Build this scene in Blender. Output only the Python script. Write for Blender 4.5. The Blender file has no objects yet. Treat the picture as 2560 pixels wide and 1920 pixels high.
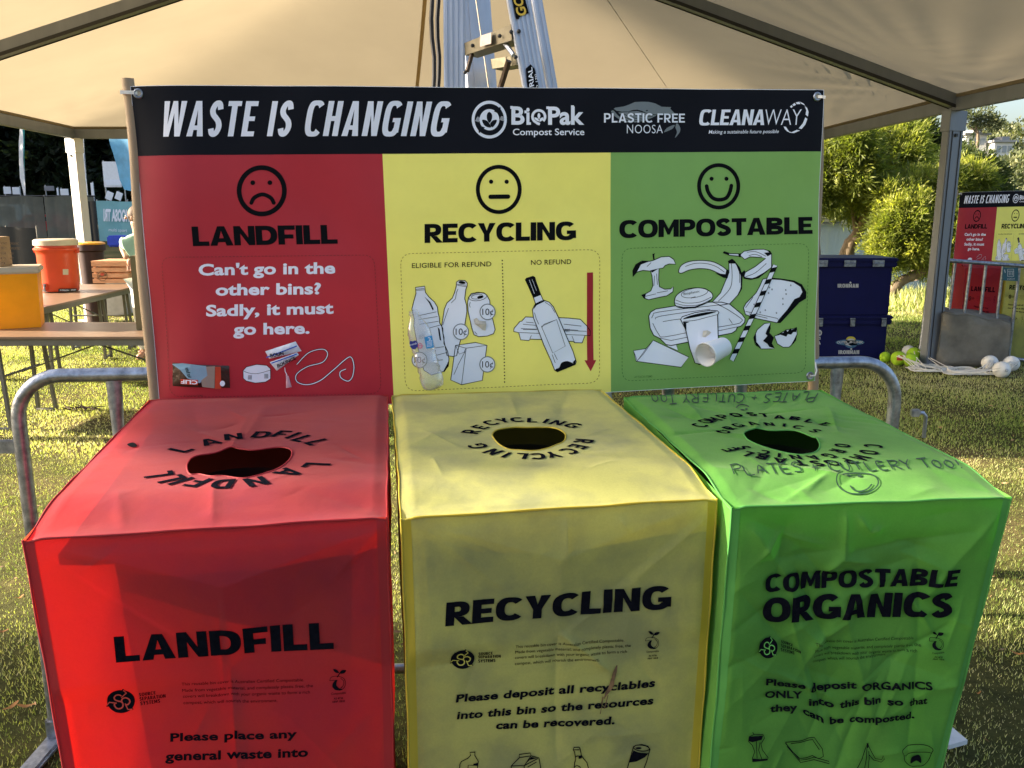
import bpy, bmesh, math, random
import numpy as np
from mathutils import Vector, Matrix
from mathutils.geometry import tessellate_polygon

scene = bpy.context.scene
COL = scene.collection
random.seed(7)
rng = np.random.default_rng(7)

# ------------------------------------------------------------------ camera, world, sun, exposure
PITCH, FPX, EYE = math.radians(11.8), 2130.0, 1.67
cam_d = bpy.data.cameras.new("camera")
cam_d.sensor_fit = 'HORIZONTAL'
cam_d.sensor_width = 36.0
cam_d.lens = 36.0 * FPX / 2560.0
cam_d.clip_start = 0.05
cam_d.clip_end = 1500
cam = bpy.data.objects.new("camera", cam_d)
COL.objects.link(cam)
cam.location = (0, 0, EYE)
cam.rotation_euler = (math.pi / 2 - PITCH, 0, 0)
scene.camera = cam

SUN_EL = math.radians(23)
SUN_TO = Vector((-math.cos(SUN_EL), 0.035, math.sin(SUN_EL))).normalized()
world = bpy.data.worlds.new("World")
scene.world = world
world.use_nodes = True
wn = world.node_tree.nodes
wl = world.node_tree.links
sky = wn.new("ShaderNodeTexSky")
sky.sky_type = 'NISHITA'
sky.sun_disc = False
sky.sun_elevation = SUN_EL
sky.sun_rotation = math.radians(270)
sky.dust_density = 4.0
sky.air_density = 1.0
wl.new(sky.outputs[0], wn["Background"].inputs[0])
wn["Background"].inputs[1].default_value = 0.078

sun_d = bpy.data.lights.new("sun", 'SUN')
sun_d.energy = 5.0
sun_d.angle = math.radians(0.6)
sun_d.color = (1.0, 0.86, 0.68)
sun = bpy.data.objects.new("sun", sun_d)
COL.objects.link(sun)
sun.rotation_euler = SUN_TO.to_track_quat('Z', 'Y').to_euler()
sun.location = (-20, 0, 12)

scene.view_settings.view_transform = 'Standard'
scene.view_settings.look = 'None'
scene.view_settings.exposure = 2.2
scene.view_settings.gamma = 1.0
scene.render.engine = 'CYCLES'
scene.cycles.use_denoising = True
try:
    scene.cycles.denoiser = 'OPENIMAGEDENOISE'
except Exception:
    pass
scene.cycles.max_bounces = 8
scene.cycles.transparent_max_bounces = 12
scene.cycles.sample_clamp_indirect = 6.0

# ------------------------------------------------------------------ helpers: picture -> place
CP, SP = math.cos(PITCH), math.sin(PITCH)
ORI = np.array([0.0, 0.0, EYE])

def rays(px, py):
    u = (np.asarray(px, float) - 1280) / FPX
    v = (960 - np.asarray(py, float)) / FPX
    return np.stack([u, CP + v * SP, -SP + v * CP], -1)

def on(px, py, z=0.0):
    r = rays(px, py)
    return Vector(ORI + r * ((z - EYE) / r[2]))

def at(px, py, Y):
    r = rays(px, py)
    return Vector(ORI + r * (Y / r[1]))

def sstep(x):
    x = np.clip(x, 0, 1)
    return x * x * (3 - 2 * x)

def ground_z(x, y):
    x = np.asarray(x, float); y = np.asarray(y, float)
    z = -0.02 * sstep((x - 1.5) / 3.0) * sstep((y - 4.5) / 4.5)
    z = z + 0.012 * np.sin(x * 1.7 + 1) * np.sin(y * 1.3) + 0.02 * np.sin(x * .45) * np.sin(y * .5 + 2) * sstep((y - 3) / 4)
    shore = sstep((y - 16.0) / 3.0) * sstep((x + 3) / 3.0)
    z = z - 1.1 * shore
    return z

def ong(px, py):
    z = 0.0
    for _ in range(6):
        p = on(px, py, z)
        z = float(ground_z(p.x, p.y))
    return Vector((p.x, p.y, z))

# ------------------------------------------------------------------ helpers: materials
def newmat(name):
    m = bpy.data.materials.new(name)
    m.use_nodes = True
    n = m.node_tree.nodes
    return m, n, m.node_tree.links, n["Principled BSDF"]

def noise(n, l, scale, detail=4, rough=.6, coord='Object', mapping=None):
    tc = n.new("ShaderNodeTexCoord")
    t = n.new("ShaderNodeTexNoise")
    t.inputs["Scale"].default_value = scale
    t.inputs["Detail"].default_value = detail
    t.inputs["Roughness"].default_value = rough
    src = tc.outputs[coord]
    if mapping:
        mp = n.new("ShaderNodeMapping")
        mp.inputs["Scale"].default_value = mapping
        l.new(src, mp.inputs[0]); src = mp.outputs[0]
    l.new(src, t.inputs["Vector"])
    return t

def ramp(n, l, src, stops):
    r = n.new("ShaderNodeValToRGB")
    e = r.color_ramp.elements
    while len(e) < len(stops):
        e.new(0.5)
    for k, (p, c) in enumerate(stops):
        e[k].position = p
        e[k].color = (c[0], c[1], c[2], 1)
    l.new(src, r.inputs[0])
    return r

def mat(name, col, rough=.6, metal=0.0, var=.15, scale=8, bump=0.0, bscale=60, mapping=None, spec=.5, trans=0.0):
    m, n, l, b = newmat(name)
    t = noise(n, l, scale, 5, .6, mapping=mapping)
    r = ramp(n, l, t.outputs[0], [(.3, [c * (1 - var) for c in col]), (.7, [min(1, c * (1 + var)) for c in col])])
    l.new(r.outputs[0], b.inputs["Base Color"])
    b.inputs["Roughness"].default_value = rough
    b.inputs["Metallic"].default_value = metal
    b.inputs["Specular IOR Level"].default_value = spec
    if bump:
        t2 = noise(n, l, bscale, 4, .6)
        bp = n.new("ShaderNodeBump")
        bp.inputs["Strength"].default_value = bump
        bp.inputs["Distance"].default_value = .01
        l.new(t2.outputs[0], bp.inputs["Height"])
        l.new(bp.outputs[0], b.inputs["Normal"])
    if trans:
        tr = n.new("ShaderNodeBsdfTranslucent")
        l.new(r.outputs[0], tr.inputs[0])
        mx = n.new("ShaderNodeMixShader")
        mx.inputs[0].default_value = trans
        l.new(b.outputs[0], mx.inputs[1]); l.new(tr.outputs[0], mx.inputs[2])
        l.new(mx.outputs[0], n["Material Output"].inputs[0])
    return m

def fabric(name, col, thru, dirt, dscale=5, porous=.2, trans=.42):
    """thin spun cloth: reflects, glows when lit from behind, and lets a little light straight through its pores"""
    m, n, l, b = newmat(name)
    n.remove(b)
    t = noise(n, l, dscale, 6, .62)
    r = ramp(n, l, t.outputs[0], [(.36, dirt), (.6, col)])
    t3 = noise(n, l, 240, 3, .7)
    mul = n.new("ShaderNodeMix"); mul.data_type = 'RGBA'; mul.blend_type = 'MULTIPLY'
    mul.inputs[0].default_value = .35
    r3 = ramp(n, l, t3.outputs[0], [(.3, (.6, .6, .6)), (.7, (1, 1, 1))])
    l.new(r.outputs[0], mul.inputs[6]); l.new(r3.outputs[0], mul.inputs[7])
    bp = n.new("ShaderNodeBump"); bp.inputs["Strength"].default_value = .4; bp.inputs["Distance"].default_value = .004
    t2 = noise(n, l, 24, 5, .55)
    l.new(t2.outputs[0], bp.inputs["Height"])
    d = n.new("ShaderNodeBsdfDiffuse"); tr = n.new("ShaderNodeBsdfTranslucent")
    g = n.new("ShaderNodeBsdfGlossy"); g.inputs["Roughness"].default_value = .55; g.inputs["Color"].default_value = (.9, .9, .9, 1)
    tp = n.new("ShaderNodeBsdfTransparent"); tp.inputs[0].default_value = (*thru, 1)
    l.new(mul.outputs[2], d.inputs[0])
    tr.inputs[0].default_value = (*thru, 1)
    for s in (d, tr, g):
        l.new(bp.outputs[0], s.inputs["Normal"])
    a = n.new("ShaderNodeMixShader"); a.inputs[0].default_value = trans
    l.new(d.outputs[0], a.inputs[1]); l.new(tr.outputs[0], a.inputs[2])
    c = n.new("ShaderNodeMixShader"); c.inputs[0].default_value = .012
    l.new(a.outputs[0], c.inputs[1]); l.new(g.outputs[0], c.inputs[2])
    sh = n.new("ShaderNodeBsdfSheen"); sh.inputs["Color"].default_value = (.9, .8, .8, 1); sh.inputs["Roughness"].default_value = .45
    l.new(bp.outputs[0], sh.inputs["Normal"])
    c2 = n.new("ShaderNodeMixShader"); c2.inputs[0].default_value = .11
    l.new(c.outputs[0], c2.inputs[1]); l.new(sh.outputs[0], c2.inputs[2]); c = c2
    e = n.new("ShaderNodeMixShader"); e.inputs[0].default_value = porous
    l.new(c.outputs[0], e.inputs[1]); l.new(tp.outputs[0], e.inputs[2])
    l.new(e.outputs[0], n["Material Output"].inputs[0])
    return m

def leafmat(name, cols, rough=.5, trans=.45, scale=1.5):
    m, n, l, b = newmat(name)
    at_ = n.new("ShaderNodeAttribute"); at_.attribute_name = "tone"
    t = noise(n, l, scale, 3, .6)
    mixv = n.new("ShaderNodeMath"); mixv.operation = 'MULTIPLY_ADD'
    mixv.inputs[1].default_value = .55
    mh = n.new("ShaderNodeMath"); mh.operation = 'MULTIPLY'; mh.inputs[1].default_value = .45
    l.new(t.outputs[0], mh.inputs[0])
    l.new(at_.outputs["Fac"], mixv.inputs[0]); l.new(mh.outputs[0], mixv.inputs[2])
    k = len(cols)
    r = ramp(n, l, mixv.outputs[0], [(.12 + .72 * i / (k - 1), c) for i, c in enumerate(cols)])
    l.new(r.outputs[0], b.inputs["Base Color"])
    b.inputs["Roughness"].default_value = rough
    b.inputs["Specular IOR Level"].default_value = .3
    tr = n.new("ShaderNodeBsdfTranslucent")
    br = n.new("ShaderNodeMix"); br.data_type = 'RGBA'; br.blend_type = 'MULTIPLY'; br.inputs[0].default_value = 1
    br.inputs[7].default_value = (1.6, 1.7, .7, 1)
    l.new(r.outputs[0], br.inputs[6]); l.new(br.outputs[2], tr.inputs[0])
    mx = n.new("ShaderNodeMixShader"); mx.inputs[0].default_value = trans
    l.new(b.outputs[0], mx.inputs[1]); l.new(tr.outputs[0], mx.inputs[2])
    l.new(mx.outputs[0], n["Material Output"].inputs[0])
    return m

# ------------------------------------------------------------------ helpers: objects
def tag(o, label, cat, group=None):
    o['label'] = label; o['category'] = cat
    if group: o['group'] = group
    return o

def thing(name, label, cat, loc=(0, 0, 0), rz=0.0, group=None):
    o = bpy.data.objects.new(name, None)
    COL.objects.link(o)
    o.empty_display_size = .1
    o.location = loc; o.rotation_euler = (0, 0, rz)
    return tag(o, label, cat, group)

def link_mesh(name, me, m, parent=None, smooth=False, world_verts=True):
    """links a mesh given in world space; under a parent its points become local to the parent's origin"""
    o = bpy.data.objects.new(name, me)
    COL.objects.link(o)
    if m is not None and len(me.materials) == 0:
        me.materials.append(m)
    if smooth and len(me.polygons):
        me.polygons.foreach_set("use_smooth", [True] * len(me.polygons))
    if parent is not None:
        o.parent = parent
        if world_verts:
            M = world_of(parent)
            me.transform(M.inverted())
    return o

def world_of(o):
    M = Matrix.LocRotScale(o.location, o.rotation_euler, o.scale)
    return world_of(o.parent) @ M if o.parent else M

def fast(name, V, F, m, parent=None, tone=None, smooth=False):
    V = np.asarray(V, np.float32); F = np.asarray(F, np.int32)
    me = bpy.data.meshes.new(name)
    k = F.shape[1]
    me.vertices.add(len(V)); me.vertices.foreach_set("co", V.ravel())
    me.loops.add(F.size); me.loops.foreach_set("vertex_index", F.ravel())
    me.polygons.add(len(F)); me.polygons.foreach_set("loop_start", np.arange(0, F.size, k, dtype=np.int32))
    me.update(calc_edges=True)
    if tone is not None:
        a = me.attributes.new("tone", 'FLOAT', 'POINT')
        a.data.foreach_set("value", np.asarray(tone, np.float32))
    return link_mesh(name, me, m, parent, smooth)

class MB:
    def __init__(s): s.v = []; s.f = []
    def add(s, vs, fs):
        k = len(s.v); s.v += [tuple(v) for v in vs]; s.f += [tuple(i + k for i in f) for f in fs]; return s
    def box(s, c, d, R=None, bevel=0.0):
        hx, hy, hz = [q / 2 for q in d]
        b = min(bevel, hx * .9, hy * .9, hz * .9)
        M = R.to_3x3() if R is not None else Matrix.Identity(3)
        c = Vector(c)
        if b <= 0:
            P = [(x, y, z) for z in (-hz, hz) for y in (-hy, hy) for x in (-hx, hx)]
            Fs = [(0, 2, 3, 1), (4, 5, 7, 6), (0, 1, 5, 4), (2, 6, 7, 3), (0, 4, 6, 2), (1, 3, 7, 5)]
            return s.add([c + M @ Vector(p) for p in P], Fs)
        bm = bmesh.new(); bmesh.ops.create_cube(bm, size=1)
        for v in bm.verts: v.co = Vector((v.co.x * d[0], v.co.y * d[1], v.co.z * d[2]))
        bmesh.ops.bevel(bm, geom=bm.edges[:], offset=b, segments=2, affect='EDGES')
        bm.verts.index_update()
        s.add([c + M @ v.co for v in bm.verts], [[v.index for v in f.verts] for f in bm.faces]); bm.free()
        return s
    def tube(s, pts, r, n=8, caps=True, closed=False):
        pts = [Vector(p) for p in pts]; rs = r if isinstance(r, (list, tuple)) else [r] * len(pts)
        k0 = len(s.v); N = len(pts); up = None
        for i, p in enumerate(pts):
            a = pts[(i - 1) % N] if closed or i > 0 else p
            b = pts[(i + 1) % N] if closed or i < N - 1 else p
            t = (b - a).normalized()
            if up is None:
                up = t.cross(Vector((0, 0, 1)))
                if up.length < .1: up = t.cross(Vector((0, 1, 0)))
                up.normalize()
            up = (up - t * up.dot(t)).normalized()
            w = t.cross(up)
            for j in range(n):
                q = 2 * math.pi * j / n
                s.v.append(tuple(p + (up * math.cos(q) + w * math.sin(q)) * rs[i]))
        for i in range(N if closed else N - 1):
            for j in range(n):
                a, b = k0 + i * n + j, k0 + i * n + (j + 1) % n
                i2 = (i + 1) % N
                s.f.append((a, b, k0 + i2 * n + (j + 1) % n, k0 + i2 * n + j))
        if caps and not closed:
            s.f.append(tuple(k0 + j for j in range(n))[::-1]); s.f.append(tuple(k0 + (N - 1) * n + j for j in range(n)))
        return s
    def lathe(s, prof, c, n=24, M=None, caps=True):
        c = Vector(c); k0 = len(s.v); M = M or Matrix.Identity(3)
        for (r, z) in prof:
            for j in range(n):
                q = 2 * math.pi * j / n
                s.v.append(tuple(c + M @ Vector((r * math.cos(q), r * math.sin(q), z))))
        for i in range(len(prof) - 1):
            for j in range(n):
                s.f.append((k0 + i * n + j, k0 + i * n + (j + 1) % n, k0 + (i + 1) * n + (j + 1) % n, k0 + (i + 1) * n + j))
        if caps:
            s.f.append(tuple(k0 + j for j in range(n))[::-1]); s.f.append(tuple(k0 + (len(prof) - 1) * n + j for j in range(n)))
        return s
    def ball(s, c, r, sc=(1, 1, 1), n=16, m=10):
        c = Vector(c)
        prof = [(max(1e-4, r * math.sin(math.pi * i / m)), -r * math.cos(math.pi * i / m)) for i in range(m + 1)]
        k0 = len(s.v); s.lathe(prof, (0, 0, 0), n, caps=False)
        for i in range(k0, len(s.v)):
            v = s.v[i]; s.v[i] = (c.x + v[0] * sc[0], c.y + v[1] * sc[1], c.z + v[2] * sc[2])
        return s
    def quadstrip(s, A, B):
        k0 = len(s.v); n = len(A)
        s.v += [tuple(a) for a in A] + [tuple(b) for b in B]
        for i in range(n - 1): s.f.append((k0 + i, k0 + i + 1, k0 + n + i + 1, k0 + n + i))
        return s
    def build(s, name, m, parent=None, smooth=False):
        me = bpy.data.meshes.new(name); me.from_pydata(s.v, [], s.f); me.update()
        o = link_mesh(name, me, m, parent, smooth)
        if smooth and hasattr(me, "set_sharp_from_angle"):
            me.set_sharp_from_angle(angle=math.radians(42))
        return o

def kids(o): return [c for c in bpy.data.objects if c.parent == o]
def copy_tree(o, parent=None, table=None):
    if table is None:
        table = {}
        for c in bpy.data.objects:
            if c.parent: table.setdefault(c.parent.name, []).append(c)
    c = o.copy(); COL.objects.link(c); c.parent = parent
    for ch in table.get(o.name, []): copy_tree(ch, c, table)
    return c

# ------------------------------------------------------------------ helpers: lettering and line drawings laid on a surface
_tc = {}
def text2d(s, off=0.0, sp=1.0):
    """outline of a line of type as flat triangles: points, faces, cap height"""
    key = (s, off, sp)
    if key in _tc: return _tc[key]
    cu = bpy.data.curves.new("type", 'FONT'); cu.body = s; cu.offset = off; cu.resolution_u = 4; cu.size = 1; cu.space_character = sp
    ob = bpy.data.objects.new("type", cu)
    me = bpy.data.meshes.new_from_object(ob)
    V = np.array([v.co[:2] for v in me.vertices]) if len(me.vertices) else np.zeros((0, 2))
    F = [tuple(p.vertices) for p in me.polygons]
    bpy.data.meshes.remove(me); bpy.data.objects.remove(ob); bpy.data.curves.remove(cu)
    _tc[key] = (V, F)
    return V, F
CAP = None
def capheight(off):
    V, _ = text2d("H", off); return V[:, 1].min(), V[:, 1].max()

def type_quad(s, BL, BR, TL, TR, off=0.02, sp=1.0, shear=0.0):
    V, F = text2d(s, off, sp)
    V = V.copy(); lo, hi = capheight(off)
    y = (V[:, 1] - lo) / (hi - lo)
    V[:, 0] += shear * V[:, 1]
    x = (V[:, 0] - V[:, 0].min()) / (V[:, 0].max() - V[:, 0].min())
    BL, BR, TL, TR = [np.array(q, float) for q in (BL, BR, TL, TR)]
    P = (BL[None] * ((1 - x) * (1 - y))[:, None] + BR[None] * (x * (1 - y))[:, None] + TL[None] * ((1 - x) * y)[:, None] + TR[None] * (x * y)[:, None])
    return P, F

def _tri(loops):
    pts = [p for l in loops for p in l]
    return np.array(pts, float), [tuple(t) for t in tessellate_polygon([[Vector((x, y, 0)) for x, y in l] for l in loops])]
def _sup(cx, cy, rx, ry, a0, a1, n=26, e=2.4):
    out = []
    for i in range(n + 1):
        q = math.radians(a0 + (a1 - a0) * i / n); c, s_ = math.cos(q), math.sin(q)
        out.append((cx + rx * math.copysign(abs(c) ** (2 / e), c), cy + ry * math.copysign(abs(s_) ** (2 / e), s_)))
    return out
def _stroke(pts, v, h):
    P = [np.array(p, float) for p in pts]; L = []; Rr = []
    for i in range(len(P)):
        t = P[min(i + 1, len(P) - 1)] - P[max(i - 1, 0)]; t = t / np.linalg.norm(t); w = h + (v - h) * abs(t[1])
        L.append(P[i] + np.array([-t[1], t[0]]) * w / 2); Rr.append(P[i] - np.array([-t[1], t[0]]) * w / 2)
    n = len(P); return np.array(L + Rr), [(i, i + 1, n + i + 1, n + i) for i in range(n - 1)]
def glyph(ch, v, h, k, e=2.4):
    """one heavy capital, cap height 1; v and h are stem and bar thickness, k the width factor"""
    def rect(x0, y0, x1, y1): return _tri([[(x0, y0), (x1, y0), (x1, y1), (x0, y1)]])
    def ringo(W, a0=None, a1=None):
        c, r = W / 2, W / 2
        if a0 is None: 
            o = _sup(c, .5, r, .515, 0, 360, 40, e)[:-1]; i_ = _sup(c, .5, r - v, .515 - h, 0, 360, 40, e)[:-1]
            n = len(o); return np.array(o + i_), [(j, (j + 1) % n, n + (j + 1) % n, n + j) for j in range(n)]
        o = _sup(c, .5, r, .515, a0, a1, 40, e); i_ = _sup(c, .5, r - v, .515 - h, a0, a1, 40, e); n = len(o)
        return np.array(o + i_), [(j, j + 1, n + j + 1, n + j) for j in range(n - 1)]
    def join(*gs):
        V = []; F = []; b = 0
        for a, f in gs: V.append(a); F += [tuple(q + b for q in t) for t in f]; b += len(a)
        return np.concatenate(V), F
    if ch == 'I': return rect(0, 0, v, 1), v
    if ch == 'L': W = .66 * k; return _tri([[(0, 0), (W, 0), (W, h), (v, h), (v, 1), (0, 1)]]), W
    if ch == 'T': W = .74 * k; return _tri([[(W / 2 - v / 2, 0), (W / 2 + v / 2, 0), (W / 2 + v / 2, 1 - h), (W, 1 - h), (W, 1), (0, 1), (0, 1 - h), (W / 2 - v / 2, 1 - h)]]), W
    if ch == 'E': W = .70 * k; m = h * .92; return _tri([[(0, 0), (W, 0), (W, h), (v, h), (v, .5 - m / 2), (W * .9, .5 - m / 2), (W * .9, .5 + m / 2), (v, .5 + m / 2), (v, 1 - h), (W, 1 - h), (W, 1), (0, 1)]]), W
    if ch == 'F': W = .68 * k; m = h * .95; return _tri([[(0, 0), (v, 0), (v, .42 - m / 2), (W * .9, .42 - m / 2), (W * .9, .42 + m / 2), (v, .42 + m / 2), (v, 1 - h), (W, 1 - h), (W, 1), (0, 1)]]), W
    if ch == 'H': W = .82 * k; return _tri([[(0, 0), (v, 0), (v, .5 - h / 2), (W - v, .5 - h / 2), (W - v, 0), (W, 0), (W, 1), (W - v, 1), (W - v, .5 + h / 2), (v, .5 + h / 2), (v, 1), (0, 1)]]), W
    if ch == 'N': W = .84 * k; d = v * 1.12; return _tri([[(0, 0), (v, 0), (v, .60), (W - v * .98, 0), (W, 0), (W, 1), (W - v, 1), (W - v, .40), (v * .98, 1), (0, 1)]]), W
    if ch == 'M': W = 1.0 * k; return _tri([[(0, 0), (v, 0), (v, .58), (W / 2 - v * .22, .14), (W / 2 + v * .22, .14), (W - v, .58), (W - v, 0), (W, 0), (W, 1), (W - v * .95, 1), (W / 2, .48), (v * .95, 1), (0, 1)]]), W
    if ch == 'A':
        W = .92 * k; t = v * 1.06; s0 = (W / 2 - t / 2); a = lambda y: s0 * y; b0 = .18; b1 = .18 + h * .9
        inn = lambda y: t + (W / 2 - t) * (y / (1 - h * .0 - .22)) if False else t + (W / 2 - t) * min(1, y / .72)
        return _tri([[(0, 0), (t, 0), (t + (W / 2 - t) * b0 / .76, b0), (W - t - (W / 2 - t) * b0 / .76, b0), (W - t, 0), (W, 0), (W / 2 + t / 2, 1), (W / 2 - t / 2, 1)],
                     [(t + (W / 2 - t) * b1 / .76, b1), (W / 2, .76), (W - t - (W / 2 - t) * b1 / .76, b1)]]), W
    if ch == 'V': W = .9 * k; t = v * 1.08; return _tri([[(W / 2 - t / 2, 0), (W / 2 + t / 2, 0), (W, 1), (W - t, 1), (W / 2, .28), (t, 1), (0, 1)]]), W
    if ch == 'Y': W = .84 * k; t = v * 1.1; return _tri([[(W / 2 - v / 2, 0), (W / 2 + v / 2, 0), (W / 2 + v / 2, .40), (W, 1), (W - t, 1), (W / 2, .60), (t, 1), (0, 1), (W / 2 - v / 2, .40)]]), W
    if ch == 'W': W = 1.28 * k; t = v; return _tri([[(W * .25 - t / 2, 0), (W * .25 + t / 2, 0), (W * .5, .66), (W * .75 - t / 2, 0), (W * .75 + t / 2, 0), (W, 1), (W - t, 1), (W * .75, .34), (W * .5 + t * .42, 1), (W * .5 - t * .42, 1), (W * .25, .34), (t, 1), (0, 1)]]), W
    if ch == 'K': W = .82 * k; return _tri([[(0, 0), (v, 0), (v, .28), (v * 1.3, .36), (W - v * 1.15, 0), (W, 0), (v * 1.3 + .22 * k, .56), (W * .97, 1), (W * .97 - v * 1.15, 1), (v, .56), (v, 1), (0, 1)]]), W
    if ch == 'U': W = .82 * k; return _stroke([(v / 2, 1), (v / 2, .4)] + _sup(W / 2, .36, W / 2 - v / 2, .36 - h / 2, 180, 360, 16, e)[1:] + [(W - v / 2, .4), (W - v / 2, 1)], v, h), W
    if ch == 'O': W = .96 * k; return ringo(W), W
    if ch == 'C': W = .88 * k; return ringo(.96 * k, 42, 318), W
    if ch == 'G': W = .93 * k; return join(ringo(.96 * k, 42, 325), rect(.96 * k - v, .1, .96 * k - v * .04, .52), rect(.52 * k, .52 - h * .85, .96 * k - v + .001, .52)), W
    if ch == 'D': 
        W = .86 * k; o = [(0, 0)] + _sup(W * .42, .5, W * .58, .5, -90, 90, 24, e) + [(0, 1)]; i_ = [(v, h)] + _sup(W * .42, .5, W * .58 - v, .5 - h, -90, 90, 24, e) + [(v, 1 - h)]
        return _tri([o, i_]), W
    if ch in 'PRB':
        W = .78 * k; lo = .36 if ch != 'B' else .47; cy = (1 + lo) / 2; r = (1 - lo) / 2
        o = [(0, lo)] + _sup(W * .5, cy, W * .5, r, -90, 90, 20, e) + [(0, 1)]; i_ = [(v, lo + h * .92)] + _sup(W * .5, cy, W * .5 - v, r - h * .95, -90, 90, 20, e) + [(v, 1 - h * .95)]
        if ch == 'B':
            hi = .53; W2 = W * 1.06; o2 = [(0, 0)] + _sup(W2 * .5, hi / 2, W2 * .5, hi / 2, -90, 90, 20, e) + [(0, hi)]; i2 = [(v, h * .95)] + _sup(W2 * .5, hi / 2, W2 * .5 - v, hi / 2 - h * .95, -90, 90, 20, e) + [(v, hi - h * .92)]
            return join(_tri([o2, i2]), _tri([[(0, .53)] + [(x, max(y, .53)) for x, y in o[1:]], [(x, max(y, .535)) for x, y in i_]])), W2
        g = [_tri([o, i_]), rect(0, 0, v, lo)]
        if ch == 'R': g.append(_tri([[(W * .36, lo), (W * .72, 0), (W * .72 + v * 1.15, 0), (W * .36 + v * 1.05, lo)]])); return join(*g), W * 1.04
        return join(*g), W
    if ch == 'S':
        W = .76 * k; x0, x1 = v / 2, W - v / 2; t = .515 - h / 2
        c = [(x1 - .02 * k, .76), (x1 - .10 * k, .5 + t * .93), (W / 2, .5 + t), (x0 + .09 * k, .5 + t * .86), (x0 + .0, .74), (x0 + .07 * k, .61), (W / 2, .52), (x1 - .06 * k, .41), (x1, .26), (x1 - .09 * k, .5 - t * .86), (W / 2, .5 - t), (x0 + .10 * k, .5 - t * .93), (x0 + .02 * k, .22)]
        return _stroke(curve(c, 5), v * .98, h), W
    return rect(0, 0, v, h), v
def heavy(s, BL, BR, TL, TR, v=.27, h=.22, k=1.0, gap=.07, space=.3, shear=0.0, e=2.4):
    """heavy capitals spread between four corners"""
    V = []; F = []; x = 0; b = 0
    for ch in s:
        if ch == ' ': x += space; continue
        (P, f), w = glyph(ch, v, h, k, e); P = P.copy(); P[:, 0] += x; V.append(P); F += [tuple(q + b for q in t) for t in f]; b += len(P); x += w + gap
    V = np.concatenate(V); y = V[:, 1].copy(); V[:, 0] += shear * y
    u = (V[:, 0] - V[:, 0].min()) / (V[:, 0].max() - V[:, 0].min())
    BL, BR, TL, TR = [np.array(q, float) for q in (BL, BR, TL, TR)]
    return BL[None] * ((1 - u) * (1 - y))[:, None] + BR[None] * (u * (1 - y))[:, None] + TL[None] * ((1 - u) * y)[:, None] + TR[None] * (u * y)[:, None], F

def type_line(s, BL, BR, h, off=0.02, sp=1.0, shear=0.0, h2=None, lean=0.0):
    h2 = h2 or h
    return type_quad(s, BL, BR, (BL[0] + lean * h, BL[1] - h), (BR[0] + lean * h2, BR[1] - h2), off, sp, shear)

def fill(pts):
    P = [Vector((p[0], p[1], 0)) for p in pts]
    return np.array([p[:2] for p in pts], float), [tuple(t) for t in tessellate_polygon([P])]

def ribbon(pts, w, closed=False):
    P = np.array([p[:2] for p in pts], float)
    n = len(P); L = []; R = []
    for i in range(n):
        a = P[(i - 1) % n] if closed or i > 0 else P[i]
        b = P[(i + 1) % n] if closed or i < n - 1 else P[i]
        t = b - a; t = t / (np.linalg.norm(t) + 1e-9); nn = np.array([-t[1], t[0]])
        ww = w[i] if isinstance(w, (list, tuple)) else w
        L.append(P[i] + nn * ww / 2); R.append(P[i] - nn * ww / 2)
    V = np.array(L + R); F = []
    for i in range(n if closed else n - 1):
        j = (i + 1) % n
        F.append((i, j, n + j, n + i))
    return V, F

def curve(pts, k=6, closed=False):
    P = [np.array(p[:2], float) for p in pts]; n = len(P); out = []
    for i in range(n if closed else n - 1):
        p0 = P[(i - 1) % n] if closed or i > 0 else P[i]; p1 = P[i]; p2 = P[(i + 1) % n]
        p3 = P[(i + 2) % n] if closed or i < n - 2 else p2
        for j in range(k):
            t = j / k
            out.append(.5 * ((2 * p1) + (-p0 + p2) * t + (2 * p0 - 5 * p1 + 4 * p2 - p3) * t * t + (-p0 + 3 * p1 - 3 * p2 + p3) * t ** 3))
    if not closed: out.append(P[-1])
    return out

def ell(cx, cy, rx, ry, n=36, a0=0, a1=360, rot=0):
    o = []; c, s = math.cos(math.radians(rot)), math.sin(math.radians(rot))
    for i in range(n + (0 if abs(a1 - a0) >= 360 else 1)):
        q = math.radians(a0 + (a1 - a0) * i / n)
        x, y = rx * math.cos(q), ry * math.sin(q)
        o.append((cx + x * c - y * s, cy + x * s + y * c))
    return o

def xf(pts, ox, oy, s): return [(ox + p[0] * s, oy + p[1] * s) for p in pts]

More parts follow.
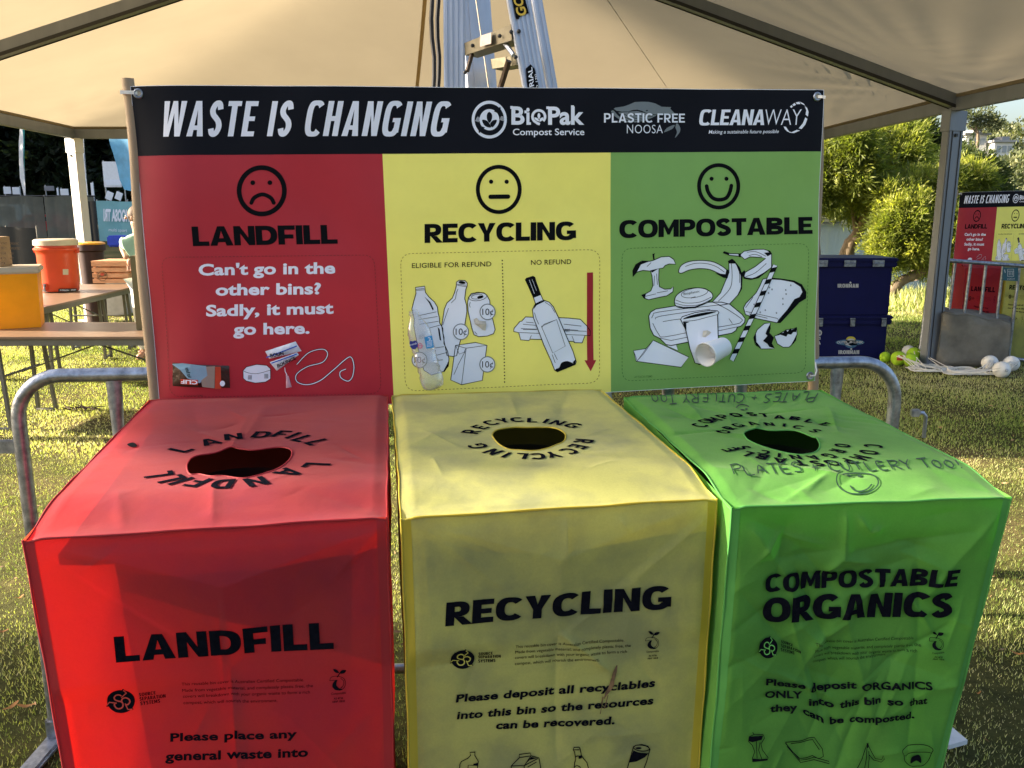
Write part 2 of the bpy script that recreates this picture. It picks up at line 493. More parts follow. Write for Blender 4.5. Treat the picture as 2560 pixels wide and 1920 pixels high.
def print_on(S, geoms, m, name='lettering', parent=None, layer=1, step=40, base=.0008):
    """lays flat shapes, given in picture coordinates, on the surface S as thin ink just proud of it"""
    if name == 'lettering' and 1 < len(geoms) <= 3:
        for g_ in geoms: o_ = print_on(S, [g_], m, name, parent, layer, step, base)
        return o_
    bm = bmesh.new()
    for V, F in geoms:
        vs = [bm.verts.new((float(v[0]), float(v[1]), 0)) for v in V]
        for f in F:
            try: bm.faces.new([vs[i] for i in f])
            except ValueError: pass
    if not bm.faces:
        bm.free(); return None
    xs = [v.co.x for v in bm.verts]; ys = [v.co.y for v in bm.verts]
    for ax, lo, hi in ((0, min(xs), max(xs)), (1, min(ys), max(ys))):
        k = math.floor(lo / step) * step + step
        while k < hi:
            co = Vector((k, 0, 0)) if ax == 0 else Vector((0, k, 0))
            no = Vector((1, 0, 0)) if ax == 0 else Vector((0, 1, 0))
            bmesh.ops.bisect_plane(bm, geom=bm.verts[:] + bm.edges[:] + bm.faces[:], plane_co=co, plane_no=no, dist=1e-4)
            k += step
    bmesh.ops.delete(bm, geom=[v for v in bm.verts if not v.link_faces], context='VERTS')
    bm.verts.index_update()
    P = np.array([v.co[:2] for v in bm.verts])
    W = S(P[:, 0], P[:, 1], base + .0003 * layer)
    for v, w in zip(bm.verts, W): v.co = w
    bm.normal_update()
    for f in bm.faces:
        c = f.calc_center_median()
        if f.normal.dot(Vector((0, 0, EYE)) - c) < 0: f.normal_flip()
    me = bpy.data.meshes.new(name); bm.to_mesh(me); bm.free()
    return link_mesh(name, me, m, parent)

# smooth pseudo-noise for cloth
_W = [(rng.normal(0, 1, 3), rng.uniform(0, 6.28), rng.normal(0, 1, 3)) for _ in range(14)]
def wob(P, freq=4.0, amp=.003):
    out = np.zeros_like(P)
    for k, ph, d in _W:
        out += np.sin(P @ k * freq + ph)[:, None] * d[None]
    return out * (amp / math.sqrt(14))
# ------------------------------------------------------------------ materials
M_ink = mat("black_ink", (.005, .006, .008), .7, var=.1, spec=.05)
M_inkw = mat("white_print", (.80, .84, .95), .5, var=.03)
M_inkg = mat("grey_print", (.16, .19, .21), .5, var=.05)
M_pred = mat("banner_red", (.40, .025, .042), .38, var=.05, trans=.28, spec=.4)
M_pyel = mat("banner_yellow", (.86, .84, .20), .38, var=.04, trans=.28, spec=.4)
M_pgrn = mat("banner_green", (.19, .40, .11), .38, var=.04, trans=.28, spec=.4)
M_pblk = mat("banner_black", (.006, .007, .012), .55, var=.05, spec=.1)
M_dred = mat("dark_red_print", (.14, .008, .012), .5)
M_dyel = mat("olive_print", (.3, .24, .02), .5)
M_dgrn = mat("dark_green_print", (.05, .16, .02), .5)
M_galv = mat("galvanised_steel", (.29, .32, .38), .36, .85, var=.45, scale=34, bump=.12, bscale=90)
M_alu = mat("tent_aluminium", (.20, .22, .255), .5, .5, var=.1, scale=6, mapping=(1, 1, .2))
M_ladder = mat("ladder_aluminium", (.46, .50, .60), .42, .5, var=.14, scale=16, mapping=(1, 1, .15))
M_canvas = mat("canopy_canvas", (.30, .25, .165), .7, var=.05, scale=1.2, trans=.5, bump=.06, bscale=5)
M_wood = mat("crate_wood", (.5, .29, .16), .7, var=.25, scale=9, mapping=(1, 1, 8))
M_card = mat("cardboard", (.36, .24, .13), .85, var=.08, scale=5)
M_table = mat("table_top_laminate", (.2, .13, .085), .36, var=.12, scale=7)
M_tleg = mat("table_leg_steel", (.17, .16, .14), .5, .5, var=.15)
M_orange = mat("orange_plastic", (.6, .06, .015), .38, var=.06)
M_cream = mat("cream_plastic", (.5, .43, .32), .45, var=.05)
M_tub = mat("amber_plastic", (.8, .42, .015), .3, var=.06, trans=.35)
M_blue = mat("navy_plastic", (.003, .004, .06), .5, var=.1, bump=.05, spec=.2)
M_white = mat("white_plastic", (.78, .78, .78), .4, var=.03, spec=.3)
M_maroon = mat("maroon_plastic", (.035, .01, .012), .5)
M_black = mat("black_plastic", (.012, .012, .013), .5)
M_conc = mat("rough_concrete", (.17, .155, .125), .92, var=.35, scale=4, bump=.8, bscale=22)
M_pole = mat("weathered_pole", (.34, .24, .15), .6, var=.25, scale=14, mapping=(1, 1, .3))
M_tie = mat("nylon_tie", (.8, .8, .78), .4, trans=.3)
M_rope = mat("white_cord", (.72, .70, .64), .8)
M_brope = mat("black_rope", (.012, .012, .014), .8)

# ------------------------------------------------------------------ ground, river, far hillside
def lawn_material():
    m, n, l, b = newmat("lawn_turf")
    t = noise(n, l, .55, 6, .65); t2 = noise(n, l, 14, 6, .7)
    r = ramp(n, l, t.outputs[0], [(.3, (.045, .055, .018)), (.5, (.10, .10, .035)), (.68, (.2, .15, .08))])
    r2 = ramp(n, l, t2.outputs[0], [(.25, (.35, .35, .3)), (.7, (1.15, 1.1, .95))])
    mx = n.new("ShaderNodeMix"); mx.data_type = 'RGBA'; mx.blend_type = 'MULTIPLY'; mx.inputs[0].default_value = 1
    l.new(r.outputs[0], mx.inputs[6]); l.new(r2.outputs[0], mx.inputs[7])
    l.new(mx.outputs[2], b.inputs["Base Color"]); b.inputs["Roughness"].default_value = .95
    b.inputs["Specular IOR Level"].default_value = .1
    bp = n.new("ShaderNodeBump"); bp.inputs["Strength"].default_value = .9; bp.inputs["Distance"].default_value = .03
    t3 = noise(n, l, 45, 5, .75); l.new(t3.outputs[0], bp.inputs["Height"]); l.new(bp.outputs[0], b.inputs["Normal"])
    return m
M_lawn = lawn_material()
xs = np.concatenate([-np.geomspace(500, 14, 22), np.linspace(-13, 14, 109), np.geomspace(15, 500, 22)])
ys = np.concatenate([np.linspace(-12, 0, 8), np.linspace(.5, 24, 95), np.geomspace(25, 900, 26)])
X, Y = np.meshgrid(xs, ys)
Z = ground_z(X, Y)
ny, nx = X.shape
idx = np.arange(nx * ny).reshape(ny, nx)
F = np.stack([idx[:-1, :-1], idx[:-1, 1:], idx[1:, 1:], idx[1:, :-1]], -1).reshape(-1, 4)
g = fast("ground", np.stack([X, Y, Z], -1).reshape(-1, 3), F, M_lawn, smooth=True); g['kind'] = 'structure'

def water_material():
    m, n, l, b = newmat("river_water")
    b.inputs["Base Color"].default_value = (.02, .035, .03, 1)
    b.inputs["Roughness"].default_value = .07
    b.inputs["IOR"].default_value = 1.33
    bp = n.new("ShaderNodeBump"); bp.inputs["Strength"].default_value = .55; bp.inputs["Distance"].default_value = .12
    t = noise(n, l, 2.2, 5, .6, mapping=(.7, 1.6, 1)); l.new(t.outputs[0], bp.inputs["Height"]); l.new(bp.outputs[0], b.inputs["Normal"])
    return m
wb = MB(); wb.add([(-2, 15.5, -.62), (260, 15.5, -.62), (260, 128, -.62), (-2, 128, -.62)], [(0, 1, 2, 3)])
w = wb.build("river_water", water_material()); w['kind'] = 'structure'

def hill_z(x, y):
    x = np.asarray(x, float); y = np.asarray(y, float)
    base = sstep((y - 112) / 60) * (11 + 4.5 * sstep((x - 75) / 80) + 2 * np.sin(x * .05 + 1) + 1.2 * np.sin(x * .11 + y * .05)) - 1.5 + 1.2 * sstep((y - 108) / 5)
    return base
hx = np.linspace(-40, 330, 90); hy = np.linspace(108, 330, 50)
X, Y = np.meshgrid(hx, hy); Z = hill_z(X, Y); ny, nx = X.shape
idx = np.arange(nx * ny).reshape(ny, nx)
F = np.stack([idx[:-1, :-1], idx[:-1, 1:], idx[1:, 1:], idx[1:, :-1]], -1).reshape(-1, 4)
M_hill = mat("hillside_earth", (.05, .06, .025), .95, var=.4, scale=.2)
h = fast("hillside", np.stack([X, Y, Z], -1).reshape(-1, 3), F, M_hill, smooth=True); h['kind'] = 'structure'

# ------------------------------------------------------------------ foliage
def leaves(C, D, L, Wd, tone, jit=.5):
    """kite-shaped leaves: centres C, directions D, length L, width Wd"""
    n = len(C)
    D = D / (np.linalg.norm(D, axis=1, keepdims=True) + 1e-9)
    S = np.cross(D, rng.normal(0, 1, (n, 3))); S /= np.linalg.norm(S, axis=1, keepdims=True) + 1e-9
    L = L[:, None]; Wd = Wd[:, None]
    V = np.stack([C, C + D * L * .45 + S * Wd / 2, C + D * L, C + D * L * .45 - S * Wd / 2], 1).reshape(-1, 3)
    F = np.arange(4 * n).reshape(n, 4)
    return V, F, np.repeat(tone, 4)

def spray_crown(lobes, n_spray, n_leaf, leaf_l, leaf_w, spray=.25, up=.35, shell=.45, sub=0):
    Cs = []; Ds = []; Ts = []
    if sub:
        L2 = []
        for (x, y, z, r) in lobes:
            for _ in range(sub):
                d = rng.normal(0, 1, 3); d /= np.linalg.norm(d); q = r * rng.uniform(.3, 1.02)
                L2.append((x + d[0] * q, y + d[1] * q, z + d[2] * q * .85, r * rng.uniform(.17, .36)))
        lobes = L2
    vol = np.array([r ** 2.2 for *_, r in lobes]); vol = vol / vol.sum()
    for (x, y, z, r), q in zip(lobes, vol):
        k = max(4, int(n_spray * q))
        d = rng.normal(0, 1, (k, 3)); d /= np.linalg.norm(d, axis=1, keepdims=True)
        rad = r * (shell + (1.06 - shell) * rng.random(k) ** .6) * (1 + .16 * np.sin(d[:, 0] * 5 + x) * np.sin(d[:, 2] * 6 + y))
        c = np.array([x, y, z]) + d * rad[:, None] * np.array([1, 1, .82])
        t0 = rng.random(k)
        dirs = d + rng.normal(0, .45, (k, 3)) + np.array([0, 0, up])
        dirs /= np.linalg.norm(dirs, axis=1, keepdims=True)
        c = np.repeat(c, n_leaf, 0); dd = np.repeat(dirs, n_leaf, 0); tt = np.repeat(t0, n_leaf)
        along = rng.random(len(c))[:, None] * spray
        c = c + dd * along + rng.normal(0, spray * .16, c.shape)
        dd = dd + rng.normal(0, .55, dd.shape)
        Cs.append(c); Ds.append(dd); Ts.append(np.clip(tt * .35 + rng.random(len(c)) * .2 + rng.random() * .45, 0, 1))
    C = np.concatenate(Cs); D = np.concatenate(Ds); T = np.concatenate(Ts)
    n = len(C)
    return leaves(C, D, leaf_l * rng.uniform(.6, 1.2, n), leaf_w * rng.uniform(.7, 1.2, n), T)

M_bark = mat("rough_bark", (.16, .12, .08), .9, var=.55, scale=7, bump=1.0, bscale=18, mapping=(1, 1, .35))
M_wattle = leafmat("wattle_leaf", [(.03, .05, .012), (.15, .18, .035), (.58, .56, .13)], trans=.5, scale=1.0)
M_darkleaf = leafmat("dark_leaf", [(.006, .010, .004), (.014, .022, .008), (.03, .045, .014)], trans=.15, scale=.5)  # shade of the left wood put into the leaf colours
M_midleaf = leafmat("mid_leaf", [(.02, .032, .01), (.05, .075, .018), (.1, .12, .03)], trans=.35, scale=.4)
M_farleaf = leafmat("far_leaf", [(.05, .065, .04), (.10, .12, .06), (.19, .19, .08)], trans=.3, scale=.08)  # leaf colours paled in place of distance haze

def bumpy(pts, r0, r1, k=5):
    P = [Vector(p) for p in pts]; out = []; n = (len(P) - 1) * k
    for i in range(n + 1):
        t = i / n * (len(P) - 1); a = min(int(t), len(P) - 2); f = t - a
        p0 = P[max(a - 1, 0)]; p1 = P[a]; p2 = P[a + 1]; p3 = P[min(a + 2, len(P) - 1)]
        q = .5 * ((2 * p1) + (-p0 + p2) * f + (2 * p0 - 5 * p1 + 4 * p2 - p3) * f * f + (-p0 + 3 * p1 - 3 * p2 + p3) * f ** 3)
        out.append(q)
    rs = [(r0 + (r1 - r0) * i / n) * random.uniform(.88, 1.14) for i in range(n + 1)]
    return out, rs

def tree(name, label, trunks, lobes, n_spray, n_leaf, ll, lw, m, group=None, spray=.25, up=.35, base=None, mb=None, sub=10):
    b = base or Vector(trunks[0][0][0])
    t = thing(name, label, 'tree', b, 0, group)
    tb = MB()
    for pts, r0, r1 in trunks:
        p, rs = bumpy(pts, r0, r1); tb.tube(p, rs, 9)
    tb.build("trunk", mb or M_bark, t, True)
    V, F, T = spray_crown(lobes, n_spray, n_leaf, ll, lw, spray, up, sub=sub)
    fast("crown", V, F, m, t, T)
    return t

def lobe(px, py, rp, Y):
    p = at(px, py, Y); return (p.x, p.y, p.z, rp * Y * 1.02 / FPX)

YA = 17.0
ta = at(2100, 660, YA); tb_ = at(2140, 590, YA); tc_ = at(2172, 520, YA); td = at(2175, 440, YA)
ta.z = float(ground_z(ta.x, ta.y)) - .05
tree("wattle_tree", "tall leafy wattle with rough leaning trunk behind the blue crates", [
    ([ta, at(2118, 630, YA), tb_, tc_, td, at(2150, 380, YA)], .17, .06),
    ([tc_, at(2215, 495, YA), at(2255, 470, YA), at(2300, 430, YA - .5)], .07, .03),
    ([tb_, at(2130, 520, YA), at(2090, 450, YA)], .06, .025),
    ([ta + Vector((-.5, .3, 0)), at(2040, 640, YA), at(2030, 560, YA), at(2040, 480, YA)], .1, .05)],
    [lobe(2110, 395, 78, YA - 1), lobe(2190, 370, 75, YA), lobe(2065, 450, 70, YA - .8), lobe(2205, 455, 72, YA), lobe(2130, 480, 62, YA),
     lobe(2010, 430, 80, YA), lobe(2250, 400, 60, YA + .5), lobe(2155, 300, 60, YA + 1), lobe(2060, 360, 55, YA)],
    4600, 34, .135, .026, M_wattle, spray=.3)
YB = 15.3
ga = ong(2229, 752)
tree("arching_wattle_tree", "low wattle whose bare trunk arches over the river bank", [
    ([ga - Vector((0, 0, .1)), at(2232, 728, YB), at(2252, 704, YB), at(2285, 688, YB), at(2318, 668, YB), at(2345, 630, YB), at(2360, 570, YB)], .12, .06),
    ([at(2318, 668, YB), at(2290, 640, YB), at(2240, 640, YB), at(2200, 625, YB)], .06, .02),
    ([at(2345, 630, YB), at(2300, 580, YB), at(2260, 560, YB)], .05, .02)],
    [lobe(2235, 545, 60, YB), lobe(2222, 590, 34, YB), lobe(2275, 600, 56, YB), lobe(2300, 540, 60, YB + .5), lobe(2330, 480, 62, YB + .6),
     lobe(2370, 560, 60, YB), lobe(2225, 640, 38, YB), lobe(2350, 640, 44, YB), lobe(2390, 470, 50, YB + .6), lobe(2270, 480, 42, YB + .6)],
    3900, 34, .12, .023, M_wattle, spray=.26)
yc = 24
tree("dark_bank_tree", "darker bushy tree rising behind the wattles beside the tent post", [
    ([at(2290, 700, yc), at(2290, 560, yc), at(2285, 420, yc)], .2, .08)],
    [lobe(2250, 350, 66, yc), lobe(2310, 370, 55, yc), lobe(2190, 340, 70, yc), lobe(2290, 440, 70, yc), lobe(2110, 330, 70, yc)],
    1200, 22, .28, .05, M_midleaf, spray=.5)
tree("bank_shrub_tree", "green bushy tree on the bank just right of the tent post", [
    ([at(2420, 700, 22), at(2420, 560, 22), at(2425, 470, 22)], .15, .06)],
    [lobe(2420, 470, 50, 22), lobe(2450, 440, 34, 22), lobe(2395, 420, 38, 22), lobe(2440, 510, 45, 22), lobe(2470, 470, 28, 22)],
    700, 22, .22, .04, M_midleaf, spray=.4)

# far-off wooded hillside: reads as one mass
lob = []
for _ in range(620):
    x = rng.uniform(40, 190); y = rng.uniform(112, 190); s = rng.uniform(2.0, 4.2)
    lob.append((x, y, float(hill_z(x, y)) + s * .75, s))
for _ in range(160):
    x = rng.uniform(-20, 60); y = rng.uniform(112, 190); s = rng.uniform(2.4, 4.6)
    lob.append((x, y, float(hill_z(x, y)) + s * .75, s))
V, F, T = spray_crown(lob, 16000, 9, .9, .42, 1.0, .3, .7)
o = fast("hill_woodland", V, F, M_farleaf, None, T); o['kind'] = 'stuff'
# gum tree against the sky and two white houses on the hill
gp = at(2445, 345, 150)
tree("gum_tree", "thin lone gum tree standing against the white sky above the houses", [
    ([Vector((gp.x, 150, hill_z(gp.x, 150) - 1)), gp, at(2440, 320, 150), at(2452, 295, 150)], .3, .1),
    ([at(2441, 330, 150), at(2420, 312, 150), at(2408, 300, 150)], .15, .06)],
    [lobe(2420, 300, 20, 150), lobe(2448, 288, 22, 150), lobe(2475, 298, 18, 150), lobe(2490, 312, 10, 150), lobe(2405, 288, 12, 150), lobe(2455, 312, 14, 150)],
    110, 12, .6, .2, M_farleaf, spray=.9)
M_wall = mat("house_render", (.7, .7, .68), .7, var=.04); M_roof = mat("house_roof", (.3, .31, .33), .6); M_hglass = mat("pale_glass", (.28, .32, .36), .3); M_glass = mat("dark_glass", (.03, .04, .05), .1)
def house(px0, px1, ytop, ybot, Y, label):
    a = at(px0, ytop, Y); b = at(px1, ybot, Y); w = b.x - a.x; hgt = a.z - b.z + 3
    t = thing("house", label, "house", ((a.x + b.x) / 2, Y, b.z - 3), 0, "houses on the hilltop")
    c = Vector(((a.x + b.x) / 2, Y + 3, b.z - 3 + hgt / 2))
    MB().box(c, (w, 6, hgt)).build("wall", M_wall, t)
    MB().box((c.x, c.y, a.z + .2), (w + 1, 7, .35)).box((c.x + w * .2, c.y, a.z + .7), (w * .4, 4, .7)).build("roof", M_roof, t)
    for k in range(3):
        MB().box((a.x + w * (.2 + .3 * k), Y - .06, a.z - 1.1), (w * .2, .12, 1.1)).build("window", M_hglass, t)
house(2416, 2466, 338, 352, 152, "flat roofed white house on the hill below the gum tree")
house(2488, 2534, 356, 372, 150, "white hilltop house further right, lower than its neighbour")

# dark stand of trees behind the left fence, and the wood it belongs to running on to the left
k = 0
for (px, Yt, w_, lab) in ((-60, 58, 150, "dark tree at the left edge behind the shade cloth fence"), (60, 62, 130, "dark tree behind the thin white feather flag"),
                    (165, 56, 120, "dark tree behind the sunlit tent leg"), (270, 64, 130, "dark tree behind the white notice board"),
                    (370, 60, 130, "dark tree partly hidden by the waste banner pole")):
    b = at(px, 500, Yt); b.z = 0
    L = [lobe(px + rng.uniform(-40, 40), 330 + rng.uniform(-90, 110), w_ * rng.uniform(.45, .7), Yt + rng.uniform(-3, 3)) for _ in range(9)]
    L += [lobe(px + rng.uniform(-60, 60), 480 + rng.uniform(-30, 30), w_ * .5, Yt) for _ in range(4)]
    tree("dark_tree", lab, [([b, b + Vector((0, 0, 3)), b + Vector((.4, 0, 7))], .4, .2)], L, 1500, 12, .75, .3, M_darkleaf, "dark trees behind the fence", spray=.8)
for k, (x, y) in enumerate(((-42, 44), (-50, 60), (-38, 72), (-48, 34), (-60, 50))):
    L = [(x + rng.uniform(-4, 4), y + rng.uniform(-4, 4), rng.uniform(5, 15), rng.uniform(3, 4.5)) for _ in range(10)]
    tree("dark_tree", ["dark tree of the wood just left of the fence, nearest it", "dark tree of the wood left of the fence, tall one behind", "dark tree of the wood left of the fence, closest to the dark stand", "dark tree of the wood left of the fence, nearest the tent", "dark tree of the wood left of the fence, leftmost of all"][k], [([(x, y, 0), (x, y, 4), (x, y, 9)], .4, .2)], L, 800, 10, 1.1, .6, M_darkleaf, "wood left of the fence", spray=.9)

cy = 2.95  # unseen upright tree, added to throw a shadow across the right lawn
tree("shadow_tree", "narrow upright dark tree added out of view left of the banner to shade the lawn", [([(-12, cy, 0), (-12, cy, 3), (-12, cy, 8)], .09, .04)],
     [(-12, cy + rng.uniform(-.08, .08), z, .48) for z in np.linspace(4.2, 9.2, 9)], 1500, 14, .16, .06, M_midleaf, spray=.25, sub=0)
# grass blades
def grass_field():
    Vs = []; Fs = []; Ts = []; k = 0
    zones = [(-5.2, -.2, 1.3, 5.5, 8500, .0042, .022), (.2, 4.6, 1.6, 5.5, 8500, .0042, .022), (-8.5, 0, 5.5, 10, 4200, .0085, .028), (0, 8.5, 5.5, 10, 4200, .0085, .028),
             (-14, -1, 10, 17, 1300, .015, .038), (1, 14, 10, 16, 1300, .015, .038)]
    for x0, x1, y0, y1, dens, wd, ln in zones:
        n = int((x1 - x0) * (y1 - y0) * dens)
        x = rng.uniform(x0, x1, n); y = rng.uniform(y0, y1, n)
        # keep the view wedge only
        keep = np.abs(x) < (y * .68 + .9)
        pat = np.sin(x * 3.1 + np.sin(y * 2.3) * 2) * np.sin(y * 2.9 + np.sin(x * 1.7) * 2)
        pat2 = np.sin(x * 1.3 + 2 + np.sin(y * 1.1)) * np.sin(y * 1.6 + 1)
        keep &= rng.random(n) < (.80 + .3 * pat)
        x = x[keep]; y = y[keep]; pat = pat[keep]; pat2 = pat2[keep]; n = len(x)
        z = ground_z(x, y)
        ang = rng.uniform(0, 6.283, n); lean = rng.uniform(.15, 1.0, n)
        d = np.stack([np.cos(ang) * lean, np.sin(ang) * lean, np.ones(n)], -1)
        d /= np.linalg.norm(d, axis=1, keepdims=True)
        L = ln * rng.uniform(.45, 1.25, n) * (1 + .35 * pat)
        C = np.stack([x, y, z - .004], -1)
        S = np.stack([-np.sin(ang), np.cos(ang), np.zeros(n)], -1) * (wd / 2)
        tip = C + d * L[:, None]
        V = np.stack([C - S, C + S, tip], 1).reshape(-1, 3)
        Vs.append(V); Fs.append(np.arange(3 * n).reshape(n, 3) + k); k += 3 * n
        Ts.append(np.repeat(np.clip(.5 + .33 * pat2 + rng.normal(0, .2, n), 0, 1), 3))
    return np.concatenate(Vs), np.concatenate(Fs), np.concatenate(Ts)
M_grass = leafmat("grass_blade", [(.07, .12, .025), (.22, .28, .07), (.46, .46, .2), (.62, .55, .38)], rough=.6, trans=.4, scale=1.1)
V, F, T = grass_field()
o = fast("grass", V, F, M_grass, None, T); o['kind'] = 'stuff'
# tufts of long grass along the river bank
n = 9000
x = rng.uniform(2.5, 11, n); y = rng.uniform(13.6, 16.6, n); z = ground_z(x, y)
ang = rng.uniform(0, 6.28, n); D = np.stack([np.cos(ang) * .4, np.sin(ang) * .4, np.ones(n)], -1)
V, F, T = leaves(np.stack([x, y, z], -1), D, rng.uniform(.1, .32, n) * np.clip((y - 13.2) / 1.5, .3, 1), np.full(n, .018), rng.random(n))
o = fast("bank_grass", V, F, M_grass, None, T); o['kind'] = 'stuff'
# dry leaf fragments and straw scattered over the turf
n = 1500
x = rng.uniform(-4.5, 5, n); y = rng.uniform(1.4, 8, n); z = ground_z(x, y) + .014
ang = rng.uniform(0, 6.28, n); D = np.stack([np.cos(ang), np.sin(ang), rng.uniform(-.15, .35, n)], -1)
V, F, T = leaves(np.stack([x, y, z], -1), D, rng.uniform(.012, .05, n), rng.uniform(.004, .016, n), rng.random(n))
o = fast("leaf_litter", V, F, mat("leaf_litter_brown", (.3, .19, .09), .8, var=.6, scale=3), None, T); o['kind'] = 'stuff'
# fallen leaves
M_leafy = mat("dry_leaf", (.42, .19, .05), .6, var=.3, trans=.3)
def fallen(px, py, rot, ln, lab):
    p = ong(px, py); p.z += .022
    pts = ell(0, 0, ln, ln * .3, 14)
    c, s = math.cos(rot), math.sin(rot)
    b = MB(); vs = [(p.x + a * c - d * s, p.y + a * s + d * c, p.z + .012 * abs(a) / ln + .25 * abs(d)) for a, d in pts] + [(p.x, p.y, p.z)]
    b.add(vs, [(i, (i + 1) % 14, 14) for i in range(14)])
    o = b.build("fallen_leaf", M_leafy, None, True); tag(o, lab, "leaf", "fallen leaves on the lawn")
fallen(2541, 1650, -.5, .024, "orange brown fallen leaf on shaded grass right of the green cover")
fallen(2443, 1750, .2, .012, "small pale leaf on the shaded grass near the green cover")
fallen(8, 1594, .3, .026, "yellow fallen leaf at the left edge beside the red cover")
fallen(30, 1785, 1.2, .03, "curled tan leaf on the grass left of the barrier foot")
fallen(68, 1783, .1, .03, "long tan leaf right of the curled leaf near the barrier foot")
fallen(50, 1508, .9, .02, "pale leaf on lit grass beside the upper left of the red cover")
p = at(0, 0, 1)
# ------------------------------------------------------------------ tent
def frame_of(p, q):
    """rotation whose x axis runs from p to q, z as near up as it can be"""
    x = (Vector(q) - Vector(p)).normalized(); z = Vector((0, 0, 1)); y = z.cross(x).normalized(); z = x.cross(y)
    return Matrix((x, y, z)).transposed()
def beam(mb, p, q, w, h, bevel=.006):
    p = Vector(p); q = Vector(q)
    mb.box((p + q) / 2, ((q - p).length, w, h), frame_of(p, q), bevel)
rp = ong(2322, 917)
EV = at(2382, 262, rp.y).z
RP = Vector((rp.x, rp.y, EV))
lp = on(183, 335, EV)
BL_ = Vector((lp.x, lp.y, EV))
rd = (on(2560, 238, EV) - on(2058, 338, EV)); rd.z = 0; rd.normalize()
RN = RP + rd * ((RP.y - 5.7) / -rd.y)
BR_ = on(2055, 338, EV)
LN = Vector((-5.75, 6.0, EV)); LQ = Vector((-5.8, 8.15, EV))
AP = Vector((-.75, 8.75, EV + 1.72)); AN = Vector((-.75, 5.8, EV + 1.72))
tent = thing("marquee_tent", "large cream canvas marquee roof on grey aluminium posts and beams overhead", "tent", (-.6, 8.5, 0))
def canopy(name, A, B, C, D=None, crease=(), sag=.05):
    """slack panel A-B (eave) to C(-D) (ridge side)"""
    D = D or C; n = 46
    s, t = np.meshgrid(np.linspace(0, 1, n), np.linspace(0, 1, n)); s = s.ravel()[:, None]; t = t.ravel()[:, None]
    A, B, C, D = [np.array(q) for q in (A, B, C, D)]
    P = A * (1 - s) * (1 - t) + B * s * (1 - t) + C * s * t + D * (1 - s) * t
    P[:, 2] -= (sag * np.sin(np.pi * s) * np.sin(np.pi * t)).ravel()
    for (c, r, k, am) in crease:
        c = np.array(c); d = P - c; q = np.linalg.norm(d, axis=1) + 1e-6
        an = np.arctan2(d[:, 1], d[:, 0])
        P[:, 2] += am * np.sin(an * k + 2 * np.sin(an * 5)) * np.exp(-q / r) * sstep(q / .5) * np.abs(np.sin(np.pi * np.clip(s.ravel(), 0, 1))) ** .3
    P[:, 2] += .012 * np.sin(P[:, 0] * 2.1 + P[:, 1] * 1.3) * np.sin(np.pi * s.ravel())
    i = np.arange(n * n).reshape(n, n)
    F = np.stack([i[:-1, :-1], i[:-1, 1:], i[1:, 1:], i[1:, :-1]], -1).reshape(-1, 4)
    return fast(name, P, F, M_canvas, tent, smooth=True)
up = Vector((0, 0, .09))
cR = (RP + up, 1.5, 34, .02); cL = (BL_ + up, 1.6, 18, .04); cB = (BR_ + up, 1.8, 22, .045)
canopy("canopy_panel", RN + up, RP + up, AP + up, AN + up, [cR])
def back_bay():
    per = [RP + (BR_ - RP) * k / 24 for k in range(24)] + [BR_ + (BL_ - BR_) * k / 70 for k in range(70)] + [BL_ + (LQ - BL_) * k / 24 for k in range(25)]
    per = np.array([tuple(p + up) for p in per]); ap = np.array(AP + up); n = len(per); m = 60; V = []
    def plane(a, b, c): n_ = np.cross(b - a, c - a); n_ /= np.linalg.norm(n_); return a, n_
    pl = [plane(np.array(RP + up), np.array(BR_ + up), ap), plane(np.array(BR_ + up), np.array(BL_ + up), ap), plane(np.array(BL_ + up), np.array(LQ + up), ap)]
    k_ = .11
    for j in range(m):
        t = j / (m - 1); P = ap + (per - ap) * t
        zs = np.stack([a[2] - ((P[:, 0] - a[0]) * n_[0] + (P[:, 1] - a[1]) * n_[1]) / n_[2] for a, n_ in pl]); z0 = zs.min(0)
        z = z0 - k_ * np.log(np.exp(-(zs - z0) / k_).sum(0)) * (1 - t ** 6)
        z -= .05 * math.sin(math.pi * t)
        for c, fr in ((RP, 30), (BR_, 26), (BL_, 24)):
            d = P[:, :2] - np.array([c.x, c.y]); q = np.hypot(d[:, 0], d[:, 1]); an = np.arctan2(d[:, 1], d[:, 0])
            z += .016 * np.sin(an * fr + np.sin(an * 7) * 2) * np.exp(-((q - 1.0) / .8) ** 2) * (1 - t ** 8)
        P = P.copy(); P[:, 2] = z; V.append(P)
    i = np.arange(m * n).reshape(m, n); F = np.stack([i[:-1, :-1], i[:-1, 1:], i[1:, 1:], i[1:, :-1]], -1).reshape(-1, 4)
    fast("canopy_panel", np.concatenate(V), F, M_canvas, tent, smooth=True)
back_bay()
canopy("canopy_panel", LQ + up, LN + up, AN + up, AP + up, [])
for a, b in ((RN, RP), (RP, BR_), (BR_, BL_), (BL_, LQ), (LQ, LN)):
    m_ = MB(); beam(m_, a, b, .07, .13); m_.build("eave_beam", M_alu, tent)
    m_ = MB(); o_ = Vector((0, 0, .085)); beam(m_, a + o_, b + o_, .085, .03, .01); m_.build("canopy_hem", M_canvas, tent)
dn = Vector((0, 0, -.03))
for a, b in ((RP, AP), (LQ, AP), (RN, AN), (LN, AN)):
    m_ = MB(); beam(m_, a + dn * -1, b + dn * -1, .12, .13)
    m_.build("rafter", M_alu, tent)
    m_ = MB(); s_ = (Vector(b) - Vector(a)).normalized(); yv = Vector((0, 0, 1)).cross(s_).normalized()
    for sg in (-1, 1):
        beam(m_, a + dn + yv * (sg * .066), b + dn + yv * (sg * .066), .012, .03, 0)
    m_.build("rafter_track", M_black, tent)
m_ = MB(); beam(m_, AN + dn, AP + dn, .1, .12); m_.build("ridge_beam", M_alu, tent)
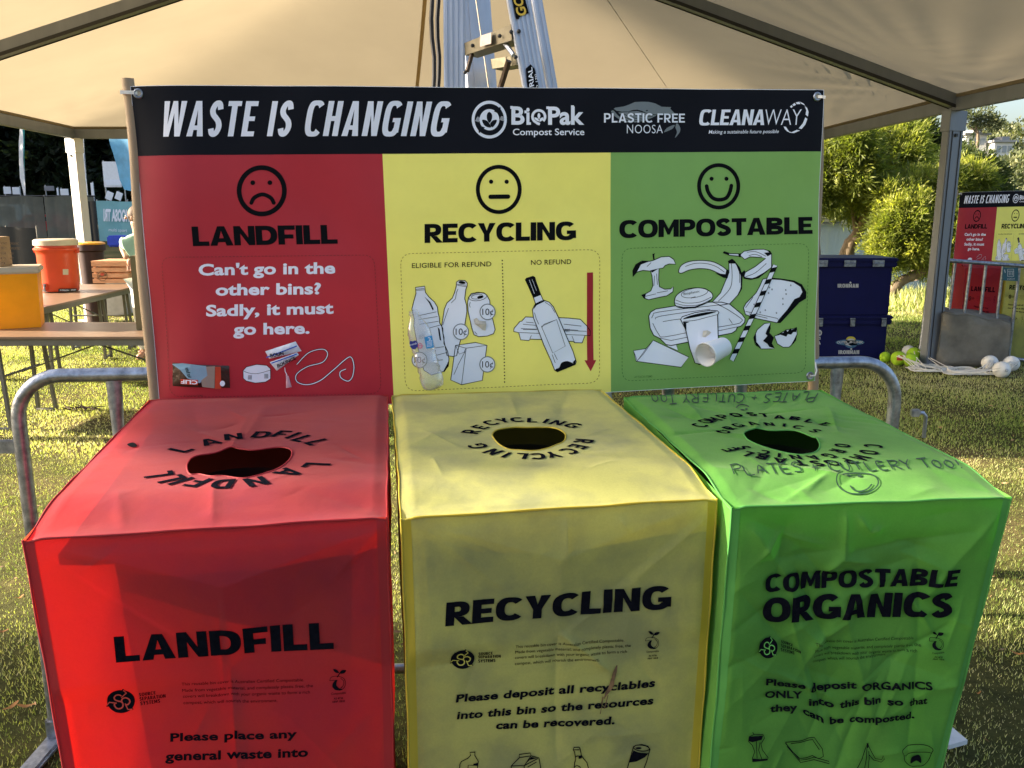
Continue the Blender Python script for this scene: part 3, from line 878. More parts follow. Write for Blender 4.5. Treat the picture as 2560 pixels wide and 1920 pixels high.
seam = MB(); mid = (BR_ + BL_) / 2 + Vector((-.55, 0, .07)); s0 = AP + Vector((0, 0, .03))
seam.quadstrip([s0 + (mid - s0) * (k / 12) + Vector((-.022, -.01, -.13 * math.sin(math.pi * k / 12) - .01)) for k in range(13)],
               [s0 + (mid - s0) * (k / 12) + Vector((.022, -.01, -.13 * math.sin(math.pi * k / 12) - .01)) for k in range(13)])
seam.build("canopy_seam", mat("seam_webbing", (.36, .25, .13), .7, trans=.5), tent)
M_postlit = mat("sunlit_post_aluminium", (.62, .61, .58), .5, .1, var=.04)  # tent aluminium again, its colour brightened for the sunlit left posts
from mathutils.bvhtree import BVHTree
_cm = bpy.data.objects["canopy_panel.001"].data if "canopy_panel.001" in bpy.data.objects else bpy.data.objects["canopy_panel"].data
_bv = BVHTree.FromPolygons([tuple(v.co + tent.location) for v in _cm.vertices], [tuple(p.vertices) for p in _cm.polygons])
def on_canopy(px, py):
    d = Vector(rays(px, py)).normalized(); h_ = _bv.ray_cast(Vector((0, 0, EYE)), d)
    return None if h_[0] is None else h_[0] - d * .006
M_stitch = mat("stitching", (.24, .19, .12), .8)
for a, b in (((1505, -20), (1672, 226)), ((560, 18), (300, 190))):
    P = [on_canopy(a[0] + (b[0] - a[0]) * k / 30, a[1] + (b[1] - a[1]) * k / 30) for k in range(31)]; P = [p for p in P if p]
    if len(P) > 3 and a[0] > 1000: MB().tube(P, [.002 * (1 + .8 * abs(math.sin(k * 1.3))) for k in range(len(P))], 5).build("canopy_stitching", M_stitch, tent, True)
def post(p, wx, wy, rz, zb, M_alu=M_alu):
    R = Matrix.Rotation(rz, 3, 'Z'); h = p.z - zb; m_ = MB()
    m_.box((p.x, p.y, zb + h / 2 - .07), (wx, wy, h - .08), R, .008)
    o = m_.build("post", M_alu, tent)
    g_ = MB()
    for sx in (-.28, .28):
        c = Vector((p.x, p.y, zb + h / 2 - .07)) + R @ Vector((wx * sx, -wy / 2 - .003, 0))
        g_.box(c, (.008, .006, h - .3), R)
    if M_alu is M_postlit: g_ = MB()
    c = Vector((p.x, p.y, p.z - .3)) + R @ Vector((-.01, -wy / 2 - .006, 0))
    g_.box(c, (.03, .02, .03), R); g_.build("post_groove", M_black, o)
    b_ = MB(); b_.box((p.x, p.y, p.z - .16), (wx + .03, wy + .02, .2), R, .004).box((p.x, p.y, zb + .01), (wx + .12, wy + .12, .02), R)
    b_.build("post_bracket", M_alu, o)
post(RP, .19, .1, .35, float(ground_z(RP.x, RP.y)))
post(BL_, .19, .12, -.5, 0.0, M_postlit)
post(BR_ + Vector((.0, 0, 0)), .16, .1, 0, float(ground_z(BR_.x, BR_.y)) - .1) if False else None
post(LQ, .19, .12, 0, 0.0, M_postlit); post(LN, .19, .12, 0, 0.0, M_postlit); post(RN, .16, .1, 0, float(ground_z(RN.x, RN.y)) - .02)
# two black ropes hanging behind the banner
for a, b, lab in ((at(1071, -250, 3.4), at(1091, 420, 3.4), "slanting black rope hanging behind the banner, left of the other rope"),
                  (at(1092, -250, 3.45), at(1098, 420, 3.45), "straight black rope hanging behind the banner beside the ladder rail")):
    m_ = MB().tube([a + (b - a) * k / 14 + Vector((.004 * math.sin(k * 1.7), .003 * math.sin(k), 0)) for k in range(15)], .0085, 7)
    tag(m_.build("hanging_rope", M_brope, None, True), lab, "rope", "black ropes behind the banner")

# ------------------------------------------------------------------ step ladder behind the banner
M_stepm = mat("dull_step_aluminium", (.17, .15, .10), .5, .3, var=.2, scale=20)
lad = thing("step_ladder", "tall scuffed aluminium step ladder with yellow and black stickers standing behind the banner", "ladder", (0, 3.3, 0))
def rail_pts(x0, x1, Y, Y1=None):
    a = at(x0, 0, Y); b = at(x1, 215, Y1 or Y)
    d = (b - a) / (b.z - a.z)
    return a + d * (3.25 - a.z), a + d * (0.0 - a.z)
def rail(x0, x1, Y, w, dep, rz, ribs=4, name="rail"):
    t_, f_ = rail_pts(x0, x1, Y)
    ax = (t_ - f_).normalized(); xr = Vector((math.cos(rz), math.sin(rz), 0)); xr = (xr - ax * xr.dot(ax)).normalized(); yr = ax.cross(xr)
    R = Matrix((xr, yr, ax)).transposed(); m_ = MB(); L = (t_ - f_).length; c = (t_ + f_) / 2
    m_.box(c, (w, .004, L), R)
    for k in range(ribs):
        m_.box(c + xr * (w * (k + .5) / ribs - w / 2) - yr * .0035, (w / ribs * .55, .005, L), R, .001)
    for sg in (-1, 1):
        m_.box(c + xr * (sg * (w / 2 - .002)) + yr * (dep / 2), (.004, dep, L), R)
    m_.build(name, M_ladder, lad); return t_, f_, xr, yr, ax
A_ = rail(1135, 1136, 3.33, .078, .03, 0)
C_ = rail(1298, 1337, 3.0, .074, .035, .12, 5)
D_ = rail(1343, 1381, 3.3, .036, .03, .1, 2, "rear_rail")
B_ = rail(1189, 1206, 3.72, .125, .05, .35, 1, "rear_rail")
def lp_(px, py, Y): return at(px, py, Y)
for (l0, l1, r0, r1, Yl, Yr) in (((1160, 108), (1162, 138), (1277, 61), (1279, 100), 3.33, 3.02), ((1226, 148), (1230, 172), (1290, 138), (1292, 162), 3.6, 3.35),
                         ((1158, 430), (1160, 462), (1330, 380), (1332, 415), 3.33, 3.02)):
    a = lp_(*l0, Yl); b = lp_(*r0, Yr); c = lp_(*r1, Yr); d = lp_(*l1, Yl); back = Vector((.045, .06, .0))
    m_ = MB(); m_.add([a, b, c, d, a + back, b + back, c + back, d + back], [(0, 1, 2, 3), (7, 6, 5, 4), (0, 4, 5, 1), (3, 2, 6, 7), (0, 3, 7, 4), (1, 5, 6, 2)])
    m_.build("step", M_stepm, lad)
m_ = MB()
for px, py, Y in ((1181, 114, 3.26), (1249, 90, 3.07), (1278, 80, 2.985), (1289, 143, 2.985), (1297, 78, 2.985), (1163, 181, 3.3)):
    p = at(px, py, Y); m_.ball(p, .007, (1, .5, 1), 8, 6)
m_.build("rivet", M_black, lad)
p = [at(1200, 91, 3.2), at(1228, 82, 3.12), at(1228, 110, 3.12), at(1200, 118, 3.2)]
pl = MB().add([Vector(q) - Vector((0, .008, 0)) for q in p], [(0, 1, 2, 3)]); pl.build("label_sticker", mat("paper_label", (.6, .5, .45), .7, var=.15, scale=60), lad)
M_brown = mat("rusty_brace", (.07, .045, .03), .6, .3)
MB().tube([at(1272, 152, 3.25), at(1250, 222, 3.3), at(1225, 300, 3.35)], .011, 8).build("brace", M_brown, lad, True)
MB().tube([at(1260, 105, 3.1), at(1284, 138, 3.05)], .008, 6).build("brace", M_ladder, lad)
MB().tube([at(1180, 135, 3.3), at(1168, 178, 3.28)], .008, 6).build("brace", M_brown, lad)
MB().tube([at(1190, 0, 3.6), at(1221, 215, 3.6), at(1240, 350, 3.6)], .003, 6).build("rod", M_cream, lad)
# stickers on the right rail: plane of rail C
c0 = at(1317, 80, 2.985)
def ladder_surface(px, py, off):
    r = rays(px, py); n_ = np.array(C_[3]); q = np.array(C_[1] + (C_[0] - C_[1]) * .6 - C_[3] * .006)
    n_ = n_ / np.linalg.norm(n_); s = ((q - ORI) @ n_) / (r @ n_)
    P = ORI + r * s[..., None]; return P - n_ * (off + .003) * np.sign(n_[1])
M_yel = mat("sticker_yellow", (.75, .5, .05), .5)
print_on(ladder_surface, [fill([(1280, 0), (1290, 48), (1296, 49), (1302, 38), (1322, 34), (1313, 0), (1308, -40), (1272, -40)])], M_ink, "sticker", lad, 1)
print_on(ladder_surface, [type_quad("GO", (1318, 38), (1303, -10), (1293, 42), (1281, -8), .03)], M_yel, "lettering", lad, 3)
print_on(ladder_surface, [fill([(1314, 172), (1326, 161), (1336, 172), (1352, 240), (1320, 240)])], M_ink, "sticker", lad, 1)
print_on(ladder_surface, [type_quad("INDUSTRIAL", (1343, 300), (1330, 168), (1331, 304), (1319, 172), .02), type_quad("MAX LOAD 120", (1356, 290), (1341, 186), (1350, 290), (1336, 186), .01)], M_inkw, "lettering", lad, 3)

# ------------------------------------------------------------------ crowd barrier the banner is tied to
bar = thing("crowd_barrier", "galvanised crowd barrier with rounded corners the banner is tied to, behind the bins", "barrier", (-.1, 2.6, 0))
BLF = Vector((-1.45, 2.43, 0)); BRF = Vector((1.262, 2.74, 0)); zt = 1.185; ex = (BRF - BLF).normalized()
pts = [BLF + Vector((0, 0, .0)), BLF + Vector((0, 0, .5)), BLF + Vector((0, 0, zt - .13))]
for k in range(1, 8):
    q = math.pi / 2 * k / 8; pts.append(BLF + Vector((0, 0, zt - .13)) + ex * (.13 * (1 - math.cos(q))) + Vector((0, 0, .13 * math.sin(q))))
pts += [BLF + ex * .13 + Vector((0, 0, zt)), BLF + ex * 1.3 + Vector((0, 0, zt - .004)), BRF - ex * .13 + Vector((0, 0, zt - .012))]
for k in range(1, 8):
    q = math.pi / 2 * k / 8; pts.append(BRF - ex * .13 + ex * (.13 * math.sin(q)) + Vector((0, 0, zt - .142 + .13 * math.cos(q))))
pts += [BRF + Vector((0, 0, zt - .142)), BRF + Vector((0, 0, .5)), BRF]
MB().tube(pts, .0205, 16).build("rail_frame", M_galv, bar, True)
MB().tube([BLF + Vector((0, 0, .18)), BRF + Vector((0, 0, .18))], .0165, 12).build("bottom_rail", M_galv, bar, True)
L_ = (BRF - BLF).length
offs = [.277, .52, .76, 1.0, 1.24, 1.48, 1.72, 1.96, 2.2, (at(2091, 940, 2.72) - BLF).dot(ex)]
for o_ in offs:
    b_ = BLF + ex * o_; m_ = MB(); ln_ = zt - .02 - .18
    prof = [(0, .023, .011), (.05, .022, .012), (.13, .0175, .0145), (.25, .016, .016), (ln_, .016, .016)]
    k0 = len(m_.v)
    for (dz, rx_, ry_) in prof:
        for j in range(12):
            q = 2 * math.pi * j / 12
            m_.v.append(tuple(b_ + ex * (rx_ * math.cos(q)) + Vector((0, ry_ * math.sin(q), zt - .018 - dz))))
    for i in range(len(prof) - 1):
        for j in range(12): m_.f.append((i * 12 + j, i * 12 + (j + 1) % 12, (i + 1) * 12 + (j + 1) % 12, (i + 1) * 12 + j))
    m_.build("upright", M_galv, bar, True)
for q in (BLF, BRF):
    MB().box(q + Vector((0, 0, .012)), (.06, .5, .024), None, .008).box(q + Vector((0, 0, .05)), (.05, .05, .08), None, .01).build("foot", M_galv, bar)
hk = at(30, 1114, 2.44)
MB().box((BLF.x - .075, 2.43, hk.z), (.13, .012, .042), None, .003).build("hook", M_galv, bar)
h1 = at(2288, 1032, 2.74); h2 = at(2308, 1032, 2.74)
MB().tube([h1, h2, h2 + Vector((.010, 0, -.012)), h2 + Vector((.010, 0, -.085))], .0065, 8).box(h1, (.03, .02, .025), None, .004).build("hook", M_galv, bar, True)
# ------------------------------------------------------------------ waste banner
def vert(x, yt, x2, yb, h):
    a = rays(x, yt); b = rays(x2, yb); Y = h / (a[2] / a[1] - b[2] / b[1]); return at(x, yt, Y), at(x2, yb, Y)
bTL, bBL = vert(318, 212, 395, 1042, .885)
bTR, bBR = vert(2060.5, 225, 2038, 952, .885)
bn = np.cross(np.array(bTR - bTL), np.array(bBL - bTL)); bn /= np.linalg.norm(bn)
if bn[1] < 0: bn = -bn
byaw = math.atan2(bTR.y - bTL.y, bTR.x - bTL.x)
ban = thing("waste_banner", "large printed banner above the three covers, black top over red, yellow and green panels", "banner", bBL, byaw, "waste sorting banners")

def solve_ab(C, P, n=7):
    """where points P of a flat four-cornered patch C (00,10,01,11) lie, as a and b from 0 to 1"""
    C = [np.array(c) for c in C]; a = np.full(len(P), .5); b = np.full(len(P), .5)
    for _ in range(n):
        a_, b_ = a[:, None], b[:, None]
        S = C[0] * (1 - a_) * (1 - b_) + C[1] * a_ * (1 - b_) + C[2] * (1 - a_) * b_ + C[3] * a_ * b_
        Sa = (C[1] - C[0]) * (1 - b_) + (C[3] - C[2]) * b_; Sb = (C[2] - C[0]) * (1 - a_) + (C[3] - C[1]) * a_
        R = P - S
        aa = (Sa * Sa).sum(1); bb = (Sb * Sb).sum(1); ab = (Sa * Sb).sum(1); ra = (R * Sa).sum(1); rb = (R * Sb).sum(1)
        det = aa * bb - ab * ab
        a = a + (ra * bb - rb * ab) / det; b = b + (rb * aa - ra * ab) / det
    return a, b
def hit(px, py, q, n):
    r = rays(px, py); return ORI + r * (((np.array(q) - ORI) @ n) / (r @ n))[..., None]

bC = (bTL, bTR, bBL, bBR)
def ban_surf(a, b, off=0.0):
    a_ = a[:, None]; b_ = b[:, None]; C = [np.array(c) for c in bC]
    P = C[0] * (1 - a_) * (1 - b_) + C[1] * a_ * (1 - b_) + C[2] * (1 - a_) * b_ + C[3] * a_ * b_
    e = np.clip(.075 - a, 0, 1) / .075
    d = .034 * e ** 1.9 + .0042 * np.sin(a * 17 + b * 3) * np.sin(b * 9 + 1) + .0024 * np.sin(a * 41 + 2 * np.sin(b * 7)) * np.sin(b * 6 + a * 9)
    e2 = np.clip(a - .985, 0, 1) / .015
    d = d + .006 * e2 ** 2
    return P + bn * (d - off)[:, None]
def ban_px(px, py, off): 
    P = hit(px, py, bTL, bn); a, b = solve_ab(bC, P); return ban_surf(a, b, off)
def patch(name, x0, x1, y0, y1, m, n1=60, n2=30, under=0.0):
    """cuts a piece of the banner by fractions: a across, b down; x0, x1 may be (top, bottom)"""
    x0 = x0 if isinstance(x0, tuple) else (x0, x0); x1 = x1 if isinstance(x1, tuple) else (x1, x1)
    s, t = np.meshgrid(np.linspace(0, 1, n1), np.linspace(0, 1, n2)); s = s.ravel(); t = t.ravel()
    yl = y0[0] + (y0[1] - y0[0]) * s if isinstance(y0, tuple) else y0 + 0 * s
    b = yl + (y1 - yl) * t
    a = (x0[0] + (x0[1] - x0[0]) * t) * (1 - s) + (x1[0] + (x1[1] - x1[0]) * t) * s
    if isinstance(y1, tuple): pass
    P = ban_surf(a, b, -under)
    i = np.arange(n1 * n2).reshape(n2, n1)
    F = np.stack([i[:-1, :-1], i[:-1, 1:], i[1:, 1:], i[1:, :-1]], -1).reshape(-1, 4)
    return fast(name, P, F, m, ban, smooth=True)
def ab_of(px, py):
    a, b = solve_ab(bC, hit(np.array([px]), np.array([py]), bTL, bn)); return float(a[0]), float(b[0])
bb = ab_of(1200, 383.5)[1]
ry0 = ab_of(956, 384)[0]; ry1 = ab_of(984, 989)[0]; yg0 = ab_of(1526, 384)[0]; yg1 = ab_of(1526, 975)[0]
ext = lambda a0, a1: (a0, a0 + (a1 - a0) * (1 - bb) / (ab_of(1200, 985)[1] - bb))
ry = ext(ry0, ry1); yg = ext(yg0, yg1)
patch("header_panel", 0, 1, 0, bb, M_pblk, 90, 14)
patch("red_panel", 0, ry, bb, 1, M_pred, 60, 40)
patch("yellow_panel", ry, yg, bb, 1, M_pyel, 40, 40)
patch("green_panel", yg, 1, bb, 1, M_pgrn, 40, 40)
hem = MB()
for A, B in (((0, 0), (1, 0)), ((1, 0), (1, 1)), ((1, 1), (0, 1)), ((0, 1), (0, 0))):
    t = np.linspace(0, 1, 60); P = ban_surf(A[0] + (B[0] - A[0]) * t, A[1] + (B[1] - A[1]) * t)
    hem.tube([Vector(q) for q in P], .0007, 5)
hem.build("hem", M_inkw, ban)

def P_(geoms, m, layer=1, name="lettering", step=40): return print_on(ban_px, geoms, m, name, ban, layer, step)
K1 = lambda p: (300 + p[0] * .40687, 180 + p[1] * .40687)
K2 = lambda p: (1150 + p[0] * .42948, 200 + p[1] * .42948)
K3 = lambda p: (300 + p[0] * .31646, 600 + p[1] * .31646)
K4 = lambda p: (960 + p[0] * .26221, 600 + p[1] * .26221)
K5 = lambda p: (1520 + p[0] * .25316, 580 + p[1] * .25316)
def X_(K, pts): return [K(p) for p in pts]
P_([heavy("WASTE IS CHANGING", (406, 341), (1122, 340), (406, 252), (1129, 254), .15, .14, .48, .10, .26, .12, 3.2)], M_inkw)
# compost service mark
KB = lambda p: (1170 + p[0] * .14014, 230 + p[1] * .14014)
P_([fill(X_(KB, ell(380, 492, 313, 337, 60)))], M_inkw, 1, "logo")
P_([fill(X_(KB, ell(380, 492, 263, 282, 60)))], M_pblk, 2, "logo")
P_([fill(X_(KB, ell(382, 495, 176, 190, 50)))], M_inkw, 3, "logo")
P_([fill(X_(KB, curve([(380, 355), (425, 400), (425, 480), (385, 550), (340, 490), (338, 400)], 5, True))),
    fill(X_(KB, curve([(252, 500), (320, 505), (380, 560), (410, 630), (340, 625), (280, 580)], 5, True))),
    fill(X_(KB, curve([(512, 500), (450, 505), (405, 545), (395, 575), (430, 630), (490, 570)], 5, True))),
    fill(X_(KB, [(460, 345), (575, 265), (600, 415)])), fill(X_(KB, [(165, 580), (300, 635), (195, 735)]))], M_pblk, 4, "logo")
P_([ribbon(X_(KB, [(130 + 14 * k, 520 + 4 * k), (175 + 14 * k, 440 + 5 * k)]), .8) for k in range(0, 5)] +
   [ribbon(X_(KB, [(565 + 15 * k, 500 + 4 * k), (600 + 15 * k, 430 + 5 * k)]), .8) for k in range(0, 5)], M_inkw, 5, "logo")
P_([type_quad("B", KB((775, 583)), KB((1010, 585)), KB((775, 255)), KB((1010, 258)), .03),
    type_quad("i", KB((1040, 585)), KB((1100, 585)), KB((1040, 262)), KB((1100, 262)), .03),
    type_quad("Pak", KB((1425, 588)), KB((2065, 588)), KB((1425, 262)), KB((2065, 262)), .03),
    fill(X_(KB, [(755, 250), (800, 250), (800, 300), (755, 300)])), fill(X_(KB, [(1395, 258), (1440, 258), (1440, 306), (1395, 306)])),
    fill(X_(KB, [(1008, 330), (1050, 330), (1050, 378), (1008, 378)])), fill(X_(KB, [(1830, 242), (1880, 242), (1880, 290), (1830, 290)])),
    fill(X_(KB, [(1095, 540), (1122, 540), (1122, 585), (1095, 585)])),
    ribbon(X_(KB, ell(1261, 440, 111, 112, 40, 115, 405)), 6.4),
    ribbon(X_(KB, curve([(1205, 535), (1240, 560), (1280, 575)], 5)), [5, 6, 6.4, 6.6, 6.8, 6.8, 6.8, 6.8, 6.8, 6.5, 6]),
    fill(X_(KB, curve([(1262, 372), (1290, 420), (1265, 485), (1238, 425)], 4, True))), fill(X_(KB, curve([(1185, 455), (1240, 470), (1270, 525), (1205, 500)], 4, True))),
    fill(X_(KB, curve([(1338, 455), (1285, 475), (1275, 530), (1325, 505)], 4, True)))], M_inkw)
P_([type_quad("Compost Service", KB((800, 770)), KB((2068, 772)), KB((800, 655)), KB((2068, 655)), .012)], M_inkw)
# whale and plastic free lettering
KW = lambda p: (1490 + p[0] * .11302, 240 + p[1] * .11302)
P_([fill(X_(KW, [(380, 285), (420, 262), (600, 235), (720, 195), (850, 137), (1000, 130), (1160, 133), (1300, 165), (1450, 238), (1560, 242), (1668, 245), (1645, 280), (1760, 395), (1740, 420), (1450, 415), (1300, 410), (1200, 395), (1100, 375), (1000, 330), (900, 305), (800, 315), (700, 345), (560, 350), (440, 330)])),
    fill(X_(KW, [(318, 350), (345, 318), (385, 330), (480, 440), (620, 540), (800, 590), (760, 600), (560, 560), (400, 450)])),
    fill(X_(KW, [(480, 370), (640, 360), (780, 345), (900, 335), (1060, 375), (1200, 410), (1340, 430), (1240, 480), (1050, 560), (850, 590), (640, 520)])),
    fill(X_(KW, curve([(1750, 640), (1650, 665), (1560, 720), (1510, 800), (1600, 770), (1700, 720)], 4, True))),
    fill(X_(KW, curve([(1800, 600), (1870, 690), (1860, 800), (1755, 925), (1800, 800), (1765, 690)], 4, True)))], M_inkg, 1, "logo")
P_([ribbon(X_(KW, curve([(420, 340), (600, 460), (800, 530), (1000, 560)], 6)), 1.6), ribbon(X_(KW, curve([(560, 380), (760, 470), (960, 510), (1150, 510)], 6)), 1.4),
    ribbon(X_(KW, curve([(700, 370), (880, 430), (1060, 455), (1250, 450)], 6)), 1.2), fill(X_(KW, ell(1118, 325, 26, 12, 14, rot=-15)))], M_pblk, 2, "logo")
P_([heavy("PLASTIC FREE", KW((165, 592)), KW((1975, 585)), KW((165, 385)), KW((1975, 388)), .19, .17, .9, .12, .38)], M_inkw, 3)
P_([type_quad("NOOSA", KW((670, 828)), KW((1480, 822)), KW((670, 640)), KW((1480, 640)), -.006, 1.08)], M_inkw, 3)
# sustainable future lettering with broken ring
KC = lambda p: (1730 + p[0] * .15371, 230 + p[1] * .15371)
P_([heavy("CLEANA", KC((125, 540)), KC((1172, 538)), KC((125, 285)), KC((1172, 285)), .2, .17, .74, .04, .3, .14, 3.4)], M_inkw)
P_([type_quad("WAY", KC((1195, 536)), KC((1775, 535)), KC((1195, 285)), KC((1775, 285)), -.012, .96, .14)], M_inkw)
P_([type_quad("Making a sustainable future possible", KC((272, 678)), KC((1405, 668)), KC((272, 620)), KC((1405, 612)), .006, 1, .2)], M_inkw)
P_([fill(X_(KC, q)) for q in (
    [(1587, 240), (1610, 262), (1635, 238), (1612, 215)], [(1625, 208), (1648, 232), (1685, 208), (1662, 180)], [(1678, 172), (1700, 200), (1755, 198), (1738, 160)],
    [(1745, 160), (1765, 190), (1830, 225), (1800, 185)], [(1822, 230), (1845, 300), (1833, 370), (1870, 403), (1882, 330), (1860, 262)],
    [(1828, 415), (1862, 440), (1830, 530), (1770, 605), (1722, 592), (1790, 510)], [(1745, 628), (1690, 618), (1610, 655), (1545, 640), (1580, 665), (1650, 670)],
    [(1482, 562), (1520, 568), (1548, 615), (1580, 655), (1540, 645), (1500, 605)])], M_inkw, 1, "logo")
# faces
P_([ribbon(ell(654.4, 477, 56.5, 58, 48), 12, True), fill(ell(632, 456.7, 6, 6, 14)), fill(ell(674.8, 456.7, 6, 6, 14)), ribbon(curve([(628.5, 507), (636, 494), (656, 486), (676, 494), (684.5, 507)], 6), 10),
    fill(ell(628.5, 507, 5, 5, 12)), fill(ell(684.5, 507, 5, 5, 12))], M_ink, 1, "face_drawing")
P_([ribbon(ell(1246.6, 473.6, 52.5, 56.5, 48), 10, True), fill(ell(1227.3, 454.3, 5.4, 5.4, 14)), fill(ell(1266.4, 454.3, 5.4, 5.4, 14)), ribbon([(1226, 492), (1270, 491.5)], 11),
    fill(ell(1226, 492, 5.5, 5.5, 12)), fill(ell(1270, 491.5, 5.5, 5.5, 12))], M_ink, 1, "face_drawing")
P_([ribbon(ell(1795.5, 465.9, 49.5, 53, 48), 9.6, True), fill(ell(1777.5, 447, 5.2, 5.2, 14)), fill(ell(1814.9, 447, 5.2, 5.2, 14)),
    ribbon(curve(X_(K2, [(1432, 618), (1440, 650), (1465, 685), (1502, 697), (1545, 688), (1567, 655), (1577, 615)]), 5), 9.5), fill(ell(*K2((1432, 618)), 4.8, 4.8, 12)), fill(ell(*K2((1577, 615)), 4.8, 4.8, 12))], M_ink, 1, "face_drawing")
P_([heavy("LANDFILL", (483, 615.4), (844.4, 609.3), (479, 566.5), (842, 562), .285, .23, 1.08, .035)], M_ink)
P_([heavy("RECYCLING", (1061, 607.3), (1440, 599.4), (1061, 560), (1440, 554), .285, .23, 1.08, .035)], M_ink)
P_([heavy("COMPOSTABLE", (1547.5, 595), (2030.5, 584.4), (1547.5, 551), (2030.5, 542), .285, .23, 1.08, .035)], M_ink)
for s_, l_, r_, h_ in (("Can't go in the", (497, 689), (838, 683.9), 29), ("other bins?", (539.6, 739), (802.5, 735.4), 29), ("Sadly, it must", (515.8, 791), (834, 784.2), 29), ("go here.", (584, 837), (774, 834), 29)):
    P_([type_line(s_, l_, r_, h_, .034, 1.02)], M_inkw)
# dashed frames
def rounded(TL, TR, BR, BL, r):
    out = []
    cs = [np.array(q, float) for q in (TL, TR, BR, BL)]
    for i in range(4):
        c = cs[i]; pv = cs[i - 1]; nx_ = cs[(i + 1) % 4]
        u1 = (pv - c) / np.linalg.norm(pv - c); u2 = (nx_ - c) / np.linalg.norm(nx_ - c)
        for k in range(7):
            t = k / 6; out.append(tuple((c + u1 * r) * (1 - t) ** 2 + 2 * c * t * (1 - t) + (c + u2 * r) * t * t))
    return out + [out[0]]
def dashes(poly, on_=7, gap=5, w=1.5):
    out = []; P = [np.array(p) for p in poly]; acc = 0; i = 0; segs = []
    L = [0]
    for a, b in zip(P[:-1], P[1:]): L.append(L[-1] + np.linalg.norm(b - a))
    def ptat(s):
        k = min(max(np.searchsorted(L, s) - 1, 0), len(P) - 2); f = (s - L[k]) / max(L[k + 1] - L[k], 1e-6); return tuple(P[k] * (1 - f) + P[k + 1] * f)
    s = 0
    while s < L[-1] - on_:
        out.append(ribbon([ptat(s), ptat(s + on_ / 2), ptat(s + on_)], w)); s += on_ + gap
    return out
P_(dashes(rounded(K3((318, 137)), K3((2008, 118)), K3((2065, 1212)), K3((385, 1245)), 28), 5, 4, 1.5), M_dred, 1, "dashed_line", 200)
P_(dashes(rounded(K4((155, 130)), K4((2055, 90)), K4((2050, 1356)), K4((205, 1440)), 30), 5, 4.5, 1.5), M_dyel, 1, "dashed_line", 200)
P_(dashes(rounded(K5((135, 162)), K5((1978, 112)), K5((1940, 1385)), K5((135, 1470)), 26), 5, 4, 1.4), M_dgrn, 1, "dashed_line", 200)
P_([type_line("ELIGIBLE FOR REFUND", K4((265, 267)), K4((1022, 250)), 12, .008, 1.04)], M_ink)
P_([type_line("NO REFUND", K4((1402, 238)), K4((1782, 228)), 12, .008, 1.04)], M_ink)
P_([type_line("ATTACH ITEMS", K5((255, 1440)), K5((432, 1432)), 5, .002)], M_dgrn)
P_([type_line("ATTACH ITEMS", K3((497, 1243)), K3((655, 1236)), 4.5, .002)], M_dred)
P_([ribbon([K4((1127 + 20 * t, 190 + 1155 * t)), K4((1127 + 20 * t + .2, 190 + 1155 * t + 12))], 3) for t in np.linspace(0, 1, 38)], M_ink, 1, "dotted_line", 200)
P_([fill(X_(K4, [(1932, 310), (1990, 308), (1994, 1143), (2020, 1143), (1966, 1248), (1908, 1145), (1934, 1145)]))], M_pred, 1, "arrow")

def draw(K, shapes, lines=(), blacks=(), lay=1, w=2.0, name="drawing", paper=None):
    """an ink drawing: white shapes with black outlines, then black areas and lines"""
    for k, s in enumerate(shapes):
        P_([fill(X_(K, s))], paper or M_inkw, lay + 2 * k, name)
        P_([ribbon(X_(K, s), w, True)], M_ink, lay + 2 * k + 1, name)
    top = lay + 2 * len(shapes)
    g_ = [ribbon(X_(K, l), w * .6) for l in lines] + [fill(X_(K, b)) for b in blacks]
    if g_: P_(g_, M_ink, top, name)
bottle = [(300, 452), (388, 440), (395, 500), (430, 545), (480, 590), (510, 640), (515, 690), (528, 740), (530, 790), (560, 840), (562, 890), (572, 930), (570, 985), (592, 1030), (605, 1060), (618, 1130), (612, 1200), (570, 1250), (450, 1285), (380, 1240), (335, 1080), (300, 900), (285, 820), (288, 750), (265, 660), (285, 580), (305, 510)]
draw(K4, [bottle], [[(300, 470), (385, 462)], [(300, 480), (388, 475)], [(330, 722), (500, 685)], [(330, 760), (510, 730)], [(340, 805), (520, 775)], [(430, 840), (540, 810)], [(480, 1030), (570, 1015)], [(490, 1100), (600, 1070)], [(470, 1150), (560, 1140)]],
     [[(385, 540), (440, 590), (475, 660), (465, 672), (430, 600)], [(512, 830), (530, 850), (545, 960), (530, 950)], [(600, 1180), (618, 1140), (612, 1200), (575, 1255), (560, 1255)]])
beer = [(690, 400), (715, 383), (770, 385), (793, 410), (790, 440), (778, 470), (768, 560), (785, 620), (788, 680), (770, 800), (720, 980), (690, 1100), (655, 1108), (600, 1100), (575, 980), (550, 820), (575, 660), (600, 600), (650, 555), (672, 500), (688, 440)]
draw(K4, [beer], [[(560, 810), (590, 720), (615, 650)], [(640, 600), (680, 560), (690, 500), (705, 465)], [(698, 430), (785, 445)], [(692, 420), (780, 430)]], [ell(742, 404, 34, 14, 16, rot=8)])
can = [(805, 545), (830, 510), (890, 497), (950, 502), (978, 525), (1005, 575), (1010, 640), (1030, 740), (1055, 850), (1040, 890), (980, 912), (900, 918), (855, 900), (835, 840), (800, 680), (795, 590)]
draw(K4, [can], [ell(892, 540, 85, 36, 24, 0, 359, rot=-8), ell(885, 538, 55, 22, 18, 0, 359, rot=-8), [(820, 590), (812, 620), (820, 640)], [(860, 870), (885, 898)]], [ell(915, 542, 30, 14, 14, rot=-10)])
carton = [(680, 1002), (870, 973), (978, 1000), (935, 1336), (738, 1378), (635, 1332)]
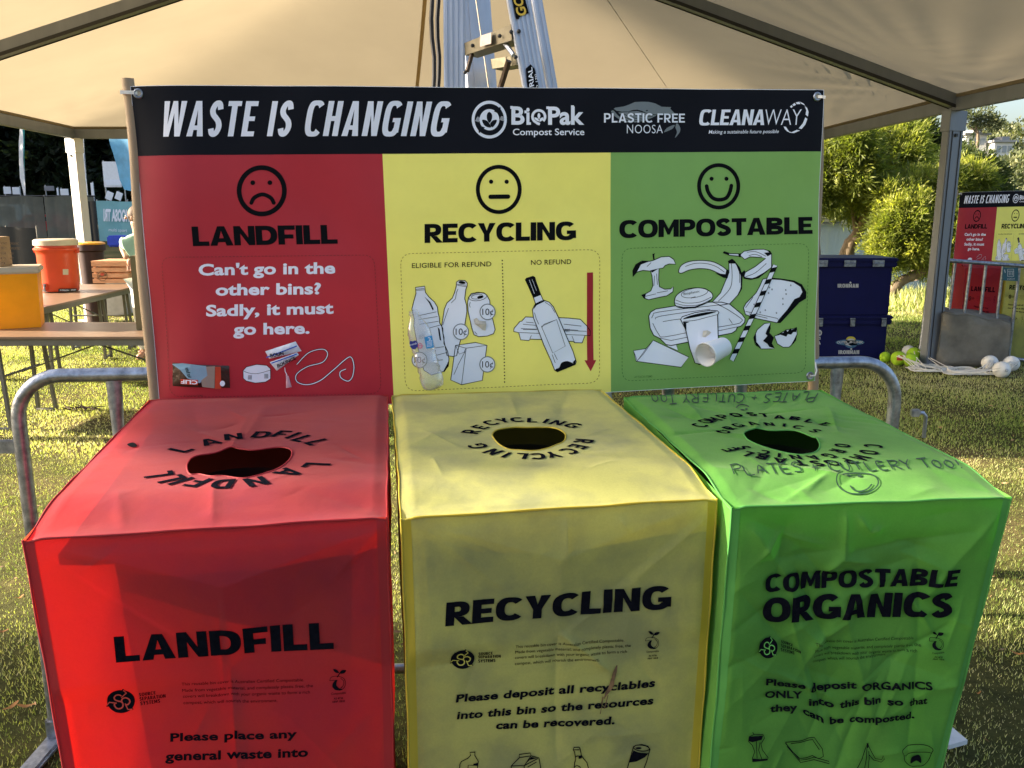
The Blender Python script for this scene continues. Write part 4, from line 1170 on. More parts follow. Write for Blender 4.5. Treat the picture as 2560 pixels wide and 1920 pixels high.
draw(K4, [carton], [[(680, 1002), (780, 1028), (978, 1000)], [(780, 1028), (738, 1378)], [(685, 1010), (715, 1085), (760, 1068), (775, 1035)], [(770, 1060), (700, 1195)], [(700, 1200), (665, 1280)]])
for cx_, cy_ in ((983, 682), (731, 872), (982, 1182), (338, 1143)):
    P_([fill(X_(K4, ell(cx_, cy_, 76, 78, 36)))], M_inkg, 6, "price_disc"); P_([fill(X_(K4, ell(cx_, cy_, 67, 69, 36)))], M_inkw, 7, "price_disc")
    P_([type_quad("10¢", K4((cx_ - 50, cy_ + 30)), K4((cx_ + 55, cy_ + 28)), K4((cx_ - 50, cy_ - 30)), K4((cx_ + 55, cy_ - 32)), .0)], M_ink, 8)
tray = [(1345, 730), (1440, 735), (1660, 738), (1750, 742), (1870, 755), (1930, 815), (1965, 865), (1965, 910), (1915, 910), (1888, 980), (1815, 978), (1800, 965), (1740, 965), (1500, 945), (1390, 942), (1375, 955), (1298, 948), (1280, 880), (1232, 868), (1235, 840), (1290, 775), (1310, 770)]
draw(K4, [tray], [[(1285, 878), (1915, 908)], [(1300, 840), (1930, 870)], [(1320, 800), (1440, 810), (1450, 850), (1320, 850)], [(1350, 780), (1420, 785)], [(1710, 800), (1880, 820)], [(1720, 850), (1850, 860)], [(1400, 905), (1385, 940)], [(1790, 915), (1815, 975)]] + [[(1715 + 12 * k, 845), (1712 + 12 * k, 875)] for k in range(5)])
wine = [(1345, 378), (1355, 365), (1420, 345), (1437, 355), (1445, 390), (1492, 522), (1513, 570), (1570, 590), (1610, 635), (1660, 740), (1720, 880), (1800, 1060), (1830, 1160), (1820, 1185), (1650, 1255), (1625, 1240), (1590, 1150), (1520, 1000), (1470, 870), (1420, 740), (1410, 660), (1440, 605), (1420, 545), (1370, 430)]
draw(K4, [wine], [[(1495, 820), (1640, 755), (1725, 1010), (1605, 1075), (1495, 820)], [(1500, 830), (1520, 800), (1630, 760)], [(1430, 690), (1445, 745), (1470, 800)], [(1530, 590), (1590, 630), (1625, 690)], [(1600, 1090), (1630, 1170)], [(1620, 1080), (1650, 1140)], [(1440, 605), (1513, 570)]],
     [[(1345, 378), (1355, 365), (1420, 345), (1437, 355), (1445, 390), (1492, 522), (1420, 550), (1370, 430)], [(1625, 1240), (1650, 1255), (1820, 1185), (1828, 1130), (1795, 1165), (1740, 1150), (1690, 1165), (1660, 1220), (1640, 1225)], [(1408, 690), (1440, 605), (1520, 572), (1530, 580), (1450, 620), (1420, 660)]], lay=4)
P_([ribbon(X_(K4, [(1383, 380), (1430, 510)]), 1), ribbon(X_(K4, [(1410, 375), (1450, 480)]), .8), ribbon(X_(K4, curve([(1665, 1215), (1690, 1165), (1745, 1150), (1800, 1170)], 4)), 1.2)], M_inkw, 8, "drawing")
# landfill drawings: lid and bent wire
draw(K3, [[(973, 1030), (1000, 1000), (1080, 980), (1160, 988), (1190, 1015), (1190, 1095), (1150, 1120), (1070, 1128), (1000, 1112), (975, 1090)]], [curve([(973, 1030), (1020, 1048), (1090, 1052), (1190, 1025)], 5)] + [[(1015 + 8 * k, 1065), (1015 + 8 * k, 1100)] for k in range(4)] + [[(1145 + 8 * k, 1055), (1145 + 8 * k, 1092)] for k in range(4)], w=1.6)
wire = curve([(1397, 982), (1490, 890), (1600, 862), (1640, 900), (1600, 965), (1480, 1000), (1395, 1060), (1400, 1120), (1480, 1142), (1580, 1110), (1680, 1030), (1790, 935), (1830, 930), (1848, 1000), (1835, 1080), (1800, 1112), (1745, 1085), (1740, 1040), (1785, 1018)], 6)
P_([ribbon(X_(K3, wire), 4.4)], M_ink, 2, "drawing"); P_([ribbon(X_(K3, wire), 1.9)], M_inkw, 3, "drawing")
# compostable drawings
apple = [(243, 440), (240, 380), (270, 320), (330, 285), (410, 288), (440, 280), (520, 245), (600, 240), (645, 270), (665, 318), (600, 315), (560, 330), (540, 355), (500, 360), (497, 470), (505, 540), (560, 565), (620, 560), (645, 540), (640, 590), (580, 630), (500, 645), (400, 668), (360, 655), (328, 622), (370, 608), (420, 580), (440, 530), (430, 430), (415, 385), (340, 378), (280, 395), (252, 425)]
draw(K5, [apple], [[(455, 430), (450, 530)], [(475, 410), (485, 520)], [(480, 600), (590, 580)], [(340, 640), (470, 610)], [(420, 300), (380, 340)]], [[(243, 440), (240, 380), (270, 320), (340, 285), (400, 290), (320, 320), (285, 385), (255, 420)], [(440, 270), (432, 215), (460, 210), (450, 225), (455, 275)], [(328, 622), (372, 612), (362, 640), (370, 660), (350, 655)], [(412, 378), (500, 358), (470, 375), (430, 400)]])
draw(K5, [curve([(695, 385), (720, 330), (800, 290), (930, 280), (1050, 300), (1160, 370), (1155, 420), (1140, 430), (1080, 405), (1000, 370), (900, 360), (800, 375), (730, 405), (700, 402)], 3, True)], [curve([(760, 340), (850, 310), (960, 310), (1060, 340), (1140, 395)], 4)], [[(1160, 365), (1190, 380), (1170, 455), (1130, 450), (1050, 405), (1150, 415)]])
draw(K5, [[(1185, 300), (1245, 290), (1290, 350), (1312, 430), (1310, 540), (1270, 620), (1190, 705), (1100, 720), (1020, 690), (1100, 600), (1150, 480), (1185, 400)]], [curve([(1210, 310), (1215, 450), (1190, 560), (1080, 680)], 5), curve([(1245, 300), (1285, 380), (1290, 500)], 4)], [[(1180, 310), (1175, 285), (1218, 262), (1245, 285), (1250, 310)], [(1245, 290), (1295, 350), (1320, 430), (1312, 560), (1270, 630), (1300, 540), (1300, 430)]])
draw(K5, [[(1130, 205), (1140, 192), (1200, 212), (1310, 215), (1340, 190), (1440, 172), (1540, 170), (1600, 190), (1615, 215), (1610, 350), (1540, 400), (1430, 460), (1345, 450), (1325, 420), (1350, 395), (1450, 340), (1555, 260), (1500, 250), (1400, 245), (1345, 270), (1310, 240), (1200, 230)]], [curve([(1370, 200), (1460, 195), (1560, 240)], 4), curve([(1350, 440), (1450, 400), (1560, 310)], 4), curve([(1385, 235), (1450, 220), (1520, 245)], 4)],
     [[(1125, 205), (1135, 190), (1190, 210), (1185, 230)], [(1280, 215), (1310, 212), (1305, 250), (1285, 245)], [(1560, 175), (1600, 190), (1618, 215), (1575, 240), (1540, 205), (1590, 200)], [(1310, 400), (1340, 375), (1350, 400), (1335, 440), (1400, 460), (1490, 430), (1590, 370), (1480, 455), (1400, 470), (1330, 460)]])
draw(K5, [[(400, 830), (420, 790), (470, 760), (660, 730), (1000, 690), (1110, 690), (1190, 710), (1310, 810), (1340, 850), (1335, 890), (1300, 925), (1265, 935), (1250, 970), (1210, 995), (1080, 1020), (780, 1085), (620, 1120), (570, 1110), (510, 1050), (450, 1020), (415, 950)]],
     [curve([(430, 850), (445, 820), (500, 790), (1000, 728), (1110, 730), (1300, 850), (1300, 880), (1250, 905), (900, 965), (560, 1035), (500, 1010), (440, 900)], 3), curve([(470, 860), (520, 830), (1000, 760)], 3), [(500, 1045), (620, 1070), (1265, 932)], curve([(540, 885), (700, 860), (900, 850)], 3), [(1180, 850), (1215, 900)]], w=2.2)
draw(K5, [curve([(655, 680), (680, 620), (760, 570), (860, 550), (950, 560), (1015, 600), (1020, 650), (960, 700), (850, 740), (730, 748), (670, 730)], 3, True)], [ell(850, 600, 130, 45, 26, 0, 359, rot=-10), curve([(665, 670), (760, 700), (900, 690), (1010, 640)], 4), curve([(660, 700), (760, 725), (900, 715), (1005, 665)], 4)], [[(812, 648), (858, 635), (860, 642), (816, 655)], [(670, 725), (740, 740), (850, 735), (960, 695), (860, 750), (740, 757)]], lay=4)
P_([type_quad("Bioplastic", K5((745, 622)), K5((900, 592)), K5((742, 600)), K5((896, 572)), .0)], M_ink, 8)
draw(K5, [[(713, 862), (730, 835), (850, 795), (1000, 770), (1070, 775), (1082, 790), (1068, 815), (1075, 1040), (1085, 1240), (1000, 1290), (900, 1300), (850, 1290), (800, 1150), (760, 960)]], [curve([(740, 880), (850, 870), (980, 835), (1068, 812)], 4), [(765, 900), (765, 960)], curve([(1070, 820), (1075, 1000)], 2)],
     [curve([(735, 860), (800, 825), (950, 790), (1060, 782), (960, 815), (820, 845)], 3, True), [(735, 885), (800, 885), (765, 900), (765, 960), (790, 1100), (765, 1000)], [(850, 1290), (900, 1300), (1000, 1290), (1085, 1240), (1060, 1275), (980, 1300), (890, 1308)]], lay=6)
draw(K5, [[(248, 1170), (375, 1150), (445, 1068), (790, 1232), (715, 1332), (275, 1275)]], [[(375, 1150), (290, 1265)], [(445, 1068), (350, 1200), (280, 1275)], [(252, 1180), (285, 1270)]], w=1.8)
draw(K5, [[(575, 1120), (670, 1112), (685, 1170)]], w=1.2)
draw(K5, [[(1325, 745), (1350, 700), (1450, 600), (1490, 530), (1520, 465), (1570, 452), (1700, 462), (1820, 480), (1900, 520), (1945, 590), (1940, 650), (1870, 690), (1840, 720), (1680, 890), (1650, 892), (1450, 850), (1345, 812)]],
     [[(1345, 780), (1660, 850), (1675, 880)], [(1380, 805), (1560, 848)], [(1345, 745), (1420, 640)]] + [ell(x_, y_, 5, 6, 8) for x_, y_ in ((1610, 565), (1585, 545), (1745, 570), (1748, 610), (1795, 525), (1715, 655), (1715, 710), (1540, 768), (1650, 795), (1490, 790), (1430, 712), (1575, 600))],
     [[(1570, 450), (1700, 458), (1830, 478), (1905, 515), (1950, 590), (1948, 655), (1880, 695), (1690, 895), (1650, 895), (1680, 850), (1760, 760), (1830, 660), (1880, 640), (1910, 590), (1890, 540), (1820, 495), (1700, 472), (1570, 465)]])
stw = [((1645, 325), (1188, 1250))]
draw(K5, [[(1625, 318), (1665, 335), (1228, 1275), (1188, 1250)]], w=1.5, lay=7)
sg_ = []
for k in range(8):
    t0 = .02 + k * .122; t1 = t0 + .05
    L0 = lambda t: (1625 + (1188 - 1625) * t, 318 + (1250 - 318) * t); R0 = lambda t: (1665 + (1228 - 1665) * t, 335 + (1275 - 335) * t)
    sg_.append(fill(X_(K5, [L0(t0 + .02), R0(t0 - .012), R0(t1 - .012), L0(t1 + .02)])))
P_(sg_, M_ink, 10, "drawing")
draw(K5, [[(1590, 895), (1530, 900), (1460, 960), (1425, 1040), (1440, 1100), (1500, 1150), (1600, 1150), (1635, 1145), (1590, 1090), (1610, 1035), (1565, 985)], [(1630, 1025), (1700, 990), (1760, 960), (1790, 960), (1855, 940), (1860, 1010), (1830, 1090), (1780, 1135), (1720, 1135), (1660, 1100)]], [],
     [[(1590, 895), (1555, 960), (1540, 1000), (1560, 1020), (1515, 1070), (1560, 1100), (1580, 1130), (1635, 1145), (1605, 1095), (1625, 1040), (1580, 990), (1590, 950)], [(1630, 1025), (1690, 1010), (1750, 1030), (1765, 1005), (1800, 1010), (1820, 985), (1850, 985), (1858, 938), (1800, 965), (1790, 945), (1760, 985), (1745, 955), (1720, 990), (1690, 995)], [(1425, 1040), (1445, 1000), (1450, 1080), (1500, 1140), (1450, 1120)], [(1860, 1000), (1850, 1070), (1790, 1130), (1830, 1060)]], w=1.8)
# creased highlights stay to the cloth itself; grommets and ties
for gx, gy, mt in ((340, 231, 1), (2041, 242, 1), (2021, 938, 1)):
    c = Vector(ban_px(np.array([gx]), np.array([gy]), .0015)[0]); m_ = MB()
    R = Matrix((Vector(np.cross(bn, (0, 0, 1))), Vector((0, 0, 1)), Vector(-bn))).transposed()
    prof = [(.006, .001), (.0075, .0032), (.0105, .0036), (.0132, .001)]
    m_.lathe(prof, c, 24, R, caps=False); m_.build("grommet", M_galv, ban, True)
    MB().lathe([(.0001, 0), (.0062, 0)], c - Vector(bn) * .0003, 20, R, caps=False).build("grommet_hole", M_cream, ban)
# poles
def pole(px0, px1, Y0, r, lab, top=None):
    a = at(px0[0], px0[1], Y0); b = at(px1[0], px1[1], Y0); d = (b - a) / (b.z - a.z); f = a + d * (0 - a.z)
    pts, rs = [a + (f - a) * k / 20 + Vector((.0035 * math.sin(k * .9), .002 * math.sin(k * 1.3), 0)) for k in range(21)], r
    o = MB().tube(pts, rs, 14).build("banner_pole", M_pole, None, True); return tag(o, lab, "pole", "poles the banner is tied to")
pole((319, 196), (386, 995), bTL.y + .045, .0155, "sunlit weathered pole at the banner's left edge beside the red panel")
pole((2046, 232), (2030, 970), bTR.y + .045, .0165, "pole mostly hidden behind the banner's right edge beside the blue crates")
def tie(px, py, x1, y1, w):
    a = Vector(ban_px(np.array([px]), np.array([py]), .004)[0]); b = at(x1, y1, a.y - .01)
    m_ = MB(); z = Vector((0, 0, w / 2)); mid = (a + b) / 2 + Vector((0, -.003, 0))
    m_.quadstrip([a + z, mid + z, b + z, b + z + Vector((-.01 if x1 < px else .01, .03, 0))], [a - z, mid - z, b - z, b - z + Vector((-.01 if x1 < px else .01, .03, 0))]); m_.build("cable_tie", M_tie, ban)
tie(338, 229, 300, 230, .009); tie(2041, 242, 2064, 243, .008)
m_ = MB().tube([Vector(ban_px(np.array([x_]), np.array([y_]), o_)[0]) for x_, y_, o_ in ((2021, 938, .004), (2031, 936, .012), (2037, 925, .01), (2038, 905, .0))], .0025, 6); m_.build("cable_tie", M_tie, ban, True)

# ------------------------------------------------------------------ rubbish taped to the banner as samples
def bpt(px, py, off): return Vector(ban_px(np.array([px]), np.array([py]), off)[0])
def puffy(name, K, quad, m, lab, cat, th=.012, n=(16, 8), off=.004):
    q = [K(p) for p in quad]; t = thing(name, lab, cat, bpt(*q[0], off), 0)
    V = []; nx_, ny_ = n
    for j in range(ny_ + 1):
        for i in range(nx_ + 1):
            s, r = i / nx_, j / ny_
            x = (q[0][0] * (1 - s) + q[1][0] * s) * (1 - r) + (q[3][0] * (1 - s) + q[2][0] * s) * r
            y = (q[0][1] * (1 - s) + q[1][1] * s) * (1 - r) + (q[3][1] * (1 - s) + q[2][1] * s) * r
            e = min(1, 4 * s, 4 * (1 - s), 3.5 * r, 3.5 * (1 - r))
            V.append(bpt(x, y, off + th * max(0, e) * (.7 + .3 * math.sin(i * 1.9) * math.sin(j * 2.1)) + random.uniform(-.001, .001)))
    F = [(j * (nx_ + 1) + i, j * (nx_ + 1) + i + 1, (j + 1) * (nx_ + 1) + i + 1, (j + 1) * (nx_ + 1) + i) for j in range(ny_) for i in range(nx_)]
    MB().add(V, F).build("wrapper_body", m, t, True)
    def S(px, py, o): return ban_px(px, py, o + off + th * 1.12)
    return t, S
M_foil = mat("foil_dark", (.05, .025, .02), .28, .2, var=.4, scale=30, bump=.3)
M_foilb = mat("foil_blue", (.2, .36, .5), .3, .1); M_foilw = mat("foil_white", (.7, .73, .8), .3, var=.1, scale=40, bump=.4, bscale=80); M_bluep = mat("blue_print", (.02, .1, .5), .4)
M_orr = mat("rust_print", (.5, .05, .02), .4)
wr, S = puffy("snack_wrapper", K3, [(408, 975), (865, 990), (872, 1165), (408, 1160)], M_foil, "dark snack bar wrapper with blue label stuck on the red panel", "wrapper")
print_on(S, [fill(X_(K3, [(412, 980), (500, 966), (690, 985), (700, 1060), (640, 1120), (540, 1085), (480, 1020)]))], M_foilb, "label_patch", wr, 1)
print_on(S, [fill(X_(K3, [(690, 990), (760, 985), (755, 1160), (660, 1150), (650, 1100), (700, 1060)]))], mat("foil_tan", (.3, .24, .2), .4), "label_patch", wr, 2)
print_on(S, [fill(X_(K3, [(762, 990), (805, 990), (808, 1165), (758, 1165)])), fill(X_(K3, [(484, 1092), (625, 1095), (625, 1135), (484, 1132)]))], M_orr, "label_patch", wr, 2)
print_on(S, [type_quad("CLIF", K3((622, 1100)), K3((488, 1096)), K3((622, 1130)), K3((488, 1128)), .03), fill(X_(K3, ell(818, 1122, 20, 22, 16)))], M_inkw, "lettering", wr, 4)
print_on(S, [type_quad("Nut Butter", K3((545, 1080)), K3((520, 1000)), K3((575, 1075)), K3((550, 995)), .02)], M_ink, "lettering", wr, 4)
w2, S = puffy("gel_wrapper", K3, [(1150, 875), (1388, 798), (1435, 875), (1180, 935)], M_foilw, "upper torn half of a white and blue bar wrapper on the red panel", "wrapper", .008, (12, 6))
print_on(S, [ribbon(X_(K3, [(1160, 920), (1270, 880), (1400, 830)]), 3)], M_bluep, "label_patch", w2, 1)
print_on(S, [type_quad("BOUN", K3((1195, 920)), K3((1300, 900)), K3((1188, 893)), K3((1292, 872)), .03)], M_ink, "lettering", w2, 3)
w3, S = puffy("gel_wrapper", K3, [(1185, 962), (1400, 885), (1415, 905), (1240, 1030)], M_foilw, "lower torn half of a white and blue bar wrapper above the tag", "wrapper", .008, (12, 6))
print_on(S, [ribbon(X_(K3, [(1200, 965), (1300, 930), (1400, 893)]), 3)], M_bluep, "label_patch", w3, 1)
print_on(S, [type_quad("BOUNCE", K3((1250, 1000)), K3((1395, 935)), K3((1242, 975)), K3((1385, 912)), .03)], M_ink, "lettering", w3, 3)
w4, S = puffy("paper_tag", K3, [(1312, 1062), (1332, 1070), (1358, 1160), (1312, 1168)], mat("pink_paper", (.6, .35, .4), .6), "small pale pink paper tag hanging below the torn white wrapper", "tag", .004, (5, 6))
MB().tube([bpt(*K3((1303, 1005)), .004), bpt(*K3((1306, 1035)), .003), bpt(*K3((1320, 1065)), .004)], .0012, 5).build("thread", M_inkw, w4)
def scrap(K, pts, lab):
    c = K(pts[0]); vs = [bpt(*K(p), .002 + random.uniform(0, .006)) for p in pts]; cc = sum((Vector(v) for v in vs), Vector()) / len(vs) - Vector(bn) * .003
    o = MB().add(vs + [cc], [(i, (i + 1) % len(vs), len(vs)) for i in range(len(vs))]).build("paper_scrap", mat("torn_paper", (.55, .5, .42), .7, var=.3, scale=60), None); tag(o, lab, "scrap")
scrap(K4, [(850, 750), (880, 738), (905, 765), (965, 770), (970, 800), (962, 860), (930, 850), (900, 820), (860, 795)], "torn scrap of label stuck on the drawn can on the yellow panel")
scrap(K5, [(925, 970), (965, 965), (1005, 985), (985, 1010), (950, 1035), (915, 1030)], "small torn scrap above the paper cup on the green panel")
# clear bottle
def clearmat():
    m, n, l, b = newmat("clear_bottle_plastic"); n.remove(b)
    tp = n.new("ShaderNodeBsdfTransparent"); tp.inputs[0].default_value = (.93, .95, .97, 1)
    gl = n.new("ShaderNodeBsdfGlossy"); gl.inputs["Roughness"].default_value = .12
    df = n.new("ShaderNodeBsdfDiffuse"); df.inputs[0].default_value = (.75, .77, .8, 1)
    fr = n.new("ShaderNodeLayerWeight"); fr.inputs[0].default_value = .55
    a = n.new("ShaderNodeMixShader"); a.inputs[0].default_value = .22
    l.new(tp.outputs[0], a.inputs[1]); l.new(df.outputs[0], a.inputs[2])
    c = n.new("ShaderNodeMixShader"); l.new(fr.outputs["Facing"], c.inputs[0]); l.new(a.outputs[0], c.inputs[1]); l.new(gl.outputs[0], c.inputs[2])
    l.new(c.outputs[0], n["Material Output"].inputs[0]); return m
M_clear = clearmat()
pb0 = bpt(*K4((270, 660)), .03); pb1 = bpt(*K4((470, 1400)), .03)
ax = (pb1 - pb0).normalized(); L_ = (pb1 - pb0).length; side = ax.cross(Vector(-bn)).normalized(); R = Matrix((side, ax.cross(side), ax)).transposed()
bt = thing("plastic_bottle", "crushed clear plastic water bottle with blue label taped over the drawn bottle", "bottle", pb0)
px_m = 2130 / 2.35
prof = []
for t, r in ((0, .0125), (.03, .0125), (.035, .015), (.05, .015), (.055, .0125), (.1, .016), (.18, .027), (.27, .034), (.3, .033), (.33, .034), (.45, .0335), (.5, .034), (.52, .031), (.545, .034), (.57, .031), (.6, .034), (.63, .031), (.66, .0345), (.7, .031), (.74, .034), (.78, .031), (.82, .0345), (.9, .034), (.97, .03), (1, .018)):
    prof.append((r, t * L_))
m_ = MB().lathe(prof, pb0, 28, R); 
for i, v in enumerate(m_.v):
    q = Vector(v) - pb0; tt = q.dot(ax) / L_; n_ = Vector(-bn); d = q.dot(n_)
    k_ = .55 + .1 * math.sin(tt * 23 + q.dot(side) * 70)
    m_.v[i] = tuple(Vector(v) - n_ * d * (1 - k_))
m_.build("bottle_body", M_clear, bt, True)
def btS(px, py, o): return ban_px(px, py, o + .049)
print_on(btS, [fill(X_(K4, [(370, 905), (445, 888), (462, 1000), (392, 1012)]))], M_bluep if False else mat("label_blue", (.03, .28, .62), .4), "label", bt, 1, 12)
print_on(btS, [ribbon(X_(K4, [(395, 945 + 12 * k), (445, 935 + 12 * k)]), 1) for k in range(5)] + [ribbon(X_(K4, ell(415, 920, 12, 12, 12, -140, 90)), 1.6)], M_inkw, "label", bt, 3, 12)
print_on(btS, [fill(X_(K4, [(232, 955), (245, 938), (262, 945), (285, 933), (308, 945), (312, 990), (290, 1015), (262, 1018), (238, 990)]))], mat("label_navy", (.02, .03, .25), .4), "label", bt, 1, 12)
print_on(btS, [type_quad("brands", K4((236, 985)), K4((300, 968)), K4((236, 970)), K4((300, 950)), .01)], M_inkw, "label", bt, 3, 12)
print_on(btS, [ribbon(X_(K4, ell(333, 985, 20, 22, 16)), 2, True), ribbon(X_(K4, [(318, 985), (350, 985)]), 2)], mat("label_pink", (.6, .1, .2), .5), "label", bt, 1, 12)
print_on(btS, [ribbon(X_(K4, [(320, 890 + 10 * k), (375, 878 + 10 * k)]), .8) for k in range(4)], M_inkg, "label", bt, 1, 12)
# paper cup sticking out of the panel
cupt = thing("paper_cup", "small white paper cup stuck on its side over the drawn cup on the green panel", "cup", bpt(*K5((900, 1180)), .03))
c0 = bpt(*K5((880, 1178)), .060); c1 = bpt(*K5((1118, 1122)), .012)
ax = (c1 - c0).normalized(); u_ = ax.cross(Vector((0, 0, 1))).normalized(); R = Matrix((u_, ax.cross(u_), ax)).transposed(); L_ = (c1 - c0).length
m_ = MB().lathe([(.0355, 0), (.0365, .0005), (.0362, .003), (.0295, L_), (.0285, L_), (.0335, .004), (.0345, 0)], c0, 36, R, caps=False); m_.build("cup_wall", M_white, cupt, True)
MB().lathe([(.0001, L_ - .004), (.0288, L_ - .004)], c0, 30, R, caps=False).build("cup_base", M_white, cupt)
MB().lathe([(.0372, -.001), (.0382, .001), (.0372, .003)], c0, 36, R, caps=False).build("cup_rim", M_white, cupt, True)
# ------------------------------------------------------------------ the three bin covers
def front_corner(px, py, A, B):
    """picture point on the upright plane through A and B"""
    d = np.array(B - A); n_ = np.cross(d, (0, 0, 1)); n_ /= np.linalg.norm(n_)
    r = rays(px, py); s = ((np.array(A) - ORI) @ n_) / (r @ n_); return Vector(ORI + r * s)

class Cover:
    def __init__(s, name, label, fab, seam_m, FLp, FRp, RLp, RRp, BLp, BRp, zr, seed, crumple, group, zf=1.085, lid_drop=.024):
        s.FL = on(*FLp, zf); s.FR = on(*FRp, zf); s.RL = on(*RLp, zr); s.RR = on(*RRp, zr)
        s.r = np.random.default_rng(seed); s.zf = zf; s.drop = lid_drop; s.crumple = crumple; s.fab = fab; s.seam_m = seam_m
        bl = front_corner(*BLp, s.FL, s.FR); br = front_corner(*BRp, s.FL, s.FR)
        def ext(t, b): d = (b - t) / (b.z - t.z); return t + d * (.07 - t.z)
        s.BL = ext(s.FL, bl); s.BR = ext(s.FR, br)
        c = (s.FL + s.FR + s.RL + s.RR) / 4
        s.root = thing(name, label, "bin cover", (c.x, c.y, 0), math.atan2(s.FR.y - s.FL.y, s.FR.x - s.FL.x), group)
        fn = np.cross(np.array(s.FR - s.FL), (0, 0, 1)); s.fn = fn / np.linalg.norm(fn)          # outward, towards the front
        if s.fn[1] > 0: s.fn = -s.fn
        s.topC = (s.RL, s.RR, s.FL + Vector((0, 0, lid_drop)), s.FR + Vector((0, 0, lid_drop)))
        s.frC = (s.FL, s.FR, s.BL, s.BR)
        tn = np.cross(np.array(s.topC[1] - s.topC[0]), np.array(s.topC[2] - s.topC[0])); tn /= np.linalg.norm(tn)
        s.tn = tn if tn[2] > 0 else -tn
        s.cr_top = s.folds(int(22 + 34 * crumple), .0026 + .0044 * crumple, .62, .8)
        s.cr_fr = s.folds(int(26 + 90 * crumple), .0022 + .0055 * crumple, .62, 1.0)
        s.cr_sd = s.folds(14, .004, .8, 1.0)
        s.extra_fr = []; s.extra_top = []; s.vee = None
    def folds(s, n, amp, W, H):
        out = []
        for _ in range(n):
            x, y = s.r.uniform(0, W), s.r.uniform(0, H); q = s.r.uniform(0, math.pi); L = s.r.uniform(.05, .28)
            out.append((x, y, x + L * math.cos(q), y + L * math.sin(q), s.r.uniform(-1, 1) * amp, s.r.uniform(.005, .022)))
        return out
    def disp(s, x, y, folds):
        d = np.zeros_like(x)
        for x0, y0, x1, y1, am, w in folds:
            vx, vy = x1 - x0, y1 - y0; L2 = vx * vx + vy * vy
            t = np.clip(((x - x0) * vx + (y - y0) * vy) / L2, 0, 1)
            q = np.hypot(x - x0 - t * vx, y - y0 - t * vy)
            d += am * np.exp(-(q / w) ** 1.08) * (.35 + .65 * np.sin(np.pi * np.clip(t, .03, .97)))
        return d
    def top(s, a, b, off=0.0):
        a_, b_ = a[:, None], b[:, None]; C = [np.array(c) for c in s.topC]
        P = C[0] * (1 - a_) * (1 - b_) + C[1] * a_ * (1 - b_) + C[2] * (1 - a_) * b_ + C[3] * a_ * b_
        m = sstep(np.minimum(np.minimum(a, 1 - a) / .06, np.minimum(b, 1 - b) / .06))
        h = s.disp(a * .64, b * .85, s.cr_top + s.extra_top) * m
        h = h - s.drop * sstep((b - .8) / .2) ** 1.1 + .003 * np.sin(a * 7 + b * 4) * m
        h = h - .006 * (sstep((.05 - a) / .05) + sstep((a - .95) / .05))
        P = P + s.tn * (h + off)[:, None]
        return P + wob(P, 3.0, .0035)
    def top_px(s, px, py, off):
        px = np.asarray(px, float); py = np.asarray(py, float); qx, qy = px.copy(), py.copy()
        for _ in range(4):
            P = hit(qx, qy, s.topC[0], s.tn); a, b = solve_ab(s.topC, P); W = s.top(np.clip(a, 0, 1), np.clip(b, 0, .995), off)
            v = W - ORI; zc = v[:, 1] * CP - v[:, 2] * SP; yc = v[:, 1] * SP + v[:, 2] * CP
            qx = qx + (px - (1280 + FPX * v[:, 0] / zc)) * .8; qy = qy + (py - (960 - FPX * yc / zc)) * .8
        return W
    def front(s, a, b, off=0.0):
        a_, b_ = a[:, None], b[:, None]; C = [np.array(c) for c in s.frC]
        P = C[0] * (1 - a_) * (1 - b_) + C[1] * a_ * (1 - b_) + C[2] * (1 - a_) * b_ + C[3] * a_ * b_
        m = sstep(np.minimum(np.minimum(a, 1 - a) / .05, b / .04))
        h = s.disp(a * .62, b, s.cr_fr + s.extra_fr) * m + (.004 + .004 * s.crumple) * np.sin(a * 6.5 + 1 + b * 2) * np.sin(b * 5) * m
        if s.vee is not None:
            x, y = a * .62, b; x0, y0, x1, y1, x2, y2, c = s.vee
            d1 = ((x - x0) * (y1 - y0) - (y - y0) * (x1 - x0)) / math.hypot(x1 - x0, y1 - y0); d2 = ((x - x1) * (y2 - y1) - (y - y1) * (x2 - x1)) / math.hypot(x2 - x1, y2 - y1)
            dd = np.minimum(d1, d2); dd = np.where(dd > 0, dd, 0); h = h + c * np.minimum(dd, y * 1.2) * m
            h = h - .05 * np.abs(x - x1) * sstep((y - y1) / .05) * m * np.where(x < x1, 1, .3)
        P = P + s.fn * (h + off)[:, None]
        return P + wob(P, 3.0, .0035)
    def front_px(s, px, py, off):
        P = hit(px, py, s.FL, s.fn); a, b = solve_ab(s.frC, P); return s.front(a, b, off)
    def ab_top(s, px, py):
        a, b = solve_ab(s.topC, hit(np.array([px]), np.array([py]), s.topC[0], s.tn)); return a[0], b[0]
    def ab_fr(s, px, py):
        a, b = solve_ab(s.frC, hit(np.array([px]), np.array([py]), s.FL, s.fn)); return a[0], b[0]
    def set_vee(s, p, q, r, c):
        s.vee = tuple(v for pt in (p, q, r) for v in (s.ab_fr(*pt)[0] * .62, s.ab_fr(*pt)[1])) + (c,)
    def crease_fr(s, pts, am, w):
        for p, q in zip(pts[:-1], pts[1:]):
            a, b = s.ab_fr(*p); c, d = s.ab_fr(*q); s.extra_fr.append((a * .62, b, c * .62, d, am * 1.5, w * 1.1))
    def crease_top(s, pts, am, w):
        for p, q in zip(pts[:-1], pts[1:]):
            a, b = s.ab_top(*p); c, d = s.ab_top(*q); s.extra_top.append((a * .64, b * .85, c * .64, d * .85, am, w))
